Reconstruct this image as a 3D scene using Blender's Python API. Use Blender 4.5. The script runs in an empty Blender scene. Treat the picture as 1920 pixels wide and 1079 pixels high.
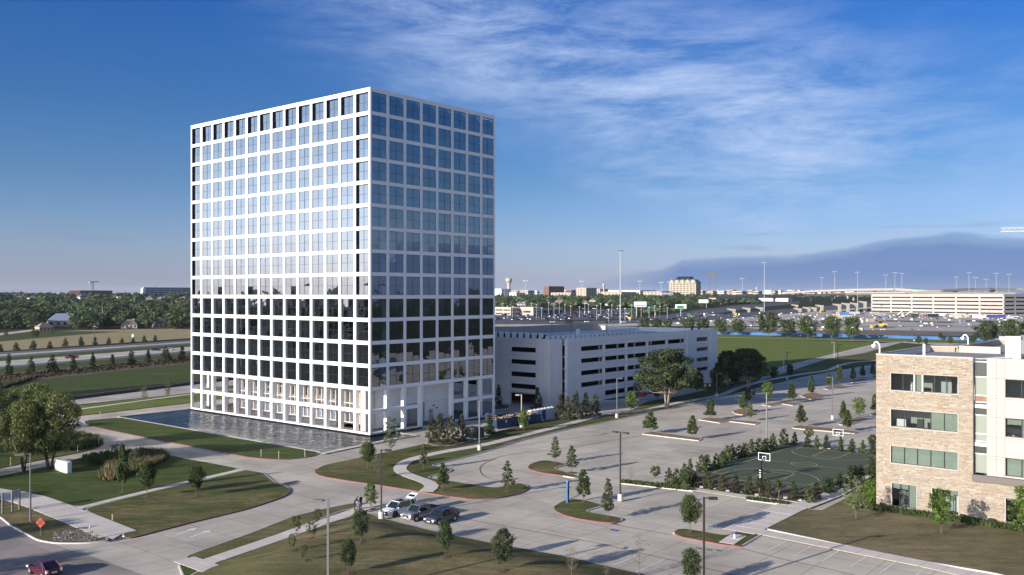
import bpy, math, random
import numpy as np
from mathutils import Vector, Matrix, noise
from mathutils.geometry import delaunay_2d_cdt

# ------------------------------------------------------------------ camera, sky, sun, exposure
SC = bpy.context.scene
FPX, HZ, CAMZ = 1700.0, 552.0, 25.5
SUN_EL, SUN_DIR = math.radians(16.0), (-0.778, -0.628)
cam = bpy.data.cameras.new('camera'); camo = bpy.data.objects.new('camera', cam)
SC.collection.objects.link(camo); SC.camera = camo
camo.location = (0, 0, CAMZ); camo.rotation_euler = (math.radians(90), 0, 0)
cam.sensor_width = 36; cam.lens = FPX / 1920 * 36
cam.shift_y = (HZ - 539.5) / 1920; cam.clip_start = 1; cam.clip_end = 40000
SC.render.engine = 'CYCLES'
SC.cycles.max_bounces = 6; SC.cycles.transparent_max_bounces = 10
SC.view_settings.view_transform = 'Standard'; SC.view_settings.look = 'None'
SC.view_settings.exposure = 0.56; SC.view_settings.gamma = 1.0

W = bpy.data.worlds.new('World'); SC.world = W; W.use_nodes = True
nt = W.node_tree; nt.nodes.clear()
def N(tree, t, **kw):
    n = tree.nodes.new(t)
    for k, v in kw.items(): setattr(n, k, v)
    return n
def math_n(tree, op, a, b=None, c=None, clamp=False):
    n = tree.nodes.new('ShaderNodeMath'); n.operation = op; n.use_clamp = clamp
    for i, v in enumerate((a, b, c)):
        if v is None: continue
        if isinstance(v, (int, float)): n.inputs[i].default_value = v
        else: tree.links.new(v, n.inputs[i])
    return n.outputs[0]
def ramp(tree, sock, stops):
    n = tree.nodes.new('ShaderNodeValToRGB'); cr = n.color_ramp
    while len(cr.elements) < len(stops): cr.elements.new(0.5)
    for e, (p, c) in zip(cr.elements, stops):
        e.position = p; e.color = (c, c, c, 1) if isinstance(c, (int, float)) else (*c, 1)
    tree.links.new(sock, n.inputs[0]); return n.outputs[0]
def mixc(tree, f, a, b, mode='MIX'):
    n = tree.nodes.new('ShaderNodeMix'); n.data_type = 'RGBA'; n.blend_type = mode
    for s, v in ((n.inputs[0], f), (n.inputs[6], a), (n.inputs[7], b)):
        if isinstance(v, (int, float)): s.default_value = v
        elif isinstance(v, tuple): s.default_value = (*v[:3], 1)
        else: tree.links.new(v, s)
    return n.outputs[2]
sky = N(nt, 'ShaderNodeTexSky', sky_type='NISHITA', sun_disc=False)
sky.sun_elevation = SUN_EL
# Nishita: rotation measured clockwise from +Y
sky.sun_rotation = math.atan2(SUN_DIR[0], SUN_DIR[1])
sky.altitude = 200; sky.air_density = 1.1; sky.dust_density = 0.6; sky.ozone_density = 2.2
tc = N(nt, 'ShaderNodeTexCoord'); sep = N(nt, 'ShaderNodeSeparateXYZ')
nt.links.new(tc.outputs['Generated'], sep.inputs[0])
sx, sy, sz = sep.outputs
zc = math_n(nt, 'MAXIMUM', sz, 0.0)
az = math_n(nt, 'ARCTAN2', sx, sy); el = math_n(nt, 'ARCSINE', sz)
cmb = N(nt, 'ShaderNodeCombineXYZ'); nt.links.new(az, cmb.inputs[0]); nt.links.new(el, cmb.inputs[1])
def sky_noise(rot, scale, s, detail, rough, dist, loc=(0, 0, 0)):
    m = N(nt, 'ShaderNodeMapping'); m.inputs['Location'].default_value = loc
    m.inputs['Rotation'].default_value = (0, 0, math.radians(rot)); m.inputs['Scale'].default_value = scale
    nt.links.new(cmb.outputs[0], m.inputs[0])
    n = N(nt, 'ShaderNodeTexNoise'); n.inputs['Scale'].default_value = s; n.inputs['Detail'].default_value = detail
    n.inputs['Roughness'].default_value = rough; n.inputs['Distortion'].default_value = dist
    nt.links.new(m.outputs[0], n.inputs['Vector']); return n.outputs[0]
big = sky_noise(20, (1.0, 2.4, 1), 3.0, 6, .6, .15, (.6, .2, 0))
wisp = ramp(nt, sky_noise(21, (1.0, 4.2, 1), 4.2, 12, .70, .25), [(0.40, 0), (0.62, 1)])
# cirrus: one long plume falling from the north towards the east
pl = math_n(nt, 'SUBTRACT', el, math_n(nt, 'MULTIPLY_ADD', az, -0.30, 0.272))
pl = math_n(nt, 'ADD', pl, math_n(nt, 'MULTIPLY', math_n(nt, 'SUBTRACT', big, .5), .16))
plume = ramp(nt, math_n(nt, 'MULTIPLY', math_n(nt, 'ABSOLUTE', pl), 4.0), [(0.0, 1), (0.22, .62), (0.52, 0)])
east = ramp(nt, math_n(nt, 'ADD', az, 0.5), [(0.18, 0), (0.42, 1), (.80, 1), (1.0, .35)])
veil = ramp(nt, math_n(nt, 'ADD', az, 0.5), [(0.38, 0), (0.85, .55)])
bigr = ramp(nt, big, [(.46, 0), (.72, 1)])
cl = math_n(nt, 'MULTIPLY', math_n(nt, 'ADD', math_n(nt, 'MULTIPLY', wisp, .85), .12), math_n(nt, 'ADD', math_n(nt, 'MULTIPLY', plume, east), math_n(nt, 'MULTIPLY', bigr, veil)), clamp=True)
hs = N(nt, 'ShaderNodeHueSaturation'); hs.inputs['Saturation'].default_value = 1.1; hs.inputs['Value'].default_value = 1.0
nt.links.new(sky.outputs[0], hs.inputs['Color'])
tint = ramp(nt, zc, [(0.0, (.62, .75, 1.80)), (.05, (.60, .73, 1.36)), (.12, (.41, .61, 1.03)), (.20, (.28, .55, 1.00)), (.32, (.155, .50, 1.12)), (.6, (.38, .56, .95)), (1.0, (.50, .64, .92))])
base = mixc(nt, 1.0, hs.outputs[0], tint, 'MULTIPLY')
# the sky brightens towards the low sun (outside the frame, but mirrored in the glass)
sdot = math_n(nt, 'ADD', math_n(nt, 'MULTIPLY', sx, SUN_DIR[0]), math_n(nt, 'MULTIPLY', sy, SUN_DIR[1]))
glow = math_n(nt, 'MULTIPLY', math_n(nt, 'POWER', math_n(nt, 'MAXIMUM', sdot, 0.0), 1.4), ramp(nt, zc, [(0.0, .8), (.03, 1.0), (.09, 1.0), (.20, .55), (.32, .28), (.55, .04)]))
col = mixc(nt, math_n(nt, 'MULTIPLY', cl, 0.85), base, (4.7, 5.9, 8.4))
azn = math_n(nt, 'ADD', az, 0.2)
bn = sky_noise(0, (1, 3, 1), 9, 6, .6, .2)
topz = math_n(nt, 'ADD', ramp(nt, azn, [(0.22, -.02), (0.30, 0.018), (0.363, 0.030), (0.386, 0.040), (.508, .0435), (0.56, 0.050), (0.60, .058), (0.65, 0.063), (0.683, 0.058), (.80, .055)]), math_n(nt, 'MULTIPLY', math_n(nt, 'SUBTRACT', bn, 0.5), 0.017))
bank = ramp(nt, math_n(nt, 'MULTIPLY', math_n(nt, 'SUBTRACT', topz, el), 75.0), [(0.0, 0), (0.3, .6), (1.0, 1)])
bank = math_n(nt, 'MULTIPLY', bank, ramp(nt, azn, [(.24, 0), (.38, 1)]))
bank = math_n(nt, 'MULTIPLY', bank, math_n(nt, 'GREATER_THAN', sy, 0.0))
edge = ramp(nt, math_n(nt, 'MULTIPLY', math_n(nt, 'ABSOLUTE', math_n(nt, 'SUBTRACT', math_n(nt, 'ADD', topz, 0.0035), el)), 150.0), [(0.0, 1), (0.8, 0)])
edge = math_n(nt, 'MULTIPLY', edge, ramp(nt, azn, [(0.52, 0), (0.58, 1), (0.63, .8), (0.67, 0)]))
streak = ramp(nt, sky_noise(-2, (1, 14, 1), 4.5, 4, .5, .2, (.3, .7, 0)), [(.60, 0), (.70, 1)])
streak = math_n(nt, 'MULTIPLY', streak, ramp(nt, el, [(0.0, 0), (.02, .5), (.07, .4), (.11, 0)]))
col = mixc(nt, streak, col, (1.9, 2.55, 4.4))
col = mixc(nt, math_n(nt, 'MULTIPLY', bank, 0.85), col, (1.0, 1.95, 4.4))
col = mixc(nt, math_n(nt, 'MULTIPLY', edge, 0.45), col, (4.0, 4.6, 6.6))
col = mixc(nt, math_n(nt, 'MULTIPLY', glow, 1.0), col, mixc(nt, 1.0, col, (6.4, 5.2, 3.8), 'MULTIPLY'))
col = mixc(nt, math_n(nt, 'MULTIPLY', glow, 0.75), col, (31.0, 32.0, 35.5))
bg = N(nt, 'ShaderNodeBackground'); bg.inputs['Strength'].default_value = 0.078
nt.links.new(col, bg.inputs[0]); wo = N(nt, 'ShaderNodeOutputWorld'); nt.links.new(bg.outputs[0], wo.inputs[0])

sun = bpy.data.lights.new('sun', 'SUN'); suno = bpy.data.objects.new('sun', sun); SC.collection.objects.link(suno)
sun.energy = 5.0; sun.angle = math.radians(0.5); sun.color = (1.0, 0.91, 0.81)
sv = Vector((SUN_DIR[0] * math.cos(SUN_EL), SUN_DIR[1] * math.cos(SUN_EL), math.sin(SUN_EL)))
suno.rotation_euler = sv.to_track_quat('Z', 'Y').to_euler()

# ------------------------------------------------------------------ materials
MATS = {}
def mat(name, color=(.5, .5, .5), rough=.8, metal=0., spec=.5, noise_amt=0., noise_scale=3., c2=None, bump=0., bscale=8., attr=False, stretch=None, rand=0.):
    m = bpy.data.materials.new(name); m.use_nodes = True; t = m.node_tree; b = t.nodes['Principled BSDF']
    b.inputs['Roughness'].default_value = rough; b.inputs['Metallic'].default_value = metal
    b.inputs['Specular IOR Level'].default_value = spec
    out = None
    cs = N(t, 'ShaderNodeTexCoord'); vec = cs.outputs['Object']
    if stretch:
        mp = N(t, 'ShaderNodeMapping'); mp.inputs['Scale'].default_value = stretch; mp.inputs['Rotation'].default_value = (0, 0, math.radians(-50.5))
        t.links.new(vec, mp.inputs[0]); vec = mp.outputs[0]
    if attr:
        a = N(t, 'ShaderNodeAttribute', attribute_name='Col'); out = mixc(t, 1.0, a.outputs[0], tuple(color), 'MULTIPLY')
    if noise_amt or c2:
        n = N(t, 'ShaderNodeTexNoise'); n.inputs['Scale'].default_value = noise_scale; n.inputs['Detail'].default_value = 8; n.inputs['Roughness'].default_value = .62
        t.links.new(vec, n.inputs['Vector'])
        f = ramp(t, n.outputs[0], [(0.32, 0), (0.68, 1)])
        if c2: out = mixc(t, f, out if out else tuple(color), tuple(c2))
        else:
            lo, hi = 1 - noise_amt, 1 + noise_amt
            g = ramp(t, n.outputs[0], [(0.3, (lo,) * 3), (0.7, (min(hi, 1.0),) * 3)])
            out = mixc(t, 1.0, out if out else tuple(color), g, 'MULTIPLY')
    if rand:
        oi = N(t, 'ShaderNodeObjectInfo'); mr = N(t, 'ShaderNodeMapRange'); t.links.new(oi.outputs['Random'], mr.inputs[0])
        mr.inputs[3].default_value = 1 - rand; mr.inputs[4].default_value = 1 + rand
        hv = N(t, 'ShaderNodeHueSaturation'); t.links.new(mr.outputs[0], hv.inputs['Value'])
        if out: t.links.new(out, hv.inputs['Color'])
        else: hv.inputs['Color'].default_value = (*color, 1)
        out = hv.outputs[0]
    if out: t.links.new(out, b.inputs['Base Color'])
    else: b.inputs['Base Color'].default_value = (*color, 1)
    if bump:
        n2 = N(t, 'ShaderNodeTexNoise'); n2.inputs['Scale'].default_value = bscale; n2.inputs['Detail'].default_value = 6
        t.links.new(vec, n2.inputs['Vector']); bu = N(t, 'ShaderNodeBump'); bu.inputs['Strength'].default_value = bump
        bu.inputs['Distance'].default_value = .1; t.links.new(n2.outputs[0], bu.inputs['Height']); t.links.new(bu.outputs[0], b.inputs['Normal'])
    MATS[name] = m; return m

def grass_mat(name, g1, g2, tan, tanamt, scale=.06, fine=1.0):
    m = bpy.data.materials.new(name); m.use_nodes = True; t = m.node_tree; b = t.nodes['Principled BSDF']
    b.inputs['Roughness'].default_value = 1.0; b.inputs['Specular IOR Level'].default_value = .1
    cs = N(t, 'ShaderNodeTexCoord').outputs['Object']
    def nz(s, d, r=.6, st=None):
        v = cs
        if st:
            mp = N(t, 'ShaderNodeMapping'); mp.inputs['Scale'].default_value = st[0]; mp.inputs['Rotation'].default_value = (0, 0, math.radians(st[1])); t.links.new(v, mp.inputs[0]); v = mp.outputs[0]
        n = N(t, 'ShaderNodeTexNoise'); n.inputs['Scale'].default_value = s; n.inputs['Detail'].default_value = d; n.inputs['Roughness'].default_value = r
        t.links.new(v, n.inputs['Vector']); return n.outputs[0]
    a = mixc(t, ramp(t, nz(.35, 9, .7), [(.35, 0), (.65, 1)]), tuple(g1), tuple(g2))
    f = ramp(t, math_n(t, 'ADD', math_n(t, 'MULTIPLY', nz(scale, 5, .6), .55), math_n(t, 'MULTIPLY', nz(1.3, 6, .75, ((.35, 1.6, 1), -40)), .45)), [(.58 - tanamt * .16, 0), (.66 - tanamt * .1, 1)])
    a = mixc(t, f, a, tuple(tan))
    fn = ramp(t, nz(5 * fine, 5, .85), [(.32, (.55,) * 3), (.66, (1.12,) * 3)])
    a = mixc(t, 1.0, a, fn, 'MULTIPLY')
    st = ramp(t, nz(.35, 5, .7, ((.25, 1.3, 1), -50.5)), [(.33, (.66,) * 3), (.67, (1.15,) * 3)])
    a = mixc(t, 1.0, a, st, 'MULTIPLY')
    t.links.new(a, b.inputs['Base Color'])
    bu = N(t, 'ShaderNodeBump'); bu.inputs['Strength'].default_value = .5; bu.inputs['Distance'].default_value = .08
    t.links.new(nz(5 * fine, 6, .8), bu.inputs['Height']); t.links.new(bu.outputs[0], b.inputs['Normal'])
    MATS[name] = m; return m

def concrete_mat(name, c, c_dark, joint, jw, stain, bricks=None, rot=-50.47):
    m = bpy.data.materials.new(name); m.use_nodes = True; t = m.node_tree; b = t.nodes['Principled BSDF']
    b.inputs['Roughness'].default_value = .88; b.inputs['Specular IOR Level'].default_value = .25
    cs = N(t, 'ShaderNodeTexCoord').outputs['Object']
    mp = N(t, 'ShaderNodeMapping'); mp.inputs['Rotation'].default_value = (0, 0, math.radians(rot)); t.links.new(cs, mp.inputs[0])
    br = N(t, 'ShaderNodeTexBrick'); t.links.new(mp.outputs[0], br.inputs['Vector'])
    br.offset = 0; br.inputs['Scale'].default_value = 1; br.inputs['Mortar Size'].default_value = jw; br.inputs['Mortar Smooth'].default_value = .3
    br.inputs['Brick Width'].default_value = joint[0]; br.inputs['Row Height'].default_value = joint[1]
    br.inputs['Color1'].default_value = (*c, 1); br.inputs['Color2'].default_value = (*[x * .86 for x in c], 1); br.inputs['Mortar'].default_value = (*c_dark, 1)
    def nz(s, d, r=.6, sc=None, rr=0):
        v = cs
        if sc:
            q = N(t, 'ShaderNodeMapping'); q.inputs['Scale'].default_value = sc; q.inputs['Rotation'].default_value = (0, 0, math.radians(rr)); t.links.new(v, q.inputs[0]); v = q.outputs[0]
        n = N(t, 'ShaderNodeTexNoise'); n.inputs['Scale'].default_value = s; n.inputs['Detail'].default_value = d; n.inputs['Roughness'].default_value = r
        t.links.new(v, n.inputs['Vector']); return n.outputs[0]
    lo = 1 - stain
    a = mixc(t, 1.0, br.outputs[0], ramp(t, nz(.09, 6, .62), [(.3, (lo, lo, lo * 1.0)), (.62, (1.0,) * 3)]), 'MULTIPLY')
    a = mixc(t, 1.0, a, ramp(t, nz(1.6, 7, .75, (.25, 1.4, 1), -50), [(.3, (1 - stain * .55,) * 3), (.7, (1.0,) * 3)]), 'MULTIPLY')
    a = mixc(t, ramp(t, nz(.33, 3, .5), [(.70, 0), (.80, stain)]), a, tuple(x * .55 for x in c))
    t.links.new(a, b.inputs['Base Color'])
    bu = N(t, 'ShaderNodeBump'); bu.inputs['Strength'].default_value = .25; bu.inputs['Distance'].default_value = .02
    t.links.new(nz(12, 5, .7), bu.inputs['Height']); t.links.new(bu.outputs[0], b.inputs['Normal'])
    MATS[name] = m; return m

grass_mat('lawn_grass', (0.096, 0.118, 0.034), (0.147, 0.150, 0.054), (0.280, 0.217, 0.110), 0.42)
grass_mat('green_lawn', (0.070, 0.103, 0.027), (0.105, 0.132, 0.040), (0.192, 0.166, 0.074), 0.05)
grass_mat('dry_lawn', (0.163, 0.146, 0.074), (0.217, 0.186, 0.100), (0.294, 0.240, 0.139), 0.75)
grass_mat('field_grass', (.16, .21, .045), (.21, .25, .06), (0.21, 0.19, 0.07), 0.3, 0.02, 0.3)
grass_mat('tan_field', (0.384, 0.318, 0.168), (0.486, 0.396, 0.213), (0.307, 0.288, 0.134), 0.3, 0.012, 0.2)
grass_mat('ground_cover', (.022, .034, .011), (.045, .052, .02), (.11, .09, .055), .35, .004, .1)
grass_mat('berm_grass', (0.129, 0.134, 0.053), (0.192, 0.172, 0.076), (0.316, 0.242, 0.128), 0.62)
concrete_mat('paving_concrete', (.68, .61, .50), (.30, .265, .235), (4.6, 4.6), .04, .34)
concrete_mat('road_concrete', (.63, .565, .47), (.27, .24, .215), (4.2, 5.0), .04, .38)
concrete_mat('walk_concrete', (.68, .61, .54), (.42, .40, .38), (60, 60), .0, .14)
concrete_mat('street_concrete', (.40, .345, .31), (.25, .22, .20), (5, 4), .02, .42)
mat('joint_bed', (.22, .2, .18), .95)
mat('kerb_concrete', (.60, .57, .53), .85, noise_amt=.15, noise_scale=2)
mat('kerb_red', (.30, .115, .115), .75, noise_amt=.4, noise_scale=1.2)
mat('kerb_red_dark', (.20, .06, .075), .75, noise_amt=.4, noise_scale=1.2)
mat('paint_white', (.80, .80, .78), .7, noise_amt=.25, noise_scale=2)
mat('paint_red', (.26, .105, .10), .8, noise_amt=.4, noise_scale=1.5)
mat('paint_court', (.62, .55, .24), .8, noise_amt=.2)
mat('paint_blue', (.03, .12, .38), .6, noise_amt=.2)
mat('court_green', (.078, .098, .055), .85, noise_amt=.18, noise_scale=.6)
mat('mulch', (.075, .042, .026), 1, c2=(.15, .095, .06), noise_scale=5, bump=.8)
mat('island_mulch', (.20, .115, .055), 1, c2=(.30, .19, .10), noise_scale=3, bump=.6)
mat('bare_soil', (.13, .105, .08), 1, c2=(.22, .19, .16), noise_scale=1.4, bump=.8)
mat('site_ground', (.33, .31, .29), 1, c2=(.42, .39, .36), noise_scale=.03)
mat('site_soil', (.10, .07, .055), 1, c2=(.18, .14, .11), noise_scale=.05)
mat('asphalt', (.05, .055, .068), .9, c2=(.085, .09, .10), noise_scale=.15)
mat('shoulder_dark', (.075, .078, .082), .9, c2=(.12, .12, .125), noise_scale=.3)
mat('white_facade', (.83, .82, .80), .45, noise_amt=.05, noise_scale=.4)
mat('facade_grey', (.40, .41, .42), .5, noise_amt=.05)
mat('black_metal', (.006, .008, .014), .35)
mat('dark_frame', (.018, .024, .040), .4)
mat('bronze_metal', (.035, .026, .021), .5)
mat('grey_metal', (.16, .16, .155), .5, noise_amt=.1)
mat('galvanised', (.42, .43, .44), .45, metal=.3)
mat('white_paint', (.78, .78, .76), .5)
mat('cream_wall', (.46, .40, .335), .85, noise_amt=.06, noise_scale=.5)
mat('pale_panel', (.43, .39, .345), .7, noise_amt=.05, noise_scale=.6)
mat('garage_wall', (.72, .70, .67), .8, noise_amt=.07, noise_scale=.25)
mat('far_garage_wall', (.44, .40, .36), .85, noise_amt=.06, noise_scale=.1)
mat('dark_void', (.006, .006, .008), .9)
mat('roof_grey', (.27, .275, .29), .9, noise_amt=.15, noise_scale=.3)
mat('stone', (1, 1, 1), .9, attr=True, noise_amt=.22, noise_scale=5, bump=.4, bscale=9)
mat('mortar', (.40, .34, .27), .95, noise_amt=.2, noise_scale=3)
mat('brown_trim', (.13, .11, .095), .6)
mat('blind', (.27, .30, .255), .9, noise_amt=.06, noise_scale=2)
mat('blind_dark', (.014, .020, .019), .4)
mat('lobby_cream', (.66, .57, .48), .6)
mat('lobby_warm', (.30, .16, .09), .6, c2=(.14, .08, .05), noise_scale=2)
mat('interior_white', (.72, .72, .70), .8)
mat('interior_floor', (.20, .20, .20), .8)
mat('interior_core', (.36, .36, .34), .8)
mat('bark', (.16, .125, .095), .95, noise_amt=.35, noise_scale=4, bump=.6)
mat('bark_pale', (.36, .29, .22), .95, noise_amt=.3, noise_scale=4, bump=.5)
mat('bark_dark', (.045, .036, .03), .95, noise_amt=.3, noise_scale=4)
mat('rubber', (.012, .012, .013), .8)
mat('rim_metal', (.55, .55, .55), .35, metal=.6)
mat('car_glass', (.012, .018, .022), .05, spec=.8)
mat('car_trim', (.02, .02, .022), .5)
mat('lamp_lens', (.8, .8, .78), .15)
mat('tail_red', (.45, .02, .02), .25)
mat('amber', (.6, .2, .05), .3)
mat('skin', (.45, .28, .2), .6); mat('navy_cloth', (.02, .028, .05), .9); mat('black_cloth', (.012, .012, .014), .9); mat('hair', (.04, .025, .018), .8); mat('blue_cloth', (.03, .05, .12), .9)
mat('orange_sign', (.46, .055, .012), .6); mat('yellow_paint', (.80, .50, .04), .6); mat('green_sign', (.03, .25, .15), .6)
mat('dumpster_blue', (.012, .045, .11), .5, noise_amt=.35, noise_scale=1.2)
mat('timber', (.55, .38, .24), .9, c2=(.34, .20, .12), noise_scale=1.4)
mat('toilet_grey', (.42, .46, .50), .5); mat('toilet_blue', (.015, .035, .20), .5)
mat('utility_green', (.035, .055, .045), .6); mat('utility_pale', (.10, .14, .10), .6)
mat('fence_blue', (.02, .095, .26), .7, c2=(.05, .17, .36), noise_scale=.12)
mat('brick_red', (.22, .12, .09), .9, noise_amt=.2, noise_scale=.3)
mat('tan_wall', (.50, .41, .31), .9, noise_amt=.1, noise_scale=.1)
mat('hotel_wall', (.42, .35, .26), .85, noise_amt=.08, noise_scale=.1)
mat('hotel_green', (.10, .24, .21), .6)
mat('window_dark', (.02, .026, .034), .25)
mat('roof_tile', (.20, .17, .15), .9, noise_amt=.25, noise_scale=.6); mat('roof_blue', (.26, .32, .42), .8, noise_amt=.1); mat('roof_tan', (.30, .23, .17), .9, noise_amt=.2)
mat('rust_steel', (.09, .035, .03), .8, noise_amt=.3, noise_scale=.2)
mat('bridge_concrete', (.40, .355, .30), .85, noise_amt=.1, noise_scale=.05)
mat('dry_twig', (.20, .15, .11), .95); mat('straw', (.30, .24, .14), 1, attr=True)
mat('board_white', (.8, .79, .76), .6); mat('board_blue', (.05, .08, .30), .6); mat('machine_yellow', (.62, .38, .04), .6)
mat('pool_stone', (.36, .34, .32), .7, noise_amt=.1); mat('rock', (.42, .39, .35), .9, noise_amt=.3, noise_scale=3)

def leaf_mat(name, c, rand=.18, trans=.25):
    m = bpy.data.materials.new(name); m.use_nodes = True; t = m.node_tree; b = t.nodes['Principled BSDF']
    b.inputs['Roughness'].default_value = .65; b.inputs['Specular IOR Level'].default_value = .25
    a = N(t, 'ShaderNodeAttribute', attribute_name='Col'); o = mixc(t, 1.0, a.outputs[0], tuple(c), 'MULTIPLY')
    oi = N(t, 'ShaderNodeObjectInfo'); mr = N(t, 'ShaderNodeMapRange'); t.links.new(oi.outputs['Random'], mr.inputs[0])
    mr.inputs[3].default_value = 1 - rand; mr.inputs[4].default_value = 1 + rand
    hv = N(t, 'ShaderNodeHueSaturation'); t.links.new(mr.outputs[0], hv.inputs['Value']); t.links.new(o, hv.inputs['Color'])
    t.links.new(hv.outputs[0], b.inputs['Base Color'])
    tr = N(t, 'ShaderNodeBsdfTranslucent'); t.links.new(hv.outputs[0], tr.inputs[0])
    mx = N(t, 'ShaderNodeMixShader'); mx.inputs[0].default_value = trans
    t.links.new(b.outputs[0], mx.inputs[1]); t.links.new(tr.outputs[0], mx.inputs[2]); t.links.new(mx.outputs[0], t.nodes['Material Output'].inputs[0])
    MATS[name] = m
leaf_mat('leaf_oak', (0.070, 0.096, 0.031)); leaf_mat('leaf_dark', (0.064, 0.087, 0.036)); leaf_mat('leaf_pale', (0.118, 0.138, 0.074))
leaf_mat('leaf_bright', (0.109, 0.173, 0.032)); leaf_mat('leaf_big', (0.154, 0.179, 0.058)); leaf_mat('leaf_magnolia', (0.077, 0.077, 0.038))
leaf_mat('leaf_cypress', (0.044, 0.064, 0.028)); leaf_mat('leaf_hedge', (0.079, 0.105, 0.038)); leaf_mat('leaf_far', (0.079, 0.113, 0.051), .3); leaf_mat('leaf_liveoak', (0.064, 0.084, 0.036))

def glass_mat(name, refl, tint, rough=.0, wav=0.):
    m = bpy.data.materials.new(name); m.use_nodes = True; t = m.node_tree; t.nodes.remove(t.nodes['Principled BSDF'])
    g = N(t, 'ShaderNodeBsdfGlossy'); g.inputs['Roughness'].default_value = rough; g.inputs['Color'].default_value = (.86, .92, 1.0, 1)
    tr = N(t, 'ShaderNodeBsdfTransparent'); tr.inputs[0].default_value = (*tint, 1)
    fr = N(t, 'ShaderNodeFresnel'); fr.inputs[0].default_value = 1.5
    f = math_n(t, 'ADD', math_n(t, 'MULTIPLY', fr.outputs[0], 1.2), refl, clamp=True)
    mx = N(t, 'ShaderNodeMixShader'); t.links.new(f, mx.inputs[0]); t.links.new(tr.outputs[0], mx.inputs[1]); t.links.new(g.outputs[0], mx.inputs[2])
    if wav:
        n = N(t, 'ShaderNodeTexNoise'); n.inputs['Scale'].default_value = .55; n.inputs['Detail'].default_value = 1
        t.links.new(N(t, 'ShaderNodeTexCoord').outputs['Object'], n.inputs['Vector']); bu = N(t, 'ShaderNodeBump'); bu.inputs['Strength'].default_value = wav
        bu.inputs['Distance'].default_value = .02; t.links.new(n.outputs[0], bu.inputs['Height']); t.links.new(bu.outputs[0], g.inputs['Normal'])
    t.links.new(mx.outputs[0], t.nodes['Material Output'].inputs[0]); MATS[name] = m
glass_mat('tower_glass', .21, (.10, .13, .16), 0, .35)
glass_mat('clear_glass', .04, (.72, .78, .76))
def water_mat():
    m = bpy.data.materials.new('water'); m.use_nodes = True; t = m.node_tree; b = t.nodes['Principled BSDF']
    b.inputs['Base Color'].default_value = (.006, .009, .014, 1); b.inputs['Roughness'].default_value = .03
    b.inputs['IOR'].default_value = 1.33; b.inputs['Specular IOR Level'].default_value = .12
    mp = N(t, 'ShaderNodeMapping'); mp.inputs['Rotation'].default_value = (0, 0, math.radians(20)); mp.inputs['Scale'].default_value = (1, .55, 1)
    t.links.new(N(t, 'ShaderNodeTexCoord').outputs['Object'], mp.inputs[0])
    n = N(t, 'ShaderNodeTexNoise'); n.inputs['Scale'].default_value = .85; n.inputs['Detail'].default_value = 5; n.inputs['Distortion'].default_value = 1.0
    t.links.new(mp.outputs[0], n.inputs['Vector']); bu = N(t, 'ShaderNodeBump'); bu.inputs['Strength'].default_value = 1.0; bu.inputs['Distance'].default_value = .25
    t.links.new(n.outputs[0], bu.inputs['Height']); t.links.new(bu.outputs[0], b.inputs['Normal']); MATS['water'] = m
water_mat()
def carpaint(name, c, metal=.3):
    m = mat(name, c, .3, metal, .6); m.node_tree.nodes['Principled BSDF'].inputs['Coat Weight'].default_value = .6
carpaint('paint_car_white', (.75, .76, .77), 0); carpaint('paint_car_silver', (.27, .28, .30), .5); carpaint('paint_car_navy', (.022, .034, .075), .1)
carpaint('paint_car_maroon', (.12, .006, .03), .3); carpaint('paint_car_red', (.30, .008, .02), .2); carpaint('paint_car_black', (.015, .016, .02), .2)

# ------------------------------------------------------------------ helpers
COL = SC.collection
TH = math.atan2(.7713, .6365)                       # the street grid: local x runs back-right, local y back-left
DX, DY = Vector((math.cos(TH), math.sin(TH), 0)), Vector((-math.sin(TH), math.cos(TH), 0))
rnd = random.Random(11)
TB = [(-4000, 0), (700, 0), (1800, 18.2), (4200, 23.2), (9500, 25.2), (30000, 25.4)]
def terr(y):
    for (a, za), (b, zb) in zip(TB, TB[1:]):
        if y <= b: return za + (zb - za) * (y - a) / (b - a)
    return TB[-1][1]
def G(px, py, z=None):
    """the point of the ground seen at pixel (px, py) of the photograph"""
    s = (py - HZ) / FPX; y = 0
    if z is not None: y = (CAMZ - z) / s
    else:
        for (a, za), (b, zb) in zip(TB, TB[1:]):
            k = (zb - za) / (b - a); y = (CAMZ - za + k * a) / (s + k)
            if y <= b: break
        else: y = 20000
        z = terr(y)
    return Vector(((px - 960) / FPX * y, y, z))
def tag(o, label=None, cat=None, group=None, kind=None):
    if label: o['label'] = label
    if cat: o['category'] = cat
    if group: o['group'] = group
    if kind: o['kind'] = kind
    return o
def thing(name, label, cat, loc=(0, 0, 0), rotz=0., group=None):
    o = bpy.data.objects.new(name, None); COL.objects.link(o); o.location = loc; o.rotation_euler = (0, 0, rotz)
    o.empty_display_size = .5; return tag(o, label, cat, group)
def dup(root, loc=None, rotz=None, label=None, group=None, scale=None):
    r = root.copy(); COL.objects.link(r)
    if loc is not None: r.location = loc
    if rotz is not None: r.rotation_euler = (0, 0, rotz)
    if scale is not None: r.scale = scale
    if label: r['label'] = label
    if group: r['group'] = group
    for ch in list(root.children):
        c = ch.copy(); COL.objects.link(c); c.parent = r
        for g in list(ch.children):
            d = g.copy(); COL.objects.link(d); d.parent = c
    return r

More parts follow.
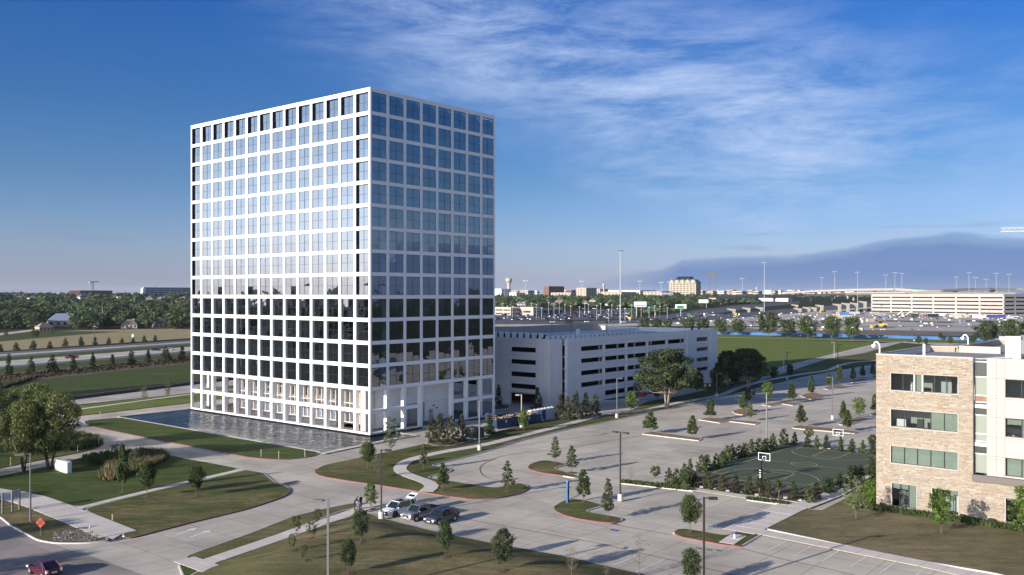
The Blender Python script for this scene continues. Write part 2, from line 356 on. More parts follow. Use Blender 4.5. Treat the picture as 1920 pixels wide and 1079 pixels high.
class MB:
    def __init__(s): s.v = []; s.f = []; s.m = []; s.c = []; s.uc = False; s.ms = []
    def mi(s, m):
        if m not in s.ms: s.ms.append(m)
        return s.ms.index(m)
    def face(s, pts, m=None, col=None):
        i = len(s.v); s.v += [tuple(p) for p in pts]; s.f.append(tuple(range(i, i + len(pts)))); s.m.append(s.mi(m)); s.c.append(col or (1, 1, 1))
        if col: s.uc = True
    def add(s, vs, fs, m=None, col=None):
        i = len(s.v); s.v += [tuple(p) for p in vs]; k = s.mi(m)
        for f in fs: s.f.append(tuple(i + a for a in f)); s.m.append(k); s.c.append(col or (1, 1, 1))
        if col: s.uc = True
    def box(s, a, b, m=None, col=None, rot=0., piv=None, skip=()):
        x0, y0, z0 = a; x1, y1, z1 = b
        vs = [(x0, y0, z0), (x1, y0, z0), (x1, y1, z0), (x0, y1, z0), (x0, y0, z1), (x1, y0, z1), (x1, y1, z1), (x0, y1, z1)]
        if rot:
            px, py = piv or ((x0 + x1) / 2, (y0 + y1) / 2); c, n = math.cos(rot), math.sin(rot)
            vs = [(px + (x - px) * c - (y - py) * n, py + (x - px) * n + (y - py) * c, z) for x, y, z in vs]
        fs = [(0, 3, 2, 1), (4, 5, 6, 7), (0, 1, 5, 4), (1, 2, 6, 5), (2, 3, 7, 6), (3, 0, 4, 7)]
        s.add(vs, [f for i, f in enumerate(fs) if i not in skip], m, col)
    def prism(s, poly, z0, z1, m=None, mtop=None, bottom=False):
        n = len(poly); vs = [(p[0], p[1], z0) for p in poly] + [(p[0], p[1], z1) for p in poly]
        s.add(vs, [(i, (i + 1) % n, n + (i + 1) % n, n + i) for i in range(n)], m)
        s.add([(p[0], p[1], z1) for p in poly], [tuple(range(n))], mtop or m)
        if bottom: s.add([(p[0], p[1], z0) for p in poly], [tuple(reversed(range(n)))], m)
    def tube(s, p0, p1, r0, r1=None, n=8, m=None, caps=True, col=None):
        p0, p1 = Vector(p0), Vector(p1); r1 = r0 if r1 is None else r1; d = (p1 - p0)
        if d.length < 1e-6: return
        q = d.to_track_quat('Z', 'Y'); vs = []
        for p, r in ((p0, r0), (p1, r1)):
            for k in range(n): a = 2 * math.pi * k / n; vs.append(p + q @ Vector((r * math.cos(a), r * math.sin(a), 0)))
        fs = [(k, (k + 1) % n, n + (k + 1) % n, n + k) for k in range(n)]
        if caps: fs += [tuple(reversed(range(n))), tuple(range(n, 2 * n))]
        s.add(vs, fs, m, col)
    def lathe(s, prof, c=(0, 0, 0), n=12, m=None):
        vs = []; fs = []
        for r, z in prof:
            for k in range(n): a = 2 * math.pi * k / n; vs.append((c[0] + r * math.cos(a), c[1] + r * math.sin(a), c[2] + z))
        for j in range(len(prof) - 1):
            for k in range(n): fs.append((j * n + k, j * n + (k + 1) % n, (j + 1) * n + (k + 1) % n, (j + 1) * n + k))
        fs += [tuple(reversed(range(n))), tuple(range((len(prof) - 1) * n, len(prof) * n))]
        s.add(vs, fs, m)
    def mesh(s, name):
        me = bpy.data.meshes.new(name); me.from_pydata(s.v, [], s.f)
        for m in s.ms: me.materials.append(MATS[m] if m else None)
        me.polygons.foreach_set('material_index', s.m)
        if s.uc:
            ca = me.color_attributes.new('Col', 'FLOAT_COLOR', 'CORNER'); arr = []
            for f, c in zip(s.f, s.c): arr += [c[0], c[1], c[2], 1.0] * len(f)
            ca.data.foreach_set('color', arr)
        me.update(); return me
    def build(s, name, parent=None, smooth=False, loc=None, rotz=None, label=None, cat=None, group=None, kind=None, bevel=0):
        o = bpy.data.objects.new(name, s.mesh(name)); COL.objects.link(o)
        if parent: o.parent = parent
        if loc is not None: o.location = loc
        if rotz is not None: o.rotation_euler = (0, 0, rotz)
        if smooth: o.data.polygons.foreach_set('use_smooth', [True] * len(o.data.polygons))
        if bevel:
            b = o.modifiers.new('bevel', 'BEVEL'); b.width = bevel; b.segments = 2; b.limit_method = 'ANGLE'
        return tag(o, label, cat, group, kind)
def meshobj(name, me, parent=None, loc=None, rotz=None):
    o = bpy.data.objects.new(name, me); COL.objects.link(o)
    if parent: o.parent = parent
    if loc is not None: o.location = loc
    if rotz is not None: o.rotation_euler = (0, 0, rotz)
    return o

# --- polygons of the ground
def P2(pts, z=None): return [G(*p, z).to_2d() for p in pts]
def fillet(pts, r=1.5, seg=4):
    out = []; n = len(pts)
    for i in range(n):
        p, a, b = pts[i], pts[i - 1], pts[(i + 1) % n]
        d0, d1 = (a - p), (b - p); l0, l1 = d0.length, d1.length
        if l0 < .05 or l1 < .05: out.append(p); continue
        t0, t1 = min(r, l0 * .45) / l0, min(r, l1 * .45) / l1
        A, B = p + d0 * t0, p + d1 * t1
        for k in range(seg + 1):
            t = k / seg; out.append(A * (1 - t) ** 2 + p * 2 * t * (1 - t) + B * t * t)
    return out
def inside(p, poly):
    x, y = p[0], p[1]; c = False; n = len(poly); j = n - 1
    for i in range(n):
        xi, yi = poly[i][0], poly[i][1]; xj, yj = poly[j][0], poly[j][1]
        if (yi > y) != (yj > y) and x < (xj - xi) * (y - yi) / (yj - yi) + xi: c = not c
        j = i
    return c
def segd(p, a, b):
    d = b - a; L = d.length_squared
    t = 0 if L == 0 else max(0, min(1, (p - a).dot(d) / L)); return (p - a - d * t).length
def pold(p, poly): return min(segd(p, poly[i - 1], poly[i]) for i in range(len(poly)))
def area(poly): return sum(poly[i - 1][0] * poly[i][1] - poly[i][0] * poly[i - 1][1] for i in range(len(poly))) / 2
def ccw(poly): return poly if area(poly) > 0 else poly[::-1]
REDS = []
def sheet(name, poly, z, m, hf=None, step=2.5, smooth=True, skirt=0, **kw):
    """flat or gently raised surface filling a polygon"""
    poly = ccw([Vector((p[0], p[1])) for p in poly]); pts = list(poly); n = len(pts); edges = [(i, (i + 1) % n) for i in range(n)]
    if hf:
        xs = [p.x for p in poly]; ys = [p.y for p in poly]; y = min(ys)
        while y < max(ys):
            x = min(xs)
            while x < max(xs):
                q = Vector((x + rnd.uniform(-.3, .3) * step, y + rnd.uniform(-.3, .3) * step))
                if inside(q, poly) and pold(q, poly) > step * .3: pts.append(q)
                x += step
            y += step
    v, e, f, *_ = delaunay_2d_cdt(pts, edges, [list(range(n))], 1, 1e-4)
    mb = MB(); mb.add([(p.x, p.y, z + (hf(p) if hf else 0)) for p in v], [tuple(q) for q in f], m)
    if skirt: mb.add([(p.x, p.y, z - skirt) for p in poly] + [(p.x, p.y, z) for p in poly], [(i, (i + 1) % n, n + (i + 1) % n, n + i) for i in range(n)], m)
    return mb.build(name, smooth=False if skirt else smooth, **kw)
def kerb(poly, w=.16, h=.15, reds=True):
    poly = ccw(poly); dense = []
    for i in range(len(poly)):
        a, b = poly[i], poly[(i + 1) % len(poly)]; k = max(1, int((b - a).length / 1.5))
        dense += [a + (b - a) * (j / k) for j in range(k)]
    n = len(dense); mb = MB(); nr = []
    for i in range(n):
        d = (dense[(i + 1) % n] - dense[i - 1])
        if d.length < 1e-6: d = Vector((1, 0))
        d.normalize(); nr.append(Vector((-d.y, d.x)))     # inward for ccw
    for i in range(n):
        j = (i + 1) % n; a, b = dense[i], dense[j]; ia, ib = a + nr[i] * w, b + nr[j] * w; mid = (a + b) / 2; m = 'kerb_concrete'
        for rl, mm in REDS:
            if min(segd(mid, rl[k], rl[k + 1]) for k in range(len(rl) - 1)) < 1.3: m = mm; break
        q = .02
        mb.add([(a.x, a.y, 0), (b.x, b.y, 0), (b.x + nr[j].x * q, b.y + nr[j].y * q, h), (a.x + nr[i].x * q, a.y + nr[i].y * q, h), (ib.x, ib.y, h), (ia.x, ia.y, h)],
               [(0, 1, 2, 3), (3, 2, 4, 5)], m)
    return mb.build('kerb', kind='structure')
LAWNS = {}
def lawn(name, px, m, r=1.5, hf=None, kb=True, step=2.5, z=.13, seg=4):
    poly = ccw(fillet(ccw(P2(px)), r, seg)); LAWNS[name] = poly
    if not hf: hf = lambda p: .05 * noise.noise(Vector((p.x * .15, p.y * .15, 0))) * min(1, pold(p, poly) / 2)
    o = sheet('lawn', poly, z, m, hf, step, kind='structure')
    if kb: kerb(poly)
    return o
def ribbon_pts(pts, sub=6):
    out = []; n = len(pts)
    for i in range(n - 1):
        p0, p1, p2, p3 = pts[max(0, i - 1)], pts[i], pts[i + 1], pts[min(n - 1, i + 2)]
        for k in range(sub):
            t = k / sub; out.append(.5 * ((2 * p1) + (p2 - p0) * t + (2 * p0 - 5 * p1 + 4 * p2 - p3) * t * t + (-p0 + 3 * p1 - 3 * p2 + p3) * t ** 3))
    out.append(pts[-1]); return out
def walk(px, w, z=.15, slab=1.9, slabs=True, smooth=True, m='walk_concrete', ymax=175):
    pts = P2(px); pts = ribbon_pts(pts) if smooth else pts
    L = [0]
    for a, b in zip(pts, pts[1:]): L.append(L[-1] + (b - a).length)
    def at(s):
        for i in range(len(pts) - 1):
            if s <= L[i + 1] or i == len(pts) - 2:
                d = pts[i + 1] - pts[i]; t = (s - L[i]) / max(1e-6, L[i + 1] - L[i]); p = pts[i] + d * t; d.normalize(); return p, Vector((-d.y, d.x))
    def edge(s):
        p, n0 = at(s); _, na = at(max(0, s - .6)); _, nb = at(min(L[-1], s + .6)); n = (n0 + na + nb).normalized(); return p + n * w / 2, p - n * w / 2
    k = max(1, int(L[-1] / slab)); mb = MB(); ed = [edge(L[-1] * i / k) for i in range(k + 1)]
    for (a, b), (c, d) in zip(ed, ed[1:]): mb.face([(b.x, b.y, z), (d.x, d.y, z), (c.x, c.y, z), (a.x, a.y, z)], 'joint_bed' if slabs else m)
    root = mb.build('sidewalk', kind='structure')
    if slabs:
        far = MB()
        for i, ((a, b), (c, d)) in enumerate(zip(ed, ed[1:])):
            u = (c - a); g = min(.05, .02 / max(.1, u.length)) ; zt = z + .035 + rnd.uniform(-.004, .004)
            q = [b + (d - b) * g, d - (d - b) * g, c - (c - a) * g, a + (c - a) * g]
            t = MB() if a.y < ymax else far; n = 4
            t.add([(p.x, p.y, z + .002) for p in q] + [(p.x, p.y, zt) for p in q], [(4, 5, 6, 7), (0, 1, 5, 4), (1, 2, 6, 5), (2, 3, 7, 6), (3, 0, 4, 7)], m)
            if t is not far: t.build('slab', parent=root)
        if far.f: far.build('far_slab', parent=root, kind='stuff')
    return root

# --- trees
def rng_pts(rs, n): v = rs.normal(size=(n, 3)); return v / np.linalg.norm(v, axis=1)[:, None]
def leaf_mesh(name, cents, rad, n, size, m, seed, flat=.75, cvar=.35, up=.3, elong=1.5, col=(1, 1, 1)):
    """many small leaf clusters scattered in clumps round the branch tips"""
    rs = np.random.RandomState(seed); cents = np.asarray(cents, float); rad = np.asarray(rad, float)
    w = rad ** 2.2; idx = rs.choice(len(cents), n, p=w / w.sum())
    r = rs.uniform(0, 1, n) ** .45; d = rng_pts(rs, n) * (rad[idx] * r)[:, None]; d[:, 2] *= flat
    c = cents[idx] + d
    nrm = rng_pts(rs, n); nrm = nrm * .8 + (d / (np.linalg.norm(d, axis=1)[:, None] + 1e-6)) * .7; nrm[:, 2] += up
    nrm /= np.linalg.norm(nrm, axis=1)[:, None]
    t = np.cross(nrm, rng_pts(rs, n)); t /= np.linalg.norm(t, axis=1)[:, None] + 1e-9; b = np.cross(nrm, t)
    s = size * rs.uniform(.6, 1.3, n)[:, None]
    V = np.empty((n, 4, 3)); V[:, 0] = c - t * s * elong / 2; V[:, 1] = c + b * s * .42 + nrm * s * .1; V[:, 2] = c + t * s * elong / 2; V[:, 3] = c - b * s * .42 + nrm * s * .1
    me = bpy.data.meshes.new(name); me.vertices.add(n * 4); me.vertices.foreach_set('co', V.ravel())
    me.loops.add(n * 4); me.loops.foreach_set('vertex_index', np.arange(n * 4, dtype=np.int32)); me.polygons.add(n)
    me.polygons.foreach_set('loop_start', np.arange(0, n * 4, 4, dtype=np.int32)); me.update(calc_edges=True)
    cl = rs.uniform(1 - cvar, 1 + cvar, len(cents))[idx] * rs.uniform(.75, 1.25, n)
    C = np.ones((n, 4, 4), np.float32); hue = rs.uniform(-.12, .12, n)
    for k in range(3): C[:, :, k] = (col[k] * cl * (1 + (hue if k == 0 else -hue * .4 if k == 2 else 0)))[:, None]
    ca = me.color_attributes.new('Col', 'FLOAT_COLOR', 'CORNER'); ca.data.foreach_set('color', C.ravel()); me.materials.append(MATS[m]); return me
def tree_meshes(kind, seed):
    """unit tree: height 1, trunk base at the origin; returns trunk mesh, crown mesh"""
    K = dict(TREES[kind]); R = random.Random(seed); mb = MB(); cents = []; rads = []
    H0, rw, shape, trm = K['trunk'], K['w'], K['shape'], K.get('bark', 'bark')
    nc = K['clumps']; tr = K['tr']; stems = K.get('stems', 1); lean = []
    tops = []
    for sI in range(stems):
        a = R.uniform(0, 6.28) if stems > 1 else 0; sp = K.get('spread', .0) if stems > 1 else 0
        p = Vector((math.cos(a) * tr * .7, math.sin(a) * tr * .7, 0)) if stems > 1 else Vector((0, 0, 0)); top = []
        zt = K.get('stemtop', .86); nseg = 6; q = p
        for k in range(nseg):
            z = zt * (k + 1) / nseg; e = Vector((p.x + math.cos(a) * sp * (k + 1) / nseg + R.uniform(-.01, .01), p.y + math.sin(a) * sp * (k + 1) / nseg + R.uniform(-.01, .01), z))
            mb.tube(q, e, tr * (1 - .78 * k / nseg) / (stems ** .35), tr * (1 - .78 * (k + 1) / nseg) / (stems ** .35), 7, trm, caps=(k == 0)); top.append((q.copy(), e.copy())); q = e
        tops.append(top)
    for i in range(nc):
        f = (i + R.uniform(.1, .9)) / nc; a = i * 2.39996 + R.uniform(-.4, .4)
        z = H0 + (1 - H0) * f
        if shape == 'cone': e = (1 - f) ** .75 * .95 + .10; e *= min(1, .55 + f * 4)
        elif shape == 'round': e = math.sin(math.pi * (f * .86 + .10)) ** .6
        elif shape == 'spread': e = (1 - (f ** 2.2)) ** .5 * (.75 + .25 * min(1, f * 4)); 
        elif shape == 'vase': e = .35 + .65 * math.sin(math.pi * min(1, f * .85 + .12)) ** .7
        else: e = (1 - max(0, f - .25) / .75) ** .7 * .95 + .08
        rr = rw * e * (R.uniform(.35, 1.0) if R.random() < .75 else R.uniform(.85, 1.15)) * K.get('fill', 1)
        c = Vector((math.cos(a) * rr, math.sin(a) * rr, z + R.uniform(-.02, .02)))
        cr = K['cr'] * R.uniform(.65, 1.25) * (.55 + .6 * e)
        c.z = min(c.z, 1 - cr * .6); cents.append(c); rads.append(cr)
        if i % K.get('bskip', 1) == 0:
            tp = R.choice(tops) if stems == 1 else min(tops, key=lambda t: (t[-1][1] - c).length)
            zb = max(H0 * .75, c.z - rr * K.get('bup', .9)); seg = min(tp, key=lambda s_: abs(s_[1].z - zb))
            st = seg[1]; mid = st.lerp(c, .55) + Vector((0, 0, -.12 * rr)); br = tr * .34 * (1 - f * .5)
            mb.tube(st, mid, br, br * .6, 4, trm, caps=False); mb.tube(mid, c, br * .6, br * .2, 4, trm, caps=False)
            if K.get('twigs'):
                for _ in range(K['twigs']):
                    t_ = c + Vector((R.gauss(0, 1), R.gauss(0, 1), R.gauss(.6, 1))) * cr * .8; mb.tube(mid.lerp(c, R.uniform(.2, 1)), t_, br * .3, br * .12, 3, trm, caps=False)
    return mb.mesh('trunk'), (leaf_mesh('crown', cents, rads, K['n'], K['leaf'], K['mat'], seed, K.get('flat', .75), K.get('cvar', .35), K.get('lup', .3)) if K['n'] else None)
TREES = {
 'oak': dict(trunk=.26, w=.33, shape='round', clumps=60, cr=.115, tr=.013, n=4600, leaf=.032, mat='leaf_dark'),
 'round_oak': dict(trunk=.32, w=.34, shape='round', clumps=60, cr=.12, tr=.016, n=4600, leaf=.034, mat='leaf_oak'),
 'cone': dict(trunk=.22, w=.28, shape='cone', clumps=58, cr=.075, tr=.012, n=3200, leaf=.030, mat='leaf_pale', flat=.5, bup=.2),
 'cone_dark': dict(trunk=.24, w=.27, shape='cone', clumps=56, cr=.09, tr=.013, n=3400, leaf=.034, mat='leaf_oak', flat=.6, bup=.3),
 'sparse': dict(trunk=.22, w=.23, shape='vase', clumps=40, cr=.07, tr=.010, n=1000, leaf=.030, mat='leaf_pale', twigs=2),
 'bare': dict(trunk=.30, w=.24, shape='vase', clumps=46, cr=.08, tr=.010, n=170, leaf=.022, mat='leaf_pale', bark='dry_twig', twigs=5),
 'bright': dict(trunk=.24, w=.28, shape='vase', clumps=44, cr=.085, tr=.013, n=2300, leaf=.034, mat='leaf_bright'),
 'live': dict(trunk=.34, w=.50, shape='spread', clumps=120, cr=.10, tr=.026, n=15000, leaf=.026, mat='leaf_liveoak', bark='bark_pale', stems=3, spread=.17, stemtop=.72, flat=.6, cvar=.5, bup=.5),
 'big': dict(trunk=.26, w=.42, shape='round', clumps=90, cr=.095, tr=.026, n=11000, leaf=.021, mat='leaf_big', bark='bark_dark', stems=3, spread=.16, stemtop=.74, flat=.85, cvar=.3, lup=.5),
 'fence_oak': dict(trunk=.22, w=.50, shape='round', clumps=44, cr=.14, tr=.022, n=1800, leaf=.058, mat='leaf_oak'),
 'magnolia': dict(trunk=.04, w=.26, shape='col', clumps=44, cr=.085, tr=.012, n=1500, leaf=.045, mat='leaf_magnolia', cvar=.6, bskip=3),
 'column': dict(trunk=.03, w=.15, shape='col', clumps=34, cr=.075, tr=.012, n=1700, leaf=.035, mat='leaf_cypress', bskip=4, fill=.7),
 'fat_column': dict(trunk=.03, w=.26, shape='col', clumps=36, cr=.11, tr=.014, n=1900, leaf=.038, mat='leaf_cypress', bskip=4, fill=.75),
 'hedge': dict(trunk=.05, w=.30, shape='col', clumps=34, cr=.10, tr=.012, n=1500, leaf=.050, mat='leaf_hedge', bskip=2, cvar=.5),
 'crape': dict(trunk=.50, w=.32, shape='round', clumps=26, cr=.10, tr=.012, n=800, leaf=.055, mat='leaf_oak', stems=3, spread=.10, stemtop=.72, bark='bark_pale'),
 'sapling': dict(trunk=.30, w=.36, shape='vase', clumps=24, cr=.11, tr=.012, n=700, leaf=.055, mat='leaf_oak', stems=2, spread=.08, stemtop=.7),
 'wood': dict(trunk=.12, w=.52, shape='round', clumps=30, cr=.17, tr=.02, n=800, leaf=.085, mat='leaf_far', bskip=3),
}
TM = {}
def tree_src(kind, var):
    if (kind, var) not in TM: TM[(kind, var)] = tree_meshes(kind, 100 + var * 17 + len(kind) * 7)
    return TM[(kind, var)]
def bermz(x, y): return 0.
def plant(name, label, cat, px, yb, yt, w, kind, group=None, var=None, z=.13, lean=0):
    p = G(px, yb); 
    for _ in range(3): zz = bermz(p.x, p.y); p = G(px, yb, zz) if p.y < 690 else p
    h = (yb - yt) / FPX * p.y; K = TREES[kind]; W_ = w / FPX * p.y / (2.1 * (K['w'] * K.get('fill', 1) + K['cr'] * .6)) if w else h
    var = rnd.randrange(3) if var is None else var
    tm, cm = tree_src(kind, var); r = thing(name, label, cat, (p.x, p.y, p.z + (z if p.y < 400 else 0) - .03), rnd.uniform(0, 6.28), group)
    r.scale = (W_, W_, h); meshobj('trunk', tm, r)
    if cm: meshobj('crown', cm, r)
    if p.y < 150 and kind in ('oak', 'round_oak', 'cone', 'cone_dark', 'sapling', 'bright', 'sparse', 'bare') and z == .13 and w > 13:
        if 'ring' not in TM:
            q = MB(); R_ = random.Random(2); pr = [((.62 + R_.uniform(-.14, .14)) * math.cos(k * .5236), (.62 + R_.uniform(-.14, .14)) * math.sin(k * .5236)) for k in range(12)]
            for k in range(12): q.face([(0, 0, .07), (*pr[k], .0), (*pr[(k + 1) % 12], .0)], 'mulch')
            TM['ring'] = q.mesh('mulch_ring')
        tag(meshobj('mulch_ring', TM['ring'], None, (p.x, p.y, bermz(p.x, p.y) + z + .015), rnd.uniform(0, 6)), kind='structure')
    return r
ORD = ['first', 'second', 'third', 'fourth', 'fifth', 'sixth', 'seventh', 'eighth', 'ninth', 'tenth', 'eleventh', 'twelfth', 'thirteenth', 'fourteenth', 'fifteenth', 'sixteenth', 'seventeenth', 'eighteenth', 'nineteenth', 'twentieth']

# ------------------------------------------------------------------ terrain and ground surfaces
mb = MB(); xs = [-16000, -5000, -1500, -500, 0, 500, 1500, 5000, 16000]; ys = [-4000, -500, 0, 200, 400, 700, 1200, 1800, 3000, 4200, 9500, 30000]
vs = [(x * (1.8 if y > 9000 else 1), y, terr(y)) for y in ys for x in xs]; nx = len(xs)
mb.add(vs, [(j * nx + i, j * nx + i + 1, (j + 1) * nx + i + 1, (j + 1) * nx + i) for j in range(len(ys) - 1) for i in range(nx - 1)], 'ground_cover')
mb.build('ground', kind='structure')
def flat(name, px, z, m, **kw): return sheet(name, [G(*p).to_2d() for p in px], z, m, kind='structure', **kw)
def draped(name, px, dz, m, **kw):
    """far surface: one face following the (planar) rise of the ground beyond 700 m"""
    mb = MB(); mb.face([G(*p) + Vector((0, 0, dz)) for p in px], m); return mb.build(name, kind='structure', **kw)
flat('paving', [(-900, 1500), (-900, 900), (-200, 836), (60, 800), (154, 780), (356, 756), (640, 722), (935, 691), (1130, 694), (1300, 690), (1454, 690), (1641, 644.5), (1690, 641.5), (2100, 652), (2600, 700), (3100, 1500)], .012, 'paving_concrete')
# the street at the bottom left and the drive in from it
STREET = [(-900, 1500), (-900, 960), (-60, 950), (0, 972), (18, 987), (42, 1000), (70, 1015), (103, 1021), (230, 1065), (420, 1130), (800, 1500)]
flat('street', STREET, .018, 'street_concrete')
DRIVE = [(103, 1021), (160, 1021), (242, 1013), (351, 984), (463, 957), (530, 935), (546, 920), (539, 912), (500, 890), (440, 872), (351, 857), (260, 843), (200, 847), (88, 868), (0, 892), (-300, 960), (-300, 940), (0, 876), (88, 858), (160, 843), (196, 833), (190, 826), (150, 812), (140, 800), (154, 786), (356, 758), (356, 764), (228, 779), (156, 792), (165, 800), (302, 828), (463, 859), (535, 864), (590, 857), (604, 855), (700, 834), (800, 811), (930, 780), (990, 770), (1140, 775), (1005, 791), (875, 828), (726, 848), (618, 871), (588, 884), (607, 897), (795, 926), (900, 940), (990, 930), (1040, 950), (1060, 972), (870, 965), (715, 970), (696, 944), (602, 957), (463, 1004), (346, 1046), (230, 1065)]
flat('driveway', DRIVE, .024, 'road_concrete')
R1 = [[(165, 800), (218, 811), (302, 828), (386, 844), (463, 859), (505, 863), (535, 863.5), (568, 860), (590, 856), (604, 855), (671, 842), (712, 833), (745, 826)],
      [(589, 884), (592, 891), (607, 896), (657, 904.6), (716, 912.8), (795, 925.4), (837, 932.5), (878, 938), (913, 938), (946, 934), (979, 926), (990, 921)],
      [(990, 875), (989, 878.6), (995, 883), (1012, 888), (1040, 892)], [(1038, 955), (1041, 960), (1055, 967.5), (1082, 975), (1120, 981), (1150, 983)],
      [(1272, 1008), (1312, 1016), (1355, 1024), (1390, 1028)]]
R2 = [[(242, 1013), (351, 984), (463, 957), (529, 935), (543, 927), (546, 920)], [(0, 879), (88, 861.5), (154, 849), (186, 840.5), (196.6, 833.4)], [(154, 781), (250, 770), (356, 757)], [(1130, 700), (1210, 690)]]
for l in R1: REDS.append((P2(l), 'kerb_red'))
for l in R2: REDS.append((P2(l), 'kerb_red_dark'))
BERM = [(390, 1063), (491, 1027), (602, 987.5), (686, 962), (715, 973), (819, 999), (922, 1020), (1060, 1045), (1205, 1079), (1330, 1108), (1600, 1180), (1500, 1400), (300, 1400), (345, 1110), (350, 1085)]
BP = ccw(fillet(ccw(P2(BERM)), 1.0))
def bermz(x, y):
    p = Vector((x, y))
    if y > 125 or not inside(p, BP): return 0.
    d = min(1, pold(p, BP) / 7.0); d = d * d * (3 - 2 * d); return 1.15 * d + .12 * noise.noise(Vector((x * .12, y * .12, 0))) * d
lawn('berm', BERM, 'berm_grass', 1.0, lambda p: bermz(p.x, p.y), step=1.7)
lawn('strip', [(346, 1046), (380, 1033), (463, 1004), (546, 971), (602, 957), (657, 946), (698, 944), (690, 949), (640, 960.5), (546, 996), (440, 1036), (372, 1061), (352, 1057)], 'berm_grass', .8)
lawn('triangle', [(692, 958), (730, 946.5), (735, 947.5), (688, 962)], 'lawn_grass', .4)
lawn('corner', [(333, 1060), (338, 1057), (375, 1070), (420, 1088), (520, 1130), (520, 1200), (420, 1160), (345, 1090)], 'green_lawn', 1)
A = [(-80, 905), (0, 937), (37, 948), (79, 961), (118, 976), (157, 991), (195, 1010), (208, 1015.5), (160, 1021), (103, 1021), (70, 1015.5), (42, 1000), (18, 987), (0, 972), (-80, 935)]
lawn('wedge', A, 'berm_grass', 1.0)
lawn('sign lawn', [(-200, 930), (-60, 905), (0, 894), (21, 890), (56, 882.6), (110, 872), (150, 860), (200, 849.5), (260, 846), (309, 852.7), (351, 862), (400, 871), (453, 881), (300, 917), (144, 954), (80, 935), (39, 923), (0, 921), (-200, 925)], 'green_lawn', 1.5)
lawn('tree lawn', [(154, 957), (225, 939), (300, 920.5), (460, 884), (488, 886.6), (499, 892), (510, 902), (524, 910), (539, 914), (546, 920), (543, 927), (529.6, 935), (463, 957), (351, 984), (242, 1013), (225, 1005.5), (242, 997)], 'lawn_grass', 1.5)
lawn('pool lawn', [(156, 793), (165, 800), (218, 811), (302, 828), (386, 844), (463, 859), (505, 863), (535, 863.5), (568, 860), (590, 856), (601, 850), (415, 818), (228, 784), (161, 789.5)], 'green_lawn', 1.5)
lawn('far left lawn', [(-500, 985), (0, 879), (88, 861.5), (154, 849), (186, 840.5), (196.6, 833.4), (190, 826), (155, 817), (100, 812), (0, 818), (-400, 840)], 'green_lawn', 1.5)
lawn('road verge', [(100, 768), (356, 737.5), (640, 706), (800, 690), (800, 697), (640, 722), (356, 756.5), (154, 780), (120, 782), (96, 775)], 'field_grass', 2)
lawn('kept verge', [(749.5, 812), (768, 806), (789, 801), (798, 803.5), (790, 808), (775, 812), (756, 814)], 'lawn_grass', .6)
GL = [(589, 884), (592, 891), (607, 896), (657, 904.6), (716, 912.8), (795, 925.4), (837, 932.5), (878, 938), (913, 937.5), (946, 933.6), (979, 926), (992, 918), (990, 911.7), (977, 908), (964, 908.4), (929, 916.8), (902, 912.8), (841, 903), (800, 897), (817, 892), (843, 887), (849, 883), (840, 879), (807, 875), (884, 855.7), (981, 826.7), (1053, 808.7), (1137, 792), (1220, 774), (1270, 762.7), (1374, 741), (1430, 726.7), (1508, 708), (1575, 695.6), (1660, 681), (1760, 668), (1760, 650), (1641, 660), (1552, 673), (1492, 693), (1419, 716), (1330, 731), (1275, 743), (1210, 755), (1183, 771), (1130, 776), (1040, 788), (1005, 792), (933, 810), (908, 823), (875, 829), (841, 838), (800, 833), (726, 849), (657, 863), (618, 871), (599, 877)]
lawn('long lawn', GL, 'lawn_grass', 1.0, step=4)
lawn('middle island', [(989, 878.6), (995, 883), (1012, 888), (1048, 893), (1077, 898), (1088, 894), (1072, 890.6), (1039, 880), (1065, 872.5), (1045, 868), (1024, 864.6), (1007.5, 866.5), (995, 871)], 'lawn_grass', .7)
lawn('blue phone island', [(1037.5, 954), (1041, 960), (1055, 967.5), (1082.5, 975), (1120, 981), (1150, 983), (1163, 980), (1169.5, 975.5), (1162, 972.5), (1097.5, 960.5), (1132.5, 950), (1110, 942.5), (1075, 937), (1057.5, 940), (1042.5, 947.5)], 'lawn_grass', .7)
lawn('hydrant island', [(1260, 1000), (1275, 1009), (1312, 1016), (1355, 1024), (1390, 1027.5), (1430, 1003.7), (1390, 993.7), (1360, 1006), (1325, 1000), (1287.5, 993.7), (1270, 993.7)], 'lawn_grass', .5)
lawn('office lawn', [(1427, 992), (1497.5, 955), (1538, 959), (1600, 928), (1640, 905), (1760, 905), (2300, 1000), (2400, 1200), (1990, 1107), (1860, 1077), (1725, 1054), (1630, 1035), (1522, 1012)], 'dry_lawn', .4)
for i, pl_ in enumerate([[(1202, 815), (1222, 811), (1318, 823.5), (1311, 828)], [(1308, 788), (1328, 784.5), (1362, 787.5), (1426, 793), (1417, 797.5), (1368, 791.5), (1349, 794.5)],
        [(1372, 772), (1378, 777), (1392, 779.5), (1408, 778), (1421, 774), (1424, 770), (1405, 768.5), (1385, 768.5)], [(1427, 760), (1463, 755), (1502, 756.5), (1487, 761.5), (1466, 758.5), (1445, 763)],
        [(1500, 743.4), (1512, 748), (1523.5, 750.5), (1542, 746), (1538, 740), (1530, 737.5), (1512, 739)], [(1543, 729.5), (1552, 731.5), (1584, 723.6), (1575, 721.5), (1561, 722)],
        [(1588, 717), (1598, 718.5), (1630, 713), (1617, 711)], [(1631, 708.5), (1640, 710), (1668, 704), (1655, 702)], [(1485, 801.5), (1499, 799), (1560, 804.5), (1609, 811), (1603, 814.5), (1487, 804.5)],
        [(1570, 795.5), (1575, 798), (1596, 798), (1629, 786), (1620, 783.5), (1605, 784)], [(1628, 778), (1636, 780), (1670, 773), (1655, 771)]]):
    lawn('mulch island %d' % i, pl_, 'island_mulch', .5, z=.12)
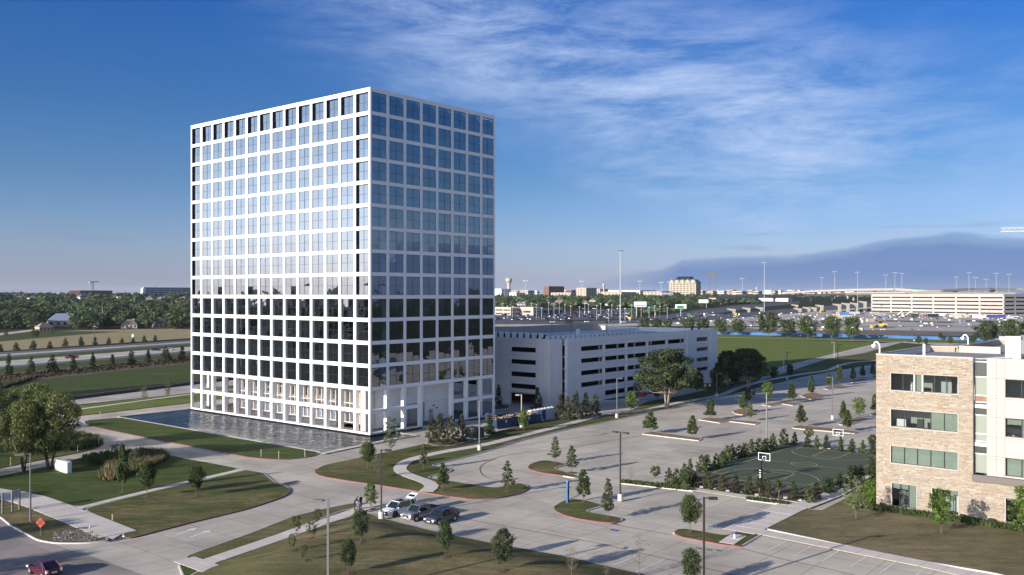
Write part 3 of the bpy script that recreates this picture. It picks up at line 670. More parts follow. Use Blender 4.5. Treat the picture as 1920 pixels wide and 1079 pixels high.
lawn('planter', [(1162, 907.8), (1166, 903.6), (1243, 911), (1302, 920.5), (1300, 923)], 'mulch', .3)
lawn('small planter', [(1399, 939), (1403, 935.5), (1478, 946), (1478, 949.8)], 'mulch', .3)
lawn('hedge bed', [(1243, 909), (1300, 885), (1470, 833), (1484, 831), (1640, 853), (1700, 862), (1700, 880), (1590, 918), (1525, 948), (1400, 931)], 'mulch', .5)
lawn('magnolia bed', [(797, 832), (812, 826), (880, 822), (884, 828), (845, 838), (815, 838)], 'mulch', .8)
lawn('tower bed', [(868, 792), (880, 786), (955, 776), (965, 779), (900, 790)], 'mulch', .5)
lawn('garage bed', [(923, 764), (938, 760), (958, 762), (952, 767), (925, 770)], 'mulch', .5)
lawn('garage lawn', [(1127, 752), (1200, 735), (1290, 723), (1290, 726), (1215, 741), (1150, 752)], 'lawn_grass', .5)
lawn('garage corner bed', [(990, 764), (1015, 764), (1062, 762), (1064, 768), (1030, 771), (995, 770)], 'mulch', .5)

# sidewalks
walk([(380, 1060), (491, 1022), (602, 983.5), (657, 964.5), (707, 946.5)], 1.9)
walk([(345, 1052), (372, 1061), (420, 1080), (480, 1106)], 2.2)
walk([(149, 955.5), (225, 936.5), (300, 918.5), (380, 900), (456, 882.5)], 1.15)
walk([(799, 924), (810, 914), (800, 905.5), (776, 897.5), (756, 888.5), (749.6, 880), (761.7, 868), (788, 859), (836, 848.5), (908, 836), (981, 818), (1050, 801), (1101, 787), (1135, 778.5), (1200, 772.5), (1270, 757), (1348, 743), (1390, 727), (1441, 714), (1508, 702), (1552, 695.6), (1570, 688), (1597, 681), (1645, 676.5), (1760, 660)], 1.9)
walk([(604, 852.5), (671, 838.5), (712, 830.5), (745, 823)], 1.2, smooth=False)
walk([(140, 770), (356, 740.5), (640, 709)], 1.5, slabs=False, smooth=False)
for (q) in ([(1244, 912), (1400, 932), (1527, 948.8), (1509, 953), (1478, 950), (1392, 936), (1300, 921), (1243, 914)],):
    flat('pavement', q, .150, 'walk_concrete')
walk([(1235, 911), (1300, 920), (1400, 934.5), (1500, 951)], 1.7, z=.155, smooth=False)
walk([(1385, 1000), (1480, 954), (1500, 946.5)], 3.6, z=.158, smooth=False)
walk([(1500, 953), (1560, 930), (1601, 909), (1630, 895)], 2.4, z=.162, smooth=False)
walk([(1405, 996), (1540, 1023), (1727, 1060), (1860, 1090), (2000, 1122)], 2.1, z=.15, smooth=False)
wk = P2([(-80, 905), (0, 921), (39, 923), (79, 934), (144, 954.6), (242, 996.7), (211, 1014), (195, 1009.5), (157, 990.5), (118, 975.5), (79, 960.5), (37, 947.5), (0, 936.5), (-80, 930)])
sheet('pavement', wk, .152, 'walk_concrete', kind='structure')
walk([(-60, 919), (20, 932), (60, 940.5), (140, 971), (222, 1005)], 3.9, z=.156, slab=3.0)
walk([(1362, 1022), (1386, 1006)], 1.6, smooth=False)

# paint on the paving
def line(pts, w, z=.034, m='paint_white', name='painted_line', mb=None):
    own = mb is None; mb = mb or MB()
    for a, b in zip(pts, pts[1:]):
        d = (b - a); 
        if d.length < .01: continue
        d.normalize(); n = Vector((-d.y, d.x)) * w / 2; a_, b_ = a - d * w * .2, b + d * w * .2
        mb.face([(a_.x + n.x, a_.y + n.y, z), (a_.x - n.x, a_.y - n.y, z), (b_.x - n.x, b_.y - n.y, z), (b_.x + n.x, b_.y + n.y, z)], m)
    if own: return mb.build(name, kind='structure')
def stall_row(p0, p1, n0, n1, pitch, length, dirv, m='paint_white', w=.13):
    """stall lines from p0 towards p1, one every pitch metres"""
    d = (p1 - p0).normalized(); k = int((p1 - p0).length / pitch)
    for i in range(k + 1):
        a = p0 + d * pitch * i; line([a, a + dirv * length], w, name='parking_line')
dx2, dy2 = DX.to_2d(), DY.to_2d()
a = G(751, 979).to_2d(); stall_row(a, G(1215, 1082).to_2d(), 0, 0, 2.74, 5.5, dx2)
a = G(1434, 1003.7).to_2d() - dx2 * 5.4; stall_row(a, G(1720, 1090).to_2d(), 0, 0, 2.74, 5.2, dx2)
for (x, y, n, L_) in ((1135, 951, 6, 5.4), (1205, 940, 5, -5.4), (1400, 941, 8, 5.2)):
    p = G(x, y).to_2d()
    for i in range(n): line([p - dx2 * 2.75 * i, p - dx2 * 2.75 * i - dy2 * L_ * (1 if L_ > 0 else 1)], .1, name='parking_line')
# the big car park: double rows running with the grid
o0 = G(884, 857).to_2d()
for row, (off, ln) in enumerate(((0.3, 5.2), (18.2, 5.2), (23.6, 5.2), (41.5, 5.2), (46.9, 5.2))):
    for i in range(0, 34):
        p = o0 + dx2 * (2 + 2.75 * i) - dy2 * off
        q = p - dy2 * ln
        skip = row >= 1 and i < 5 or row >= 3 and (14 < i < 25 or i < 9)
        if not skip: line([p, q], .1, name='parking_line')
p = G(849, 883).to_2d()
line(P2([(861, 971), (909, 980.6), (1000, 997), (1060, 1008), (1125, 1020), (1275, 1055), (1330, 1068), (1420, 1090)]), .14, m='paint_red', name='fire_lane_line')
line(P2([(1160, 986), (1260, 1003.7)]), .14, m='paint_red', name='fire_lane_line')
line(P2([(1390, 1029), (1480, 1052.5), (1535, 1063.5), (1600, 1079), (1680, 1097)]), .14, m='paint_red', name='fire_lane_line')
line(ribbon_pts(P2([(1210, 816), (1080, 838), (957, 853), (918, 865), (903, 874), (900, 882), (906, 892), (920.7, 898), (940, 901.4)])), .14, m='paint_red', name='fire_lane_line')
line(ribbon_pts(P2([(1040, 893), (1075, 903), (1090, 913), (1090, 925), (1070, 936)])), .14, m='paint_red', name='fire_lane_line')
for x, y in ((1146, 995), (1154, 996.5), (1170, 1029), (1200, 1033), (1340, 1016)):
    p = G(x, y).to_2d(); line([p, p + dx2 * .5], .35, m='paint_blue', name='painted_mark')
mbk = MB()
for x, y in ((1306, 1028), (1326, 1031), (1343, 1032), (1146, 982.5), (1152, 983)):
    p = G(x, y).to_2d(); line([p, p - dy2 * .5], .3, m='black_metal', name='painted_mark')
# turn arrows on the drive
for (x, y) in ((330, 1004), (357, 1008)):
    p = G(x, y).to_2d(); d = (G(x + 20, y - 7).to_2d() - p).normalized(); n = Vector((-d.y, d.x)); m_ = MB()
    def q(a_, b_): r = p + d * a_ + n * b_; return (r.x, r.y, .032)
    m_.face([q(0, -.12), q(2.2, -.12), q(2.2, .12), q(0, .12)], 'paint_white'); m_.face([q(2.2, -.5), q(3.2, 0), q(2.2, .5)], 'paint_white'); m_.build('turn_arrow', kind='structure')
# drain covers and asphalt patches in the drive
for (x, y, l_, w_) in ((547, 905, 2.4, 1.0), (1106, 773, 3.0, 1.0), (222, 1012, 2.2, .9)):
    p = G(x, y); m_ = MB(); m_.box((-l_ / 2, -w_ / 2, 0), (l_ / 2, w_ / 2, .012), 'asphalt'); m_.build('drain_patch', loc=(p.x, p.y, .026), rotz=TH, kind='structure')

# ------------------------------------------------------------------ left: road, medians and the field
def band(name, l0, r0, l1, r1, z, m):
    """strip between two lines given by their heights at the photo's left edge and at the tower"""
    f = lambda a, b, x: a + (b - a) * x / 356
    return flat(name, [(-500, f(l0, r0, -500)), (920, f(l0, r0, 920) if f(l0, r0, 920) > 575 else 590), (920, max(580, f(l1, r1, 920))), (-500, f(l1, r1, -500))], z, m)
band('lawn', 714, 680, 746, 716, .03, 'green_lawn')
band('concrete_apron', 768, 723, 775, 737, .035, 'road_concrete')
band('mulch_bed', 702, 668, 720, 681.5, .05, 'mulch')
band('median', 690, 657, 703, 669, .035, 'green_lawn')
band('highway', 677, 649, 687.6, 657.6, .06, 'paving_concrete')
band('road_shoulder', 687.6, 657.6, 692, 661.5, .055, 'shoulder_dark')
band('median', 670, 643, 677, 649, .04, 'green_lawn')
band('highway', 663.5, 638.2, 666.5, 640, .06, 'paving_concrete')
band('road_shoulder', 659, 634.5, 663.5, 638.2, .05, 'shoulder_dark')
band('road_shoulder', 666.5, 640, 670.5, 643, .05, 'shoulder_dark')
flat('field', [(-700, 640), (0, 632), (60, 624), (150, 619.5), (356, 616), (900, 606), (900, 610), (356, 634.5), (0, 659), (-700, 712)], .03, 'tan_field')
flat('field', [(-700, 632), (0, 629), (75, 622), (150, 621.5), (225, 622), (150, 628), (90, 633), (0, 641), (-700, 655)], .045, 'green_lawn')
flat('access_road', [(-400, 628), (0, 625), (75, 616.5), (75, 620), (0, 629.5), (-400, 636)], .06, 'paving_concrete')
# low dark retaining kerb below the big lawn
p0, p1 = G(60, 758), G(900, 655); d = (p1 - p0); m_ = MB(); n_ = 46
for i in range(n_):
    a, b = p0 + d * (i / n_), p0 + d * ((i + .985) / n_); nn = Vector((-d.y, d.x, 0)).normalized() * .35
    vs = [a - nn, b - nn, b + nn, a + nn]; m_.add([(v.x, v.y, 0) for v in vs] + [(v.x, v.y, .75) for v in vs], [(4, 5, 6, 7), (0, 1, 5, 4), (1, 2, 6, 5), (2, 3, 7, 6), (3, 0, 4, 7)], 'shoulder_dark')
m_.build('retaining_wall', label='low dark retaining wall along the bottom of the big green lawn', cat='wall')

# right: green field, path, roads, building site
flat('field', [(1300, 632), (1340, 633), (1641, 642.5), (1641, 645), (1454, 689), (1419, 716), (1330, 731), (1150, 720)], .03, 'field_grass')
flat('road', [(1100, 760), (1275, 740), (1330, 728), (1419, 713), (1457, 695.6), (1552, 667), (1641, 650), (1700, 640), (1700, 645), (1760, 648), (1552, 673), (1492, 693), (1419, 716.5), (1330, 731.5), (1275, 743.5), (1183, 771.5)], .03, 'road_concrete')
walk([(1250, 630.5), (1340, 632.5), (1680, 641.5), (2100, 655)], 3, z=.05, slabs=False, smooth=False)
flat('verge', [(1250, 626), (1700, 634), (2100, 644), (2100, 652), (1680, 641), (1250, 631)], .028, 'field_grass')
flat('verge', [(1690, 643), (1790, 650), (2100, 660), (2100, 700), (1760, 665), (1660, 664), (1600, 668)], .08, 'green_lawn')
flat('building_site', [(1200, 619), (1450, 606), (1640, 614.0), (2300, 617), (2400, 636), (1700, 629.5), (1340, 624)], .03, 'site_soil')
draped('building_site', [(1330, 590), (1640, 585), (2100, 590), (2300, 613), (1640, 613), (1450, 612), (1200, 612)], .06, 'site_ground')
flat('building_site', [(1380, 612), (1640, 612.5), (2100, 612), (2300, 624), (1900, 624), (1640, 619), (1450, 621)], .05, 'site_ground')
for q in ([(1400, 603), (1480, 601), (1478, 605), (1410, 607)], [(1640, 600), (1800, 604), (1780, 606.5), (1640, 603)], [(1800, 600), (1900, 603), (1890, 606), (1810, 604)], [(1720, 609), (1790, 610.5), (1780, 611.8), (1722, 611)], [(1500, 609), (1600, 607), (1590, 611), (1510, 612)]):
    draped('dirt_patch', q, .10, 'site_soil')
draped('highway', [(700, 603), (1100, 602.5), (1240, 598.5), (1330, 592), (1430, 583.5), (1580, 571.5), (1650, 566.5), (1650, 572), (1580, 580), (1430, 593), (1330, 601), (1240, 606), (1100, 608), (700, 609)], .12, 'asphalt')
draped('highway', [(1180, 599), (1260, 589), (1330, 579), (1420, 569), (1500, 565), (1500, 569), (1430, 576), (1340, 589), (1250, 598)], .16, 'asphalt')
draped('frontage_road', [(900, 609), (1100, 608.5), (1240, 606.5), (1330, 601.6), (1430, 594), (1650, 574), (1650, 577), (1430, 599), (1330, 606), (1240, 611), (1100, 613), (900, 613)], .2, 'paving_concrete')
draped('car_park', [(860, 583), (1060, 585), (1190, 577), (1190, 598), (1060, 601), (860, 604)], .12, 'asphalt')

# ------------------------------------------------------------------ reflecting pool round the tower
TN = G(694, 820); TW, TD, THH = 34.2, 58.6, 62.5                 # tower: x extent, y extent, height
def L2W(x, y): return TN.to_2d() + dx2 * x + dy2 * y
pc = G(601, 849).to_2d() - TN.to_2d(); PX0, PY0 = pc.dot(dx2), pc.dot(dy2)
pe = G(228, 782.5).to_2d() - TN.to_2d(); PY1 = pe.dot(dy2)
m_ = MB(); m_.box((PX0, PY0, .02), (6.0, PY1, .10), 'water', skip=(0,)); m_.build('water', loc=(TN.x, TN.y, 0), rotz=TH, kind='structure')
m_ = MB()
for a, b in (((PX0 - .35, PY0 - .35), (PX0, PY1)), ((PX0, PY0 - .35), (6.3, PY0)), ((PX0, PY1), (6.3, PY1 + .35)), ((6.0, PY0), (6.3, -.1))):
    m_.box((*a, 0), (*b, .20), 'pool_stone')
m_.build('pool_rim', loc=(TN.x, TN.y, 0), rotz=TH, kind='structure')

# ------------------------------------------------------------------ the white tower
T = thing('office_tower', 'tall white office tower with a square grid facade, standing in the reflecting pool', 'office tower', (TN.x, TN.y, 0), TH)
NX, NY = 8, 14; BX, BY = TW / NX, TD / NY; CWH = .335; PIT = 4.118; FD = .75
ZT = lambda k: 61.72 - PIT * k           # top of window row k
WH = 3.43
# columns
def col_box(x0, x1, y0, y1, z0=.35, z1=THH): m_ = MB(); m_.box((x0, y0, z0), (x1, y1, z1), 'white_facade'); return m_.build('column', T)
for j in range(1, NY):
    y = j * BY; col_box(0, FD, 0, 0) if False else None
    m_ = MB(); m_.box((TW - FD, y - CWH, .35), (TW, y + CWH, THH - .004), 'white_facade'); m_.build('column', T)
cs = .42
# left face is the plane y... the face seen lit is local x = 0 side (runs along local y); the shaded face is local y = 0 (runs along local x)
for j in range(1, NY): m_ = MB(); m_.box((0, j * BY - CWH, .35), (FD, j * BY + CWH, THH - .004), 'white_facade'); m_.build('column', T)
for i in range(1, NX):
    z0 = ZT(13) + .74 if i == 4 else .35
    m_ = MB(); m_.box((i * BX - CWH, 0, z0), (i * BX + CWH, FD, THH - .004), 'white_facade'); m_.build('column', T)
    m_ = MB(); m_.box((i * BX - CWH, TD - FD, .35), (i * BX + CWH, TD, THH - .004), 'white_facade'); m_.build('column', T)
for x, y in ((0, 0), (TW - cs, 0), (0, TD - cs), (TW - cs, TD - cs)):
    m_ = MB(); m_.box((x, y, .35), (x + cs, y + cs, THH), 'white_facade'); m_.build('column', T)
# spandrels: one per floor and face, set 6 mm behind the columns
e = .006
for k in range(16):
    z1 = ZT(k) + (PIT - WH if k else THH - .01 - ZT(0)); z0 = ZT(k)
    if k == 15: z0, z1 = .36, ZT(14) - WH - .0
    for nm, a, b in (('x0', (e, cs, z0), (FD - e, TD - cs, z1)), ('x1', (TW - FD + e, cs, z0), (TW - e, TD - cs, z1)), ('y1', (cs, TD - FD + e, z0), (TW - cs, TD - e, z1))):
        m_ = MB(); m_.box(a, b, 'white_facade'); m_.build('spandrel', T)
    if k in (14, 15):
        for a, b in ((cs, 3 * BX + .1), (5 * BX - .1, TW - cs)):
            m_ = MB(); m_.box((a, e, z0), (b, FD - e, z1), 'white_facade'); m_.build('spandrel', T)
    else:
        m_ = MB(); m_.box((cs, e, z0), (TW - cs, FD - e, z1), 'white_facade'); m_.build('spandrel', T)
m_ = MB(); m_.box((.5, .5, -.1), (TW - .5, TD - .5, .36), 'black_metal'); m_.build('plinth', T)
m_ = MB(); m_.box((.7, .7, 61.2), (TW - .7, TD - .7, 61.5), 'roof_grey'); m_.build('roof', T)
# interior: floor slabs, core and round columns seen through the glass
for k in range(1, 14):
    m_ = MB(); z = ZT(k) + .12
    m_.box((1.1, 1.1, z), (TW - 1.1, TD - 1.1, z + .45), 'interior_white'); m_.build('floor_slab', T)
m_ = MB(); m_.box((12.5, 17, .4), (22.5, 42, 61.2), 'interior_core'); m_.build('core', T)
m_ = MB()
for j in range(1, 14, 2):
    for x in (2.4, TW - 2.4): m_.box((x - .35, j * BY + BY / 2 - .35, ZT(13) + .2), (x + .35, j * BY + BY / 2 + .35, 61.2), 'interior_white')
for i in (1, 3, 5):
    m_.box((i * BX + 1.0, 2.0, ZT(13) + .2), (i * BX + 1.7, 2.7, 61.2), 'interior_white')
m_.build('interior_column', T, kind='stuff')
R = random.Random(5)
m_ = MB()
for k in range(1, 12):
    for _ in range(5):
        y = R.uniform(2, TD - 8); x = R.uniform(3, 9); z = ZT(k) - PIT + .6; m_.box((x, y, z), (x + .15, y + R.uniform(2, 6), z + 3.3), 'interior_white')
    if k < 8 and R.random() < .8: x = R.uniform(1.6, 4); m_.box((x, 3, ZT(k) - PIT + .6), (x + R.uniform(1, 2.5), 3.2, ZT(k) - PIT + 2.4), 'interior_white')
m_.build('partition', T, kind='stuff')
# windows
npane = 0
def window(face, i, k):
    global npane
    deep = .10
    if face == 'L':
        if k == 0: deep = .44
        elif i in (0, NY - 1) and k < 9: deep = .42
        elif k >= 9: deep = .32
        w = BY - 2 * CWH; c = i * BY + BY / 2
        if i == 0: w = BY - CWH - cs; c = cs + w / 2
        if i == NY - 1: w = BY - CWH - cs; c = TD - cs - w / 2
        base, rz = (deep, c, 0), math.radians(-90)      # window built in x-z plane facing -y
    elif face == 'R':
        w = BX - 2 * CWH; c = i * BX + BX / 2
        if i == 0: w = BX - CWH - cs; c = cs + w / 2
        if i == NX - 1: w = BX - CWH - cs; c = TW - cs - w / 2
        base, rz = (c, deep, 0), 0.
    z0 = ZT(k) - WH; hw = w / 2; f = .045
    m_ = MB()
    for a, b in (((-hw, -.03, 0), (-hw + f * 1.3, .06, WH)), ((hw - f * 1.3, -.03, 0), (hw, .06, WH)), ((-hw, -.03, 0.0), (hw, .055, f)), ((-hw, -.03, WH - f * 1.5), (hw, .055, WH)),
                 ((-f / 2, -.035, f), (f / 2, .05, WH - f * 1.5)), ((-hw + f, -.04, WH / 2 - f / 2), (hw - f, .045, WH / 2 + f / 2))):
        m_.box(a, b, 'dark_frame')
    wo_ = m_.build('window', T, loc=(base[0], base[1], z0), rotz=rz)
    if deep > .4:
        r = MB(); q = .02; dd = deep - .06
        r.box((-hw, -dd, 0), (-hw + q, -.04, WH), 'black_metal'); r.box((hw - q, -dd, 0), (hw, -.04, WH), 'black_metal'); r.box((-hw + q, -dd, WH - q), (hw - q, -.04, WH), 'black_metal')
        r.build('reveal', wo_)
    single = (face == 'R' and (i < 4) or face == 'L' and i < 3) and npane + 4 <= 300
    g = MB()
    for cx in (0, 1):
        for cz in (0, 1):
            x0, x1 = ((-hw + .04, -.01), (.01, hw - .04))[cx]; z_0, z_1 = ((.03, WH / 2), (WH / 2, WH - .05))[cz]
            t1, t2 = R.gauss(0, .0045), R.gauss(0, .0045); xm, zm = (x0 + x1) / 2, (z_0 + z_1) / 2; wv = (x1 - x0) / 2
            pts = [(x, .0 + (x - xm) * t1 + (z - zm) * t2, z) for x, z in ((x0, z_0), (x1, z_0), (x1, z_1), (x0, z_1))]
            if single:
                p_ = MB(); p_.face(pts, 'tower_glass'); p_.build('pane', wo_); npane += 1
            else: g.face(pts, 'tower_glass')
    if g.f: g.build('glazing', wo_)
for k in range(13):
    for i in range(NY): window('L', i, k)
    for i in range(NX): window('R', i, k)
# rear faces: plain glazing
m_ = MB()
for k in range(13):
    z0 = ZT(k) - WH
    for j in range(NY): m_.face([(TW - .3, j * BY + .4, z0), (TW - .3, (j + 1) * BY - .4, z0), (TW - .3, (j + 1) * BY - .4, z0 + WH), (TW - .3, j * BY + .4, z0 + WH)], 'tower_glass')
    for i in range(NX): m_.face([(i * BX + .4, TD - .3, z0), ((i + 1) * BX - .4, TD - .3, z0), ((i + 1) * BX - .4, TD - .3, z0 + WH), (i * BX + .4, TD - .3, z0 + WH)], 'tower_glass')
m_.build('rear_glazing', T, kind='stuff')
# arcade: soffit, deck, recessed lobby with cream fins, panelled wall
zs = ZT(13) + .12; zd = .72
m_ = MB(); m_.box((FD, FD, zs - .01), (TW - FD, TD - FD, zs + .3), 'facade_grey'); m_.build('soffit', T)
m_ = MB(); m_.box((FD + .01, FD + .01, .37), (TW - FD - .01, TD - FD - .01, zd), 'brown_trim'); m_.build('arcade_floor', T)
LY0, LY1, LX0 = 2.6, 11 * BY + 1.4, 3.6
for fl in range(1):
    m_ = MB(); m_.face([(LX0 + .12, LY0, zd), (LX0 + .12, LY1, zd), (LX0 + .12, LY1, zs), (LX0 + .12, LY0, zs)], 'clear_glass'); m_.face([(LX0, LY1 - .1, zd), (12, LY1 - .1, zd), (12, LY1 - .1, zs), (LX0, LY1 - .1, zs)], 'clear_glass'); m_.build('lobby_glazing', T)
y = LY0; 
while y < LY1:
    m_ = MB(); m_.box((LX0 - .12, y, zd + .6), (LX0 + .1, y + .14, zs), 'lobby_cream'); m_.build('mullion', T); y += BY / 3
for z in (zd + .6, zd + 2.9, zd + 4.2, zd + 6.7):
    m_ = MB(); m_.box((LX0 - .10, LY0 + .14, z), (LX0 + .08, LY1, z + .14), 'lobby_cream'); m_.build('transom', T)
m_ = MB(); m_.box((9.5, LY0 + 2, zd), (10.0, LY1 - 3, zs), 'brown_trim')
y = LY0 + 3
while y < LY1 - 3:
    m_.box((8.9, y, zd), (9.4, y + R.uniform(.5, 1.1), zs), R.choice(['lobby_cream', 'lobby_warm', 'brown_trim'])); y += R.uniform(1.3, 2.6)
for _ in range(16):
    x, y = R.uniform(4.5, 8), R.uniform(LY0 + 1, LY1 - 20); m_.box((x, y, zd), (x + .8, y + .8, zd + R.uniform(.8, 1.6)), R.choice(['lobby_warm', 'pale_panel', 'dark_frame']))
m_.build('lobby_interior', T, kind='stuff')
m_ = MB()
for j in (11.2, 12.1, 13.0):
    m_.box((6.0, j * BY, zd), (6.7, j * BY + .7, zs), 'white_facade'); m_.box((TW - 6, j * BY, zd), (TW - 5.3, j * BY + .7, zs), 'white_facade')
m_.build('inner_column', T)
# panelled wall behind the shaded arcade, loading door, corner pier
WY = 3.0
PW = 5.6 * BX
for i in range(9):
    x0 = 2.2 + (PW - 2.2) * i / 9; x1 = 2.2 + (PW - 2.2) * (i + 1) / 9
    for z0, z1 in ((zd, 4.5), (4.5, 6.3), (6.3, zs)):
        if z0 < 4.4 and 3 * BX - .2 < (x0 + x1) / 2 < 3 * BX + 3.6: continue
        m_ = MB(); m_.box((x0 + .015, WY, z0 + .015), (x1 - .015, WY + .25, z1 - .015), 'white_facade'); m_.build('wall_panel', T)
m_ = MB(); m_.box((2.2, WY + .2, zd), (PW, WY + 9, zs), 'interior_core', skip=(5,)); m_.build('service_room', T)
m_ = MB(); m_.box((3 * BX - .1, WY + .05, zd - .4), (3 * BX + 3.7, WY + .15, 4.4), 'pale_panel')
for z in np.arange(.9, 4.3, .45): m_.box((3 * BX - .1, WY + .035, z), (3 * BX + 3.7, WY + .05, z + .03), 'grey_metal')
m_.build('loading_door', T)
m_ = MB(); m_.box((3 * BX + 5.0, WY - .06, zd - .2), (3 * BX + 6.1, WY, 3.0), 'facade_grey'); m_.build('door', T)
m_ = MB(); m_.box((.9, 2.3, zd), (2.0, 3.6, zs), 'lobby_cream'); m_.build('corner_pier', T)
m_ = MB(); m_.box((3 * BX + .4, -2.5, .02), (5 * BX - .4, WY, zd - .2), 'pool_stone'); m_.build('loading_ramp', T)
for i in range(6):
    m_ = MB(); x = 3 * BX + 5.2 + (i % 3) * .9 + .3 * (i // 3); z = 2.6 + .5 * ((i * 2) % 3); m_.tube((x, WY - .1, z), (x, WY - .03, z), .14, .14, 10, 'kerb_red'); m_.build('wall_light', T)

# ------------------------------------------------------------------ generic banded building (far blocks and car parks)
def banded(name, label, cat, C, dA, LA, dB, LB, h, floors, wall, win='window_dark', frac=.5, pA=6., pB=6., pier=.14, deep=.35, parapet=.9, roof='roof_grey', z0=0., group=None, piers=True, base=0.):
    """core of dark openings, with a wall band per storey and piers in front; C is the near corner"""
    dA, dB = Vector((*dA, 0)).normalized(), Vector((*dB, 0)).normalized()
    if (dA.x * dB.y - dA.y * dB.x) < 0: dA, dB, LA, LB, pA, pB = dB, dA, LB, LA, pB, pA
    rz = math.atan2(dA.y, dA.x); t = thing(name, label, cat, (C.x, C.y, C.z), rz, group)
    m_ = MB(); m_.box((deep, deep, z0), (LA - deep, LB - deep, h - parapet), win, skip=(5 - 5,)); m_.build('window_band', t, kind='stuff')
    fh = (h - parapet - base) / floors; m_ = MB(); bh = fh * (1 - frac)
    zz = [(z0, base + bh * .5)] if base + bh * .5 > .01 else []
    for k in range(1, floors): zz.append((base + fh * k - bh * .5, base + fh * k + bh * .5))
    zz.append((base + fh * floors - bh * .5, h))
    for a, b in zz:
        w = deep + .02
        m_.box((0, 0, a), (LA, w, b), wall); m_.box((0, LB - w, a), (LA, LB, b), wall); m_.box((0, w, a), (w, LB - w, b), wall); m_.box((LA - w, w, a), (LA, LB - w, b), wall)
    m_.build('wall', t)
    m_ = MB(); q = .02
    if piers:
        for L_, p_, ax in ((LA, pA, 0), (LB, pB, 1)):
            n = max(1, round(L_ / p_)); pw = p_ * pier
            for i in range(n + 1):
                c = max(pw / 2, min(L_ - pw / 2, L_ * i / n))
                for s in (0, 1):
                    if ax == 0: y0 = q if s == 0 else LB - deep - .1; m_.box((c - pw / 2, y0, z0), (c + pw / 2, y0 + deep + .1 - q, h - .05), wall)
                    else: x0 = q if s == 0 else LA - deep - .1; m_.box((x0, c - pw / 2, z0), (x0 + deep + .1 - q, c + pw / 2, h - .06), wall)
        m_.build('pier', t, kind='stuff')
    m_ = MB(); m_.box((deep + .03, deep + .03, h - parapet), (LA - deep - .03, LB - deep - .03, h - parapet + .1), roof); m_.build('roof', t)
    return t
def gridcorner(xc, yb, x0, x1, ytop, off=0):
    """near corner seen at (xc, yb); lengths so that the faces end at x0 (left) and x1 (right)"""
    C = G(xc, yb); C.z += off
    def run(px, d): k = (px - 960) / FPX; den = d.x - k * d.y; return (k * C.y - C.x) / den
    LA = run(x0, DY) if x0 < xc else 8; LB = run(x1, DX) if x1 > xc else 8
    h = (yb - ytop) / FPX * C.y
    return C, max(LA, 6), max(LB, 6), h

# ------------------------------------------------------------------ the middle garage
C = G(1031.4, 765); GLN, GWD, GH = 42.0, 79.5, 15.4
K = thing('parking_garage', 'white five-level parking garage behind the tower with long dark slots in its side', 'parking garage', (C.x, C.y, 0), TH)
def slotted(parent, axis, off, length, slots, h, th=.45, m='garage_wall', nm='wall', x0=0., sgn=1):
    """wall along an axis with rectangular slots cut out: boxes between the slots; slots = [(a, b, z0, z1)]"""
    us = sorted({x0, length, *[s[0] for s in slots], *[s[1] for s in slots]}); m_ = MB()
    for a, b in zip(us, us[1:]):
        zz = sorted([(s[2], s[3]) for s in slots if s[0] <= a + 1e-6 and s[1] >= b - 1e-6]); z = 0
        for s0, s1 in zz + [(h, h)]:
            if s0 > z + 1e-4:
                if axis == 'x': m_.box((a, off, z), (b, off + th * sgn, s0) if sgn > 0 else (b, off, s0), m) if sgn > 0 else m_.box((a, off - th, z), (b, off, s0), m)
                else: m_.box((off, a, z), (off + th, b, s0), m)
            z = s1
    return m_.build(nm, parent)
rowsz = [(12.2, 13.3), (9.4, 10.45), (6.5, 7.6), (3.75, 4.85)]
slA = [(4.1, 11.5, a, b) for a, b in rowsz] + [(4.1, 11.6, 0, 2.9)] + [(22, 36, a, b) for a, b in rowsz]
slotted(K, 'y', 0, GLN, slA, GH)
slB = []
for i in range(5):
    a = 10.8 + 10.05 * i
    for r in rowsz + ([(1.0, 2.2)] if i else []): slB.append((a, a + 9.4, *r))
for r in rowsz: slB.append((67, 74.1, *r))
slotted(K, 'x', -.9, GWD, slB, GH, th=.5, x0=5.0)
m_ = MB(); m_.box((.45, 0, 0), (4.6, .4, GH - .01), 'garage_wall'); m_.box((4.6, .35, 0), (5.0, .6, GH - .02), 'garage_wall'); m_.build('wall', K)
m_ = MB(); m_.box((4.62, .10, 0), (4.98, .34, GH), 'dark_void'); m_.build('notch_shade', K)  # near-black strip painted in as the shadow of the notch between the blocks
for a_, b_, c_ in [((10.8 + 10.05 * i - .5, -.98, .8), (10.8 + 10.05 * i - .2, -.9, 13.6), 'garage_wall') for i in range(1, 5)] + [((61.6, -1.0, 0), (61.85, -.9, GH), 'garage_wall'), ((75.2, -1.0, 0), (75.45, -.9, GH), 'garage_wall'), ((5.0, -1.0, 0), (5.5, -.9, GH + .02), 'white_facade')]:
    m_ = MB(); m_.box(a_, b_, c_); m_.build('pilaster', K)
for y in (GLN - .45,): m_ = MB(); m_.box((.45, y, 0), (GWD, GLN, GH), 'garage_wall'); m_.build('wall', K)
m_ = MB(); m_.box((GWD - .45, -.4, 0), (GWD, GLN - .45, GH - .004), 'garage_wall'); m_.build('wall', K)
for z in (2.4, 5.2, 8.0, 10.8):
    m_ = MB(); m_.box((5.3, -.38, z + .15), (GWD - .5, .5, z + .55), 'facade_grey'); m_.box((.5, .5, z + .15), (GWD - .5, GLN - .5, z + .55), 'facade_grey'); m_.build('floor_slab', K)
m_ = MB(); m_.box((.5, .62, 13.7), (GWD - .5, GLN - .5, 14.1), 'kerb_concrete'); m_.box((5.3, -.38, 13.7), (GWD - .5, .62, 14.1), 'kerb_concrete'); m_.build('roof_deck', K)
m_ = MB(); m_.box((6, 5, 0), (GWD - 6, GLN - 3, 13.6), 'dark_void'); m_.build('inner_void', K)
m_ = MB()
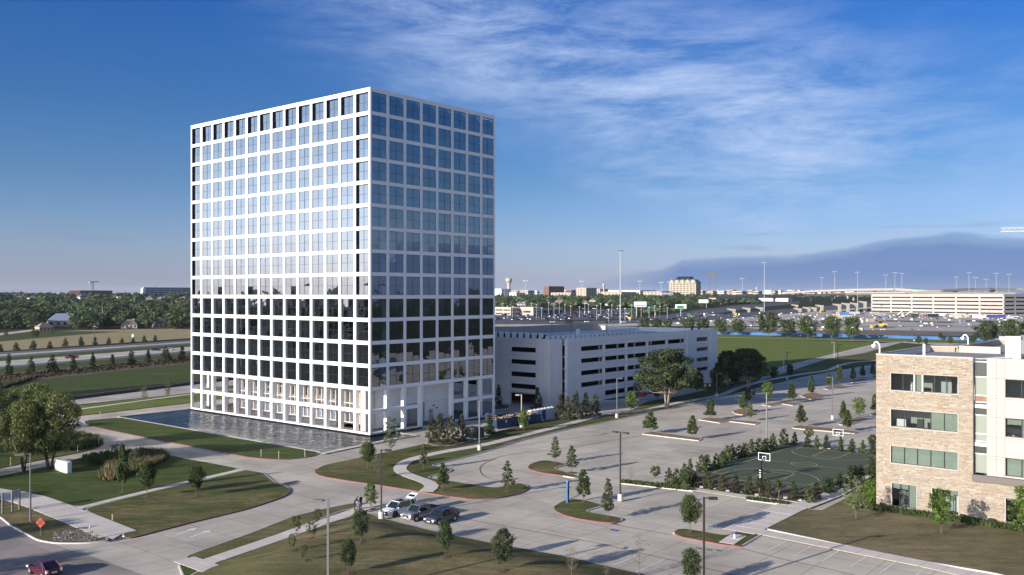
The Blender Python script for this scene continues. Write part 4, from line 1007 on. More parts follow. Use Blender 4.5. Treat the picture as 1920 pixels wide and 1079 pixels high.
for i in range(8): m_.box((12 + i * 8, .2, .2), (12.4 + i * 8, .6, 13.6), 'facade_grey')
m_.build('inner_column', K, kind='stuff')
for z in (2.95, 5.75, 8.55, 11.4, 14.2):
    m_ = MB(); m_.box((5.6, -.906, z), (GWD, -.9, z + .035), 'facade_grey'); m_.build('panel_joint', K); m_ = MB(); m_.box((-.006, .5, z), (0, GLN, z + .035), 'facade_grey'); m_.build('panel_joint', K)
for x in (8.2, 63.5, 65.2, 77.4): m_ = MB(); m_.box((x, -.906, .1), (x + .035, -.9, GH - .1), 'facade_grey'); m_.build('panel_joint', K)
for y in (2.0, 4.0, 11.7, 14.5, 17.5): m_ = MB(); m_.box((-.006, y, .1), (0, y + .035, GH - .1), 'facade_grey'); m_.build('panel_joint', K)
# upper ramp parapets and the crenellated screens
m_ = MB(); m_.box((15, GLN - 1.6, 14.1), (GWD - .6, GLN - 1.2, 16.3), 'cream_wall'); m_.box((10, 17.6, 14.1), (GWD - 14, 18.0, 15.6), 'garage_wall'); m_.build('ramp_parapet', K)
for i in range(11):
    m_ = MB(); y = 1.2 + i * 2.05; m_.box((6.6, y + 6, 14.1), (7.0, y + 7.2, 16.4), 'white_facade'); m_.build('screen_block', K)
for i in range(21):
    m_ = MB(); x = 2.2 + i * 2.0; h = 15.9 if i != 6 else 17.2; m_.box((x, 2.6, 14.1), (x + 1.2, 3.0, h), 'white_facade' if i < 11 else 'garage_wall'); m_.build('screen_block', K)
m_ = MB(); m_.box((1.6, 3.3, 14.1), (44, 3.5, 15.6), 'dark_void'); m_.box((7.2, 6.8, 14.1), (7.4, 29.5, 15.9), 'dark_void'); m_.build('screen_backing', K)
for x, y, h in ((6, 4, 21), (22, 10, 21), (38, 10, 20.5), (57, 12, 18)):
    m_ = MB(); m_.tube((x, y, 14.1), (x, y, h), .09, .07, 6, 'grey_metal'); m_.box((x - .6, y - .15, h), (x + .6, y + .15, h + .15), 'grey_metal'); m_.build('roof_light', K)
m_ = MB()
for s, c in ((66, 'navy_cloth'), (70, 'board_blue')): m_.box((s, 0, 15.4), (s + .6, .4, 16.4), c)
m_.build('roof_vent', K)

# ------------------------------------------------------------------ the stone and panel office on the right
C = G(1643, 951); SB = thing('stone_office_building', 'four-storey office building of pale limestone with cream panels at the right edge', 'office building', (C.x, C.y, .1), TH)
# local frame: t runs along -y (to the right), w runs along +x (away)
SH = 18.3; R = random.Random(21)
rows4 = [(14.05, 16.05), (9.75, 11.78), (5.45, 7.42)]
wins = [(1.72, 9.02, a, b) for a, b in rows4] + [(1.85, 4.6, .35, 3.05), (6.3, 9.1, .35, 3.05), (13.9, 20.0, .35, 3.0)]
SW = 26.0
def wallt(a, b, z0, z1, m, th=.3, x=0.): m2 = MB(); m2.box((x, -b, z0), (x + th, -a, z1), m); return m2
def cut(a0, a1, z0, z1, ws, m, x, th):
    us = sorted({a0, a1, *[w_ for s in ws for w_ in s[:2] if a0 < w_ < a1]}); m2 = MB()
    for a, b in zip(us, us[1:]):
        zz = sorted([(max(z0, s[2]), min(z1, s[3])) for s in ws if s[0] <= a + 1e-6 and s[1] >= b - 1e-6 and s[3] > z0 and s[2] < z1]); z = z0
        for s0, s1 in zz + [(z1, z1)]:
            if s0 > z + 1e-4: m2.box((x, -b, z), (x + th, -a, s0), m)
            z = s1
    return m2
cut(0, 10.6, -.1, SH - .15, wins, 'mortar', 0, .35).build('wall', SB)
cut(10.6, SW, -.1, 4.45, wins, 'mortar', 0, .35).build('wall', SB)
pal = [((.45, .395, .325), 30), ((.48, .425, .355), 30), ((.42, .365, .30), 24), ((.51, .46, .395), 14), ((.46, .33, .19), 4), ((.36, .29, .22), 5), ((.40, .355, .32), 10)]
pc_, pw_ = [a for a, b in pal], [b for a, b in pal]
stones = []
def course(t0, t1, z, h):
    t = t0
    while t < t1 - .01:
        l = R.choice((.22, .35, .5, .65, .85)) * R.uniform(.85, 1.2)
        if t1 - (t + l) < .18: l = t1 - t
        a, b = t + .008, t + l - .008
        if not any(s[0] < b and s[1] > a and s[2] < z + h - .01 and s[3] > z + .01 for s in wins):
            stones.append((a, b, z + .008, z + h - .008))
        else:
            # clip against windows
            segs = [(a, b)]
            for s in wins:
                if s[2] < z + h - .01 and s[3] > z + .01:
                    ns = []
                    for p, q in segs:
                        if s[0] < q and s[1] > p:
                            if s[0] - p > .06: ns.append((p, s[0]))
                            if q - s[1] > .06: ns.append((s[1], q))
                        else: ns.append((p, q))
                    segs = ns
            for p, q in segs: stones.append((p, q, z + .008, z + h - .008))
        t += l
z = 0.
while z < SH - .25:
    h = R.choice((.08, .10, .12, .16)); h = min(h, SH - .2 - z); course(0, 10.58 if z > 4.3 else SW, z, h); z += h
def stone_mesh(mb_, s, o=None):
    a, b, z0, z1 = s; d = R.uniform(.03, .075); c = R.choices(pc_, pw_)[0]; k = R.uniform(.86, 1.12); c = (c[0] * k * .90, c[1] * k * .86, c[2] * k * .80); j = .006
    P = [(-d, -a - j, z0 + j), (-d, -b + j, z0 + j), (-d, -b + j, z1 - j), (-d, -a - j, z1 - j), (0, -a, z0), (0, -b, z0), (0, -b, z1), (0, -a, z1)]
    mb_.add(P, [(0, 1, 2, 3), (4, 5, 1, 0), (5, 6, 2, 1), (6, 7, 3, 2), (7, 4, 0, 3)], 'stone', c)
order = sorted(range(len(stones)), key=lambda i: -((stones[i][1] - stones[i][0]) * (stones[i][3] - stones[i][2]) / (108 - .63 * stones[i][0]) ** 2) if stones[i][0] < 15.5 else 0)
big = set(order[:290]); rest = MB()
for i, s in enumerate(stones):
    if i in big: q = MB(); stone_mesh(q, s); q.build('stone', SB)
    else: stone_mesh(rest, s)
rest.build('small_stone', SB, kind='stuff')
# other stone sides, roof, parapets
FOOT = [(0, 0), (22, 0), (22, -3.5), (47, -3.5), (47, -SW), (0, -SW)]
m_ = MB()
for (a, b) in zip(FOOT[1:-1] , FOOT[2:]): pass
m_.box((.35, -.35, 0), (22, 0, SH - .15), 'mortar'); m_.box((21.65, -3.5, 0), (22, -.35, SH - .16), 'mortar'); m_.box((22, -3.85, 0), (47, -3.5, SH - .15), 'mortar'); m_.box((46.65, -SW, 0), (47, -3.85, SH - .15), 'mortar')
m_.build('side_wall', SB)
m_ = MB(); m_.box((.4, -10.55, SH - 1.0), (46.6, -3.86, SH - .8), 'roof_grey'); m_.box((.4, -3.86, SH - 1.0), (21.6, -.4, SH - .8), 'roof_grey'); m_.box((1.3, -SW, SH - 1.0), (46.6, -10.55, SH - .805), 'roof_grey'); m_.build('roof', SB)
m_ = MB()
m_.box((-.04, -10.6, SH - .15), (.42, 0.04, SH), 'pale_panel'); m_.box((.42, -.38, SH - .15), (22.05, .04, SH), 'pale_panel'); m_.box((21.6, -3.9, SH - .15), (22.05, -.38, SH + .005), 'pale_panel')
m_.box((22.05, -3.9, SH - .15), (47.05, -3.46, SH + .01), 'pale_panel'); m_.box((46.6, -SW, SH - .15), (47.05, -3.9, SH + .5), 'pale_panel'); m_.box((46.7, -SW, SH - .8), (46.95, -3.9, SH - .15), 'pale_panel')
m_.build('coping', SB)
m_ = MB(); m_.box((22.0, -9, SH - .8), (22.3, -3.9, SH + .1), 'pale_panel'); m_.box((.42, -.40, SH - .8), (21.6, -.36, SH - .15), 'garage_wall'); m_.build('parapet', SB)
# cream panels over the entrance side
GAPT = 12.05
pt = [GAPT, 13.0, 13.85, 17.2, 20.6, 24.0, SW]
pz = [5.25, 7.1, 7.45, 9.6, 11.8, 13.85, 16.1, SH + .02]
pw = [(13.9, 20.0, a, b) for a, b in rows4]
for a, b in zip(pt, pt[1:]):
    for z0, z1 in zip(pz, pz[1:]):
        q = cut(a + .012, b - .012, z0 + .012, z1 - .012, pw, 'pale_panel', -.32, .3)
        if q.f: q.build('cladding_panel', SB)
m_ = MB(); m_.box((-.02, -SW, 5.2), (.2, -GAPT, SH - .2), 'brown_trim'); m_.build('backing_wall', SB) if False else None
m_ = MB(); m_.box((-.55, -SW, 4.5), (0.0, -10.6, 5.22), 'brown_trim'); m_.build('canopy_band', SB)
m_ = MB(); m_.box((0, -SW, SH - .8), (.3, -GAPT, SH - .05), 'pale_panel'); m_.build('parapet', SB)
# dim rooms behind the glass
m_ = MB()
m_.box((4.5, -SW, .3), (4.7, -.6, SH - 1.1), 'interior_core')
for z in (4.0, 8.3, 12.6): m_.box((.5, -SW, z), (4.5, -.5, z + .4), 'interior_white')
for _ in range(26):
    k = R.choice((0, 4.4, 8.7, 13.0)); t = R.uniform(1, 18); x = R.uniform(1.2, 3.6); m_.box((x, -t - R.uniform(.4, 1.4), k), (x + .5, -t, k + R.uniform(.8, 2.4)), R.choice(['interior_white', 'car_trim', 'interior_floor', 'facade_grey', 'cream_wall']))
m_.build('room_interior', SB, kind='stuff')
def swin(a, b, z0, z1, n, blinds, x=.12):
    m2 = MB(); f = .05
    m2.box((x - .03, -b, z0), (x + .06, -b + f, z1), 'black_metal'); m2.box((x - .03, -a - f, z0), (x + .06, -a, z1), 'black_metal'); m2.box((x - .03, -b + f, z0), (x + .06, -a - f, z0 + f), 'black_metal'); m2.box((x - .03, -b + f, z1 - f), (x + .06, -a - f, z1), 'black_metal')
    for i in range(1, n): y = -(a + (b - a) * i / n); m2.box((x - .04, y - .035, z0 + f), (x + .055, y + .035, z1 - f), 'black_metal')
    w_ = m2.build('window', SB)
    m2 = MB(); m2.box((-.13, -b - .12, z0 - .12), (.1, -a + .12, z0), 'pale_panel') if x < .3 else None
    if m2.f: m2.build('sill', w_)
    m2 = MB()
    for s0, s1, q0, q1 in ((-b - .1, -b, z0, z1 + .08), (-a, -a + .1, z0, z1 + .08), (-b, -a, z1, z1 + .08)): m2.box((-.11, s0, q0), (.1, s1, q1), 'pale_panel')
    m2.build('frame', w_)
    for i in range(n):
        y0, y1 = -(a + (b - a) * (i + 1) / n) + .02, -(a + (b - a) * i / n) - .02
        m2 = MB(); m2.face([(x + .02, y1, z0 + .02), (x + .02, y0, z0 + .02), (x + .02, y0, z1 - .02), (x + .02, y1, z1 - .02)], 'clear_glass'); m2.build('pane', w_)
        bl = blinds[i] if i < len(blinds) else 0
        if bl:
            m2 = MB(); m2.box((x + .07, y0 + .03, z1 - (z1 - z0) * bl), (x + .09, y1 - .03, z1), 'blind'); m2.build('blind', w_)
swin(1.72, 4.35, 14.05, 16.05, 2, [0, 0]); swin(4.35, 5.25, 14.05, 16.05, 1, [1]); swin(5.25, 9.02, 14.05, 16.05, 3, [0, 0, 0])
swin(1.72, 9.02, 9.75, 11.78, 5, [0, 0, 0, 1, 1]); swin(1.72, 9.02, 5.45, 7.42, 5, [1, 1, 1, 1, 1])
swin(1.85, 4.6, .35, 3.05, 3, [.24, .24, 1]); swin(6.3, 9.1, .35, 3.05, 3, [0, 0, .2]); swin(13.9, 20.0, .35, 3.0, 4, [.1, 0, 0, 0])
swin(13.9, 20.0, 14.05, 16.05, 4, [0, 0, 0, 0]); swin(13.9, 20.0, 9.75, 11.78, 4, [.35, 1, 1, 0]); swin(13.9, 20.0, 5.45, 7.42, 4, [1, 1, 1, 1])
# the tall glazed slot
seq = [(17.75, 16.15, 1), (16.05, 14.05, 0), (13.95, 13.3, 2), (13.2, 11.85, 1), (11.75, 9.75, 0), (9.65, 8.9, 0), (8.8, 7.5, 1), (7.4, 5.3, 0)]
m_ = MB(); m_.box((.5, -GAPT + .02, SH - .2), (1.2, -10.62, SH - .1), 'pale_panel'); m_.box((.62, -GAPT + .03, 5.2), (.8, -GAPT + .13, SH - .2), 'galvanised'); m_.box((.62, -10.73, 5.2), (.8, -10.63, SH - .2), 'galvanised')
for a, b, k in seq: m_.box((.6, -GAPT + .03, a), (.8, -10.63, a + .1), 'white_paint')
m_.build('slot_frame', SB)
for a, b, k in seq:
    m_ = MB(); m_.box((.68, -GAPT + .13, b), (.72, -10.73, a), {0: 'blind', 1: 'blind_dark', 2: 'lobby_warm'}[k]); m_.build('spandrel_pane' if k == 1 else 'pane', SB)
# roof kit
m_ = MB(); m_.box((13.5, -12.9, SH - .8), (15.0, -11.2, SH + 1.9), 'white_paint'); m_.box((13.6, -13.3, SH - .2), (14.9, -12.9, SH + 1.5), 'grey_metal'); m_.tube((14.2, -13.1, SH + 1.5), (14.2, -13.1, SH + 2.1), .35, .35, 10, 'grey_metal')
m_.build('air_handler', SB)
for x, y, h in ((4.5, -4.2, 1.9), (3.9, -3.3, .6), (5, -9.2, .35)):
    m_ = MB(); m_.tube((x, y, SH - .8), (x, y, SH - .8 + h), .16, .16, 10, 'white_paint'); m_.tube((x, y, SH - .8), (x, y, SH - .7), .4, .3, 10, 'white_paint'); m_.build('roof_vent', SB)
for x, y in ((.3, -.3), (28.0, -3.7)):
    m_ = MB(); pts = [(x, y, SH), (x, y, SH + 1.0), (x, y + .25, SH + 1.35), (x, y + .55, SH + 1.35), (x, y + .7, SH + 1.0)]
    for a, b in zip(pts, pts[1:]): m_.tube(a, b, .09, .09, 8, 'white_paint')
    m_.lathe([(.05, .1), (.28, 0), (.28, -.12), (.18, -.32), (.02, -.38)], (x, y + .7, SH + 1.0), 12, 'white_paint'); m_.build('security_camera', SB)
m_ = MB(); m_.tube((6, -9, SH - .65), (11, -10.3, SH - .65), .07, .07, 6, 'white_paint'); m_.tube((11, -10.3, SH - .65), (13.5, -12, SH - .65), .07, .07, 6, 'white_paint')
for i in range(5): m_.box((6.4 + i * 1.0, -9.2 - i * .26, SH - .8), (6.7 + i, -8.9 - i * .26, SH - .6), 'cream_wall')
m_.build('roof_pipe', SB)
for t in (.9, 9.7, 12.6):
    q = C + DY * -t - DX * .7; m_ = MB(); m_.tube((0, 0, 0), (0, 0, .28), .04, .04, 6, 'black_metal'); m_.box((-.25, -.18, .28), (.25, .15, .62), 'black_metal'); m_.box((-.2, .15, .33), (.2, .17, .57), 'lamp_lens')
    m_.build('floodlight', loc=(q.x, q.y, .13), rotz=TH - math.radians(90), label=['black floodlight at the left end of the stone office wall', 'black floodlight between the two ground-floor windows and the tree shadow', 'black floodlight in the hedge right of the tree shadow on the stone wall'][(.9, 9.7, 12.6).index(t)], cat='floodlight', group='floodlights along the stone wall')

# ------------------------------------------------------------------ basketball court
h1, h2 = G(1435, 901), G(1570, 850); ctr = (h1 + h2) / 2; CL = 28.65; cw = 15.24
CO = ctr; e0 = 2.2
m_ = MB(); m_.box((-CL / 2 - e0, -cw / 2 - 2.6, 0), (CL / 2 + e0, cw / 2 + 2.6, .19), 'court_green'); crt = m_.build('basketball_court', loc=(CO.x, CO.y, 0), rotz=TH, kind='structure')
m_ = MB(); zc_ = .196
def cl(pts, w=.09):
    for a, b in zip(pts, pts[1:]):
        a, b = Vector(a), Vector(b); d = (b - a).normalized(); n = Vector((-d.y, d.x)) * w / 2; m_.face([(a.x + n.x, a.y + n.y, zc_), (a.x - n.x, a.y - n.y, zc_), (b.x - n.x, b.y - n.y, zc_), (b.x + n.x, b.y + n.y, zc_)], 'paint_court')
hl, hw_ = CL / 2, cw / 2
cl([(-hl, -hw_), (hl, -hw_), (hl, hw_), (-hl, hw_), (-hl, -hw_)]); cl([(0, -hw_), (0, hw_)])
arc = lambda cx, cy, r, a0, a1, n=28: [(cx + r * math.cos(math.radians(a0 + (a1 - a0) * i / n)), cy + r * math.sin(math.radians(a0 + (a1 - a0) * i / n))) for i in range(n + 1)]
cl(arc(0, 0, 1.83, 0, 360))
for s in (-1, 1):
    bx = s * (hl - 1.575); r = 6.6
    cl([(s * hl, -6.2), (s * (hl - 2.2), -6.2)] if s > 0 else [(s * hl, -6.2), (s * (hl - 2.2), -6.2)]); cl([(s * hl, 6.2), (s * (hl - 2.2), 6.2)])
    a = 90 + 20 if s > 0 else -70
    cl(arc(bx, 0, r, 110, 250) if s > 0 else arc(bx, 0, r, -70, 70))
    cl([(s * hl, -1.85), (s * (hl - 5.8), -1.85), (s * (hl - 5.8), 1.85), (s * hl, 1.85)]); cl(arc(s * (hl - 5.8), 0, 1.85, 90, 270) if s > 0 else arc(s * (hl - 5.8), 0, 1.85, -90, 90))
    for y in (-1.95, 1.95): cl([(s * (hl - 2.5), y), (s * (hl - 2.9), y)], .2)
m_.build('court_line', kind='structure', loc=(CO.x, CO.y, 0), rotz=TH)
for i, s in enumerate((-1, 1)):
    p = CO + DX * s * (hl + .9); t = thing('basketball_hoop', ['basketball hoop with clear white-framed backboard at the near end of the green court', 'basketball hoop with clear white-framed backboard at the far end of the green court'][i], 'basketball hoop', (p.x, p.y, .19), TH + (0 if s < 0 else math.pi), 'hoops of the basketball court'); t.scale = (.9, .9, .9)
    m_ = MB(); m_.box((-.11, -.11, 0), (.11, .11, 3.0), 'black_metal'); m_.tube((0, 0, 0), (0, 0, .05), .3, .3, 10, 'black_metal'); m_.build('post', t)
    m_ = MB(); m_.box((-.2, -.2, .1), (.2, .2, 1.9), 'black_cloth')
    for z in (.5, .8, 1.15, 1.5): m_.box((-.215, -.12, z), (.21, .13, z + .13), 'white_paint')
    m_.build('post_padding', t)
    m_ = MB(); m_.tube((0, 0, 2.75), (1.25, 0, 3.35), .07, .07, 8, 'black_metal'); m_.tube((0, 0, 2.3), (1.2, 0, 2.95), .05, .05, 8, 'black_metal'); m_.build('arm', t)
    m_ = MB(); m_.box((1.28, -.9, 2.9), (1.31, .9, 3.95), 'clear_glass'); b_ = m_.build('backboard', t)
    m_ = MB(); 
    for a, b in (((1.25, -.95, 2.85), (1.34, -.87, 4.0)), ((1.25, .87, 2.85), (1.34, .95, 4.0)), ((1.25, -.87, 3.92), (1.34, .87, 4.0)), ((1.25, -.87, 2.85), (1.34, .87, 2.93)),
                 ((1.26, -.3, 3.05), (1.33, -.24, 3.5)), ((1.26, .24, 3.05), (1.33, .3, 3.5)), ((1.26, -.24, 3.44), (1.33, .24, 3.5)), ((1.26, -.24, 3.05), (1.33, .24, 3.11))): m_.box(a, b, 'white_paint')
    m_.build('frame', b_)
    m_ = MB(); k = 16
    for j in range(k):
        a0, a1 = 2 * math.pi * j / k, 2 * math.pi * (j + 1) / k; f_ = lambda a, z=3.05, r=.23: (1.62 + r * math.cos(a), r * math.sin(a), z)
        m_.tube(f_(a0), f_(a1), .02, .02, 5, 'orange_sign'); m_.tube(f_(a0), f_(a0 + .2, 2.65, .14), .006, .006, 3, 'white_paint')
    m_.build('rim', t)

# ------------------------------------------------------------------ lights
def lamp_src(heads, h, mtl, concrete=True, arm=.9):
    t = thing('street_lamp', 'x', 'street lamp', (0, 0, 0))
    if concrete: m_ = MB(); m_.lathe([(.32, 0), (.32, .78), (.28, .84)], n=14, m='kerb_concrete'); m_.build('concrete_base', t)
    m_ = MB(); m_.box((-.085, -.085, .5 if concrete else 0), (.085, .085, h), mtl) if concrete else m_.tube((0, 0, 0), (0, 0, h), .11, .07, 8, mtl); m_.box((-.16, -.16, .84 if concrete else 0), (.16, .16, .90 if concrete else .06), mtl); m_.build('pole', t)
    for s in ((1, -1) if heads == 2 else (1,)):
        m_ = MB(); m_.box((min(s * .08, s * arm * .5), -.04, h - .12), (max(s * .08, s * arm * .5), .04, h - .04), mtl)
        xs_ = sorted((s * arm * .45, s * (arm + .25))); m_.box((xs_[0], -.2, h - .2), (xs_[1], .2, h), mtl); hd = m_.build('lamp_head', t)
        m_ = MB(); m_.box((xs_[0] + .06, -.16, h - .215), (xs_[1] - .06, .16, h - .2), 'galvanised'); m_.build('lens', hd)
    return t
def lamp(px, yb, yt, heads, mtl, label, toward=0., concrete=True, arm=.9, base=None, group='tall lamps of the car park'):
    p = G(px, yb); h = 8.6 if yt is None else (CAMZ - (yt - HZ) / FPX * p.y)
    t = lamp_src(heads, h - .13, mtl, concrete, arm); t.location = (p.x, p.y, .13 if p.y < 300 else p.z); t.rotation_euler = (0, 0, toward); t['label'] = label; t['group'] = group
    if abs(p.x) < 60 and p.y < 90: t.location.z = bermz(p.x, p.y) + .1
lamp(57, 980, 850, 1, 'grey_metal', 'slender grey street lamp on the grass wedge beside the orange diamond sign', math.pi + .3, False, 1.3)
lamp(615, 1152, 963, 1, 'grey_metal', 'grey lamp rising from the bottom edge in front of the small saplings', math.pi, True)
lamp(715, 975, 843, 1, 'bronze_metal', 'dark lamp on a round concrete base in front of the white SUV', 0)
lamp(1163, 941, 810, 2, 'bronze_metal', 'dark double-headed lamp right of the tall blue emergency phone pole', TH - math.pi / 2)
lamp(1320, 1108, 932, 1, 'bronze_metal', 'dark lamp rising from the bottom edge in front of the round tree island', 0)
lamp(1437.5, 842, 737, 1, 'grey_metal', 'thin grey-brown lamp behind the near backboard at the court hedge', TH)
lamp(1561, 788, 707, 1, 'grey_metal', 'grey lamp on a white base in the middle of the car park behind the court', math.pi)
lamp(899, 846, 752, 1, 'grey_metal', 'grey lamp beside the sidewalk right of the magnolia clump', TH)
lamp(1156.5, 785, 709, 1, 'grey_metal', 'grey lamp beside the sidewalk right of the long magnolia row', 0)
lamp(977.6, 803, 740, 1, 'cream_wall', 'pale lamp behind the small tree among the blue dumpsters', math.pi)
lamp(1344, 745, 700, 1, 'grey_metal', 'dark lamp beside the sidewalk between the two large spreading oaks', 0)
lamp(1475.7, 713, 660, 1, 'bronze_metal', 'black lamp beside the sidewalk left of the field road', 0)
lamp(1571, 689, 645, 1, 'bronze_metal', 'black lamp where the sidewalk bends by the field road', 0)
lamp(1469.6, 698, 662, 1, 'galvanised', 'thin pale lamp on the far side of the field road, leftmost of two', math.pi, False)
lamp(1564, 672, 641, 1, 'galvanised', 'thin pale lamp on the far side of the field road, rightmost of two', math.pi, False)
lamp(1714, 640, 624, 1, 'bronze_metal', 'small black lamp in front of the blue site fence above the stone office', 0)

# ------------------------------------------------------------------ small street things
p = G(1064.3, 944.6); t = thing('emergency_phone', 'tall bright blue emergency phone pole on the grass island', 'emergency phone', (p.x, p.y, .12), TH)
m_ = MB(); m_.box((-.16, -.13, 0), (.16, .13, 2.55), 'fence_blue'); m_.build('pillar', t); m_ = MB(); m_.box((-.19, -.15, .9), (.10, -.13, 1.6), 'car_trim'); m_.build('call_panel', t)
m_ = MB(); m_.box((-.14, -.11, 2.55), (.14, .11, 2.62), 'galvanised'); m_.tube((0, 0, 2.62), (0, 0, 2.75), .1, .07, 10, 'fence_blue'); m_.build('beacon', t)
MATS['fence_blue'].node_tree  # shared strong blue
for (x, y, lab) in ((1377.5, 1012.5, 'blue-topped fire hydrant on the concrete strip of the grass island'), (1019, 791, 'blue-topped fire hydrant in front of the portable toilets')):
    p = G(x, y); t = thing('fire_hydrant', lab, 'fire hydrant', (p.x, p.y, .15), TH, 'blue fire hydrants')
    m_ = MB(); m_.lathe([(.16, 0), (.16, .05), (.10, .07), (.10, .45)], n=12, m='white_paint'); m_.build('barrel', t)
    m_ = MB(); m_.lathe([(.13, .45), (.14, .50), (.11, .62), (.05, .70), (.03, .76)], n=12, m='fence_blue'); m_.build('bonnet', t)
    for s in (-1, 1): m_ = MB(); m_.tube((0, s * .09, .38), (0, s * .2, .38), .06, .06, 8, 'fence_blue'); m_.build('hose_cap', t)
# marker posts
MP = [(20, 875, 861, 'far side of the lane, left of the big trees'), (145.7, 848, 838, 'verge under the right-hand big tree'), (186, 856.5, 845, 'tip of the grassy mound beside the lane'), (185, 838, 826, 'end of the kerb at the lane junction'), (188, 785, 775, 'corner of the pool lawn, farthest back'), (239, 847.5, 839, 'mound left of the tufted grass'), (282.7, 848, 840, 'mound right of the tufted grass'), (165, 800, 789, 'left tip of the pool lawn'), (489.7, 858.5, 846, 'red kerb of the pool lawn, leftmost of three'), (522.7, 862, 849, 'red kerb of the pool lawn, middle of three'), (571.7, 859, 846, 'red kerb of the pool lawn, rightmost of three')]
for x, y, yt, where in MP:
    p = G(x, y); h = (y - yt) / FPX * p.y; m_ = MB(); m_.tube((0, 0, 0), (0, 0, h), .055, .055, 8, 'cream_wall'); m_.lathe([(.06, 0), (.06, .06), (.01, .1)], (0, 0, h), 8, 'white_paint')
    m_.build('marker_post', loc=(p.x, p.y, .13), label='pale marker post at the ' + where, cat='marker post', group='marker posts along the lanes')
p = G(168, 1005); m_ = MB(); m_.tube((0, 0, 0), (0, 0, .75), .055, .055, 8, 'machine_yellow'); m_.tube((0, 0, .75), (0, 0, .95), .055, .05, 8, 'white_paint'); m_.build('marker_post', loc=(p.x, p.y, .13), label='yellow marker post with white cap on the stony grass wedge', cat='marker post')
p = G(211, 978); m_ = MB(); m_.tube((0, 0, 0), (0, 0, .55), .07, .07, 8, 'straw' if False else 'tan_wall'); m_.lathe([(.09, .55), (.09, .62), (.03, .68)], n=8, m='tan_wall'); m_.build('marker_post', loc=(p.x, p.y, .13), label='short tan marker post on the lawn beside the wide pavement', cat='marker post')
# orange roadwork sign
def text(name, s, size, m, parent, loc, rot, ext=.005, align='CENTER'):
    cu = bpy.data.curves.new(name, 'FONT'); cu.body = s; cu.size = size; cu.extrude = ext; cu.align_x = align; cu.align_y = 'CENTER'
    o = bpy.data.objects.new(name, cu); COL.objects.link(o); me = bpy.data.meshes.new_from_object(o); bpy.data.objects.remove(o)
    me.materials.clear(); me.materials.append(MATS[m]); o = bpy.data.objects.new(name, me); COL.objects.link(o); o.parent = parent; o.location = loc; o.rotation_euler = rot; return o
p = G(75.5, 1005.5); t = thing('roadwork_sign', 'orange diamond roadwork sign on the grass wedge by the street', 'road sign', (p.x, p.y, .1), -.15)
m_ = MB(); r = .55; c_ = 1.3; m_.add([(0, 0, c_ - r), (r, 0, c_), (0, 0, c_ + r), (-r, 0, c_), (0, .03, c_ - r), (r, .03, c_), (0, .03, c_ + r), (-r, .03, c_)], [(0, 1, 2, 3), (7, 6, 5, 4), (0, 4, 5, 1), (1, 5, 6, 2), (2, 6, 7, 3), (3, 7, 4, 0)], 'orange_sign'); bd = m_.build('board', t)
for i, w_ in enumerate(('ROAD', 'WORK', 'AHEAD')): text('lettering', w_, .19, 'car_trim', bd, (0, -.012, c_ + .19 - i * .19), (math.pi / 2, 0, 0))
m_ = MB(); m_.tube((0, .04, 0), (0, .04, .7), .03, .03, 6, 'grey_metal'); m_.tube((0, .04, .12), (-.45, -.3, 0), .02, .02, 5, 'grey_metal'); m_.tube((0, .04, .12), (.45, -.3, 0), .02, .02, 5, 'grey_metal'); m_.tube((0, .04, .12), (0, .55, 0), .02, .02, 5, 'grey_metal'); m_.build('stand', t)
# site notice on timber posts
pA_, pB_, pC_ = G(9.6, 966), G(23, 961), G(36.5, 957.5)
t = thing('notice_board', 'weathered notice board on three timber posts at the left edge', 'notice board', (pB_.x, pB_.y, .1), math.atan2((pC_ - pB_).y, (pC_ - pB_).x))
d_ = (pC_ - pB_).length; d2_ = (pB_ - pA_).length
for x in (-d2_, 0, d_): m_ = MB(); m_.box((x - .09, -.07, 0), (x + .09, .07, 2.45), 'grey_metal'); m_.build('post', t)
m_ = MB(); m_.box((.1, -.09, 1.45), (d_ - .08, -.05, 2.4), 'galvanised'); bd = m_.build('panel', t)
m_ = MB(); 
for i in range(3): m_.box((d_ * .4 - .1, -.1, 2.2 - i * .22), (d_ * .4 + .25, -.091, 2.3 - i * .22), 'grey_metal')
m_.build('lettering', bd)
m_ = MB(); m_.box((-d2_ + .1, -.05, .85), (-.1, .0, .98), 'timber'); m_.build('rail', t)
# monument sign
p0, p1 = G(103, 883), G(126, 890); d_ = p1 - p0; t = thing('monument_sign', 'low white block sign with a small dark emblem on the lawn', 'sign', (p0.x, p0.y, .12), math.atan2(d_.y, d_.x))
L_ = d_.length; m_ = MB(); m_.box((0, 0, 0), (L_, .62, 1.55), 'white_paint'); m_.build('block', t)
m_ = MB(); m_.box((-.04, -.04, -.05), (L_ + .04, .66, .08), 'kerb_concrete'); m_.build('plinth', t)
m_ = MB()
for a, b in (((.28, 1.12), (.58, 1.32)), ((.28, .96), (.34, 1.12)), ((.46, .82), (.62, 1.06)), ((.3, .62), (.58, .70)), ((.34, .46), (.52, .54))): m_.box((a[0], -.012, a[1]), (b[0], 0, b[1]), 'car_trim')
m_.build('emblem', t)
for j in range(2): m_ = MB(); m_.box((L_ + .001, .2 + j * .24, .1), (L_ + .006, .22 + j * .24, 1.5), 'facade_grey'); m_.build('joint', t)
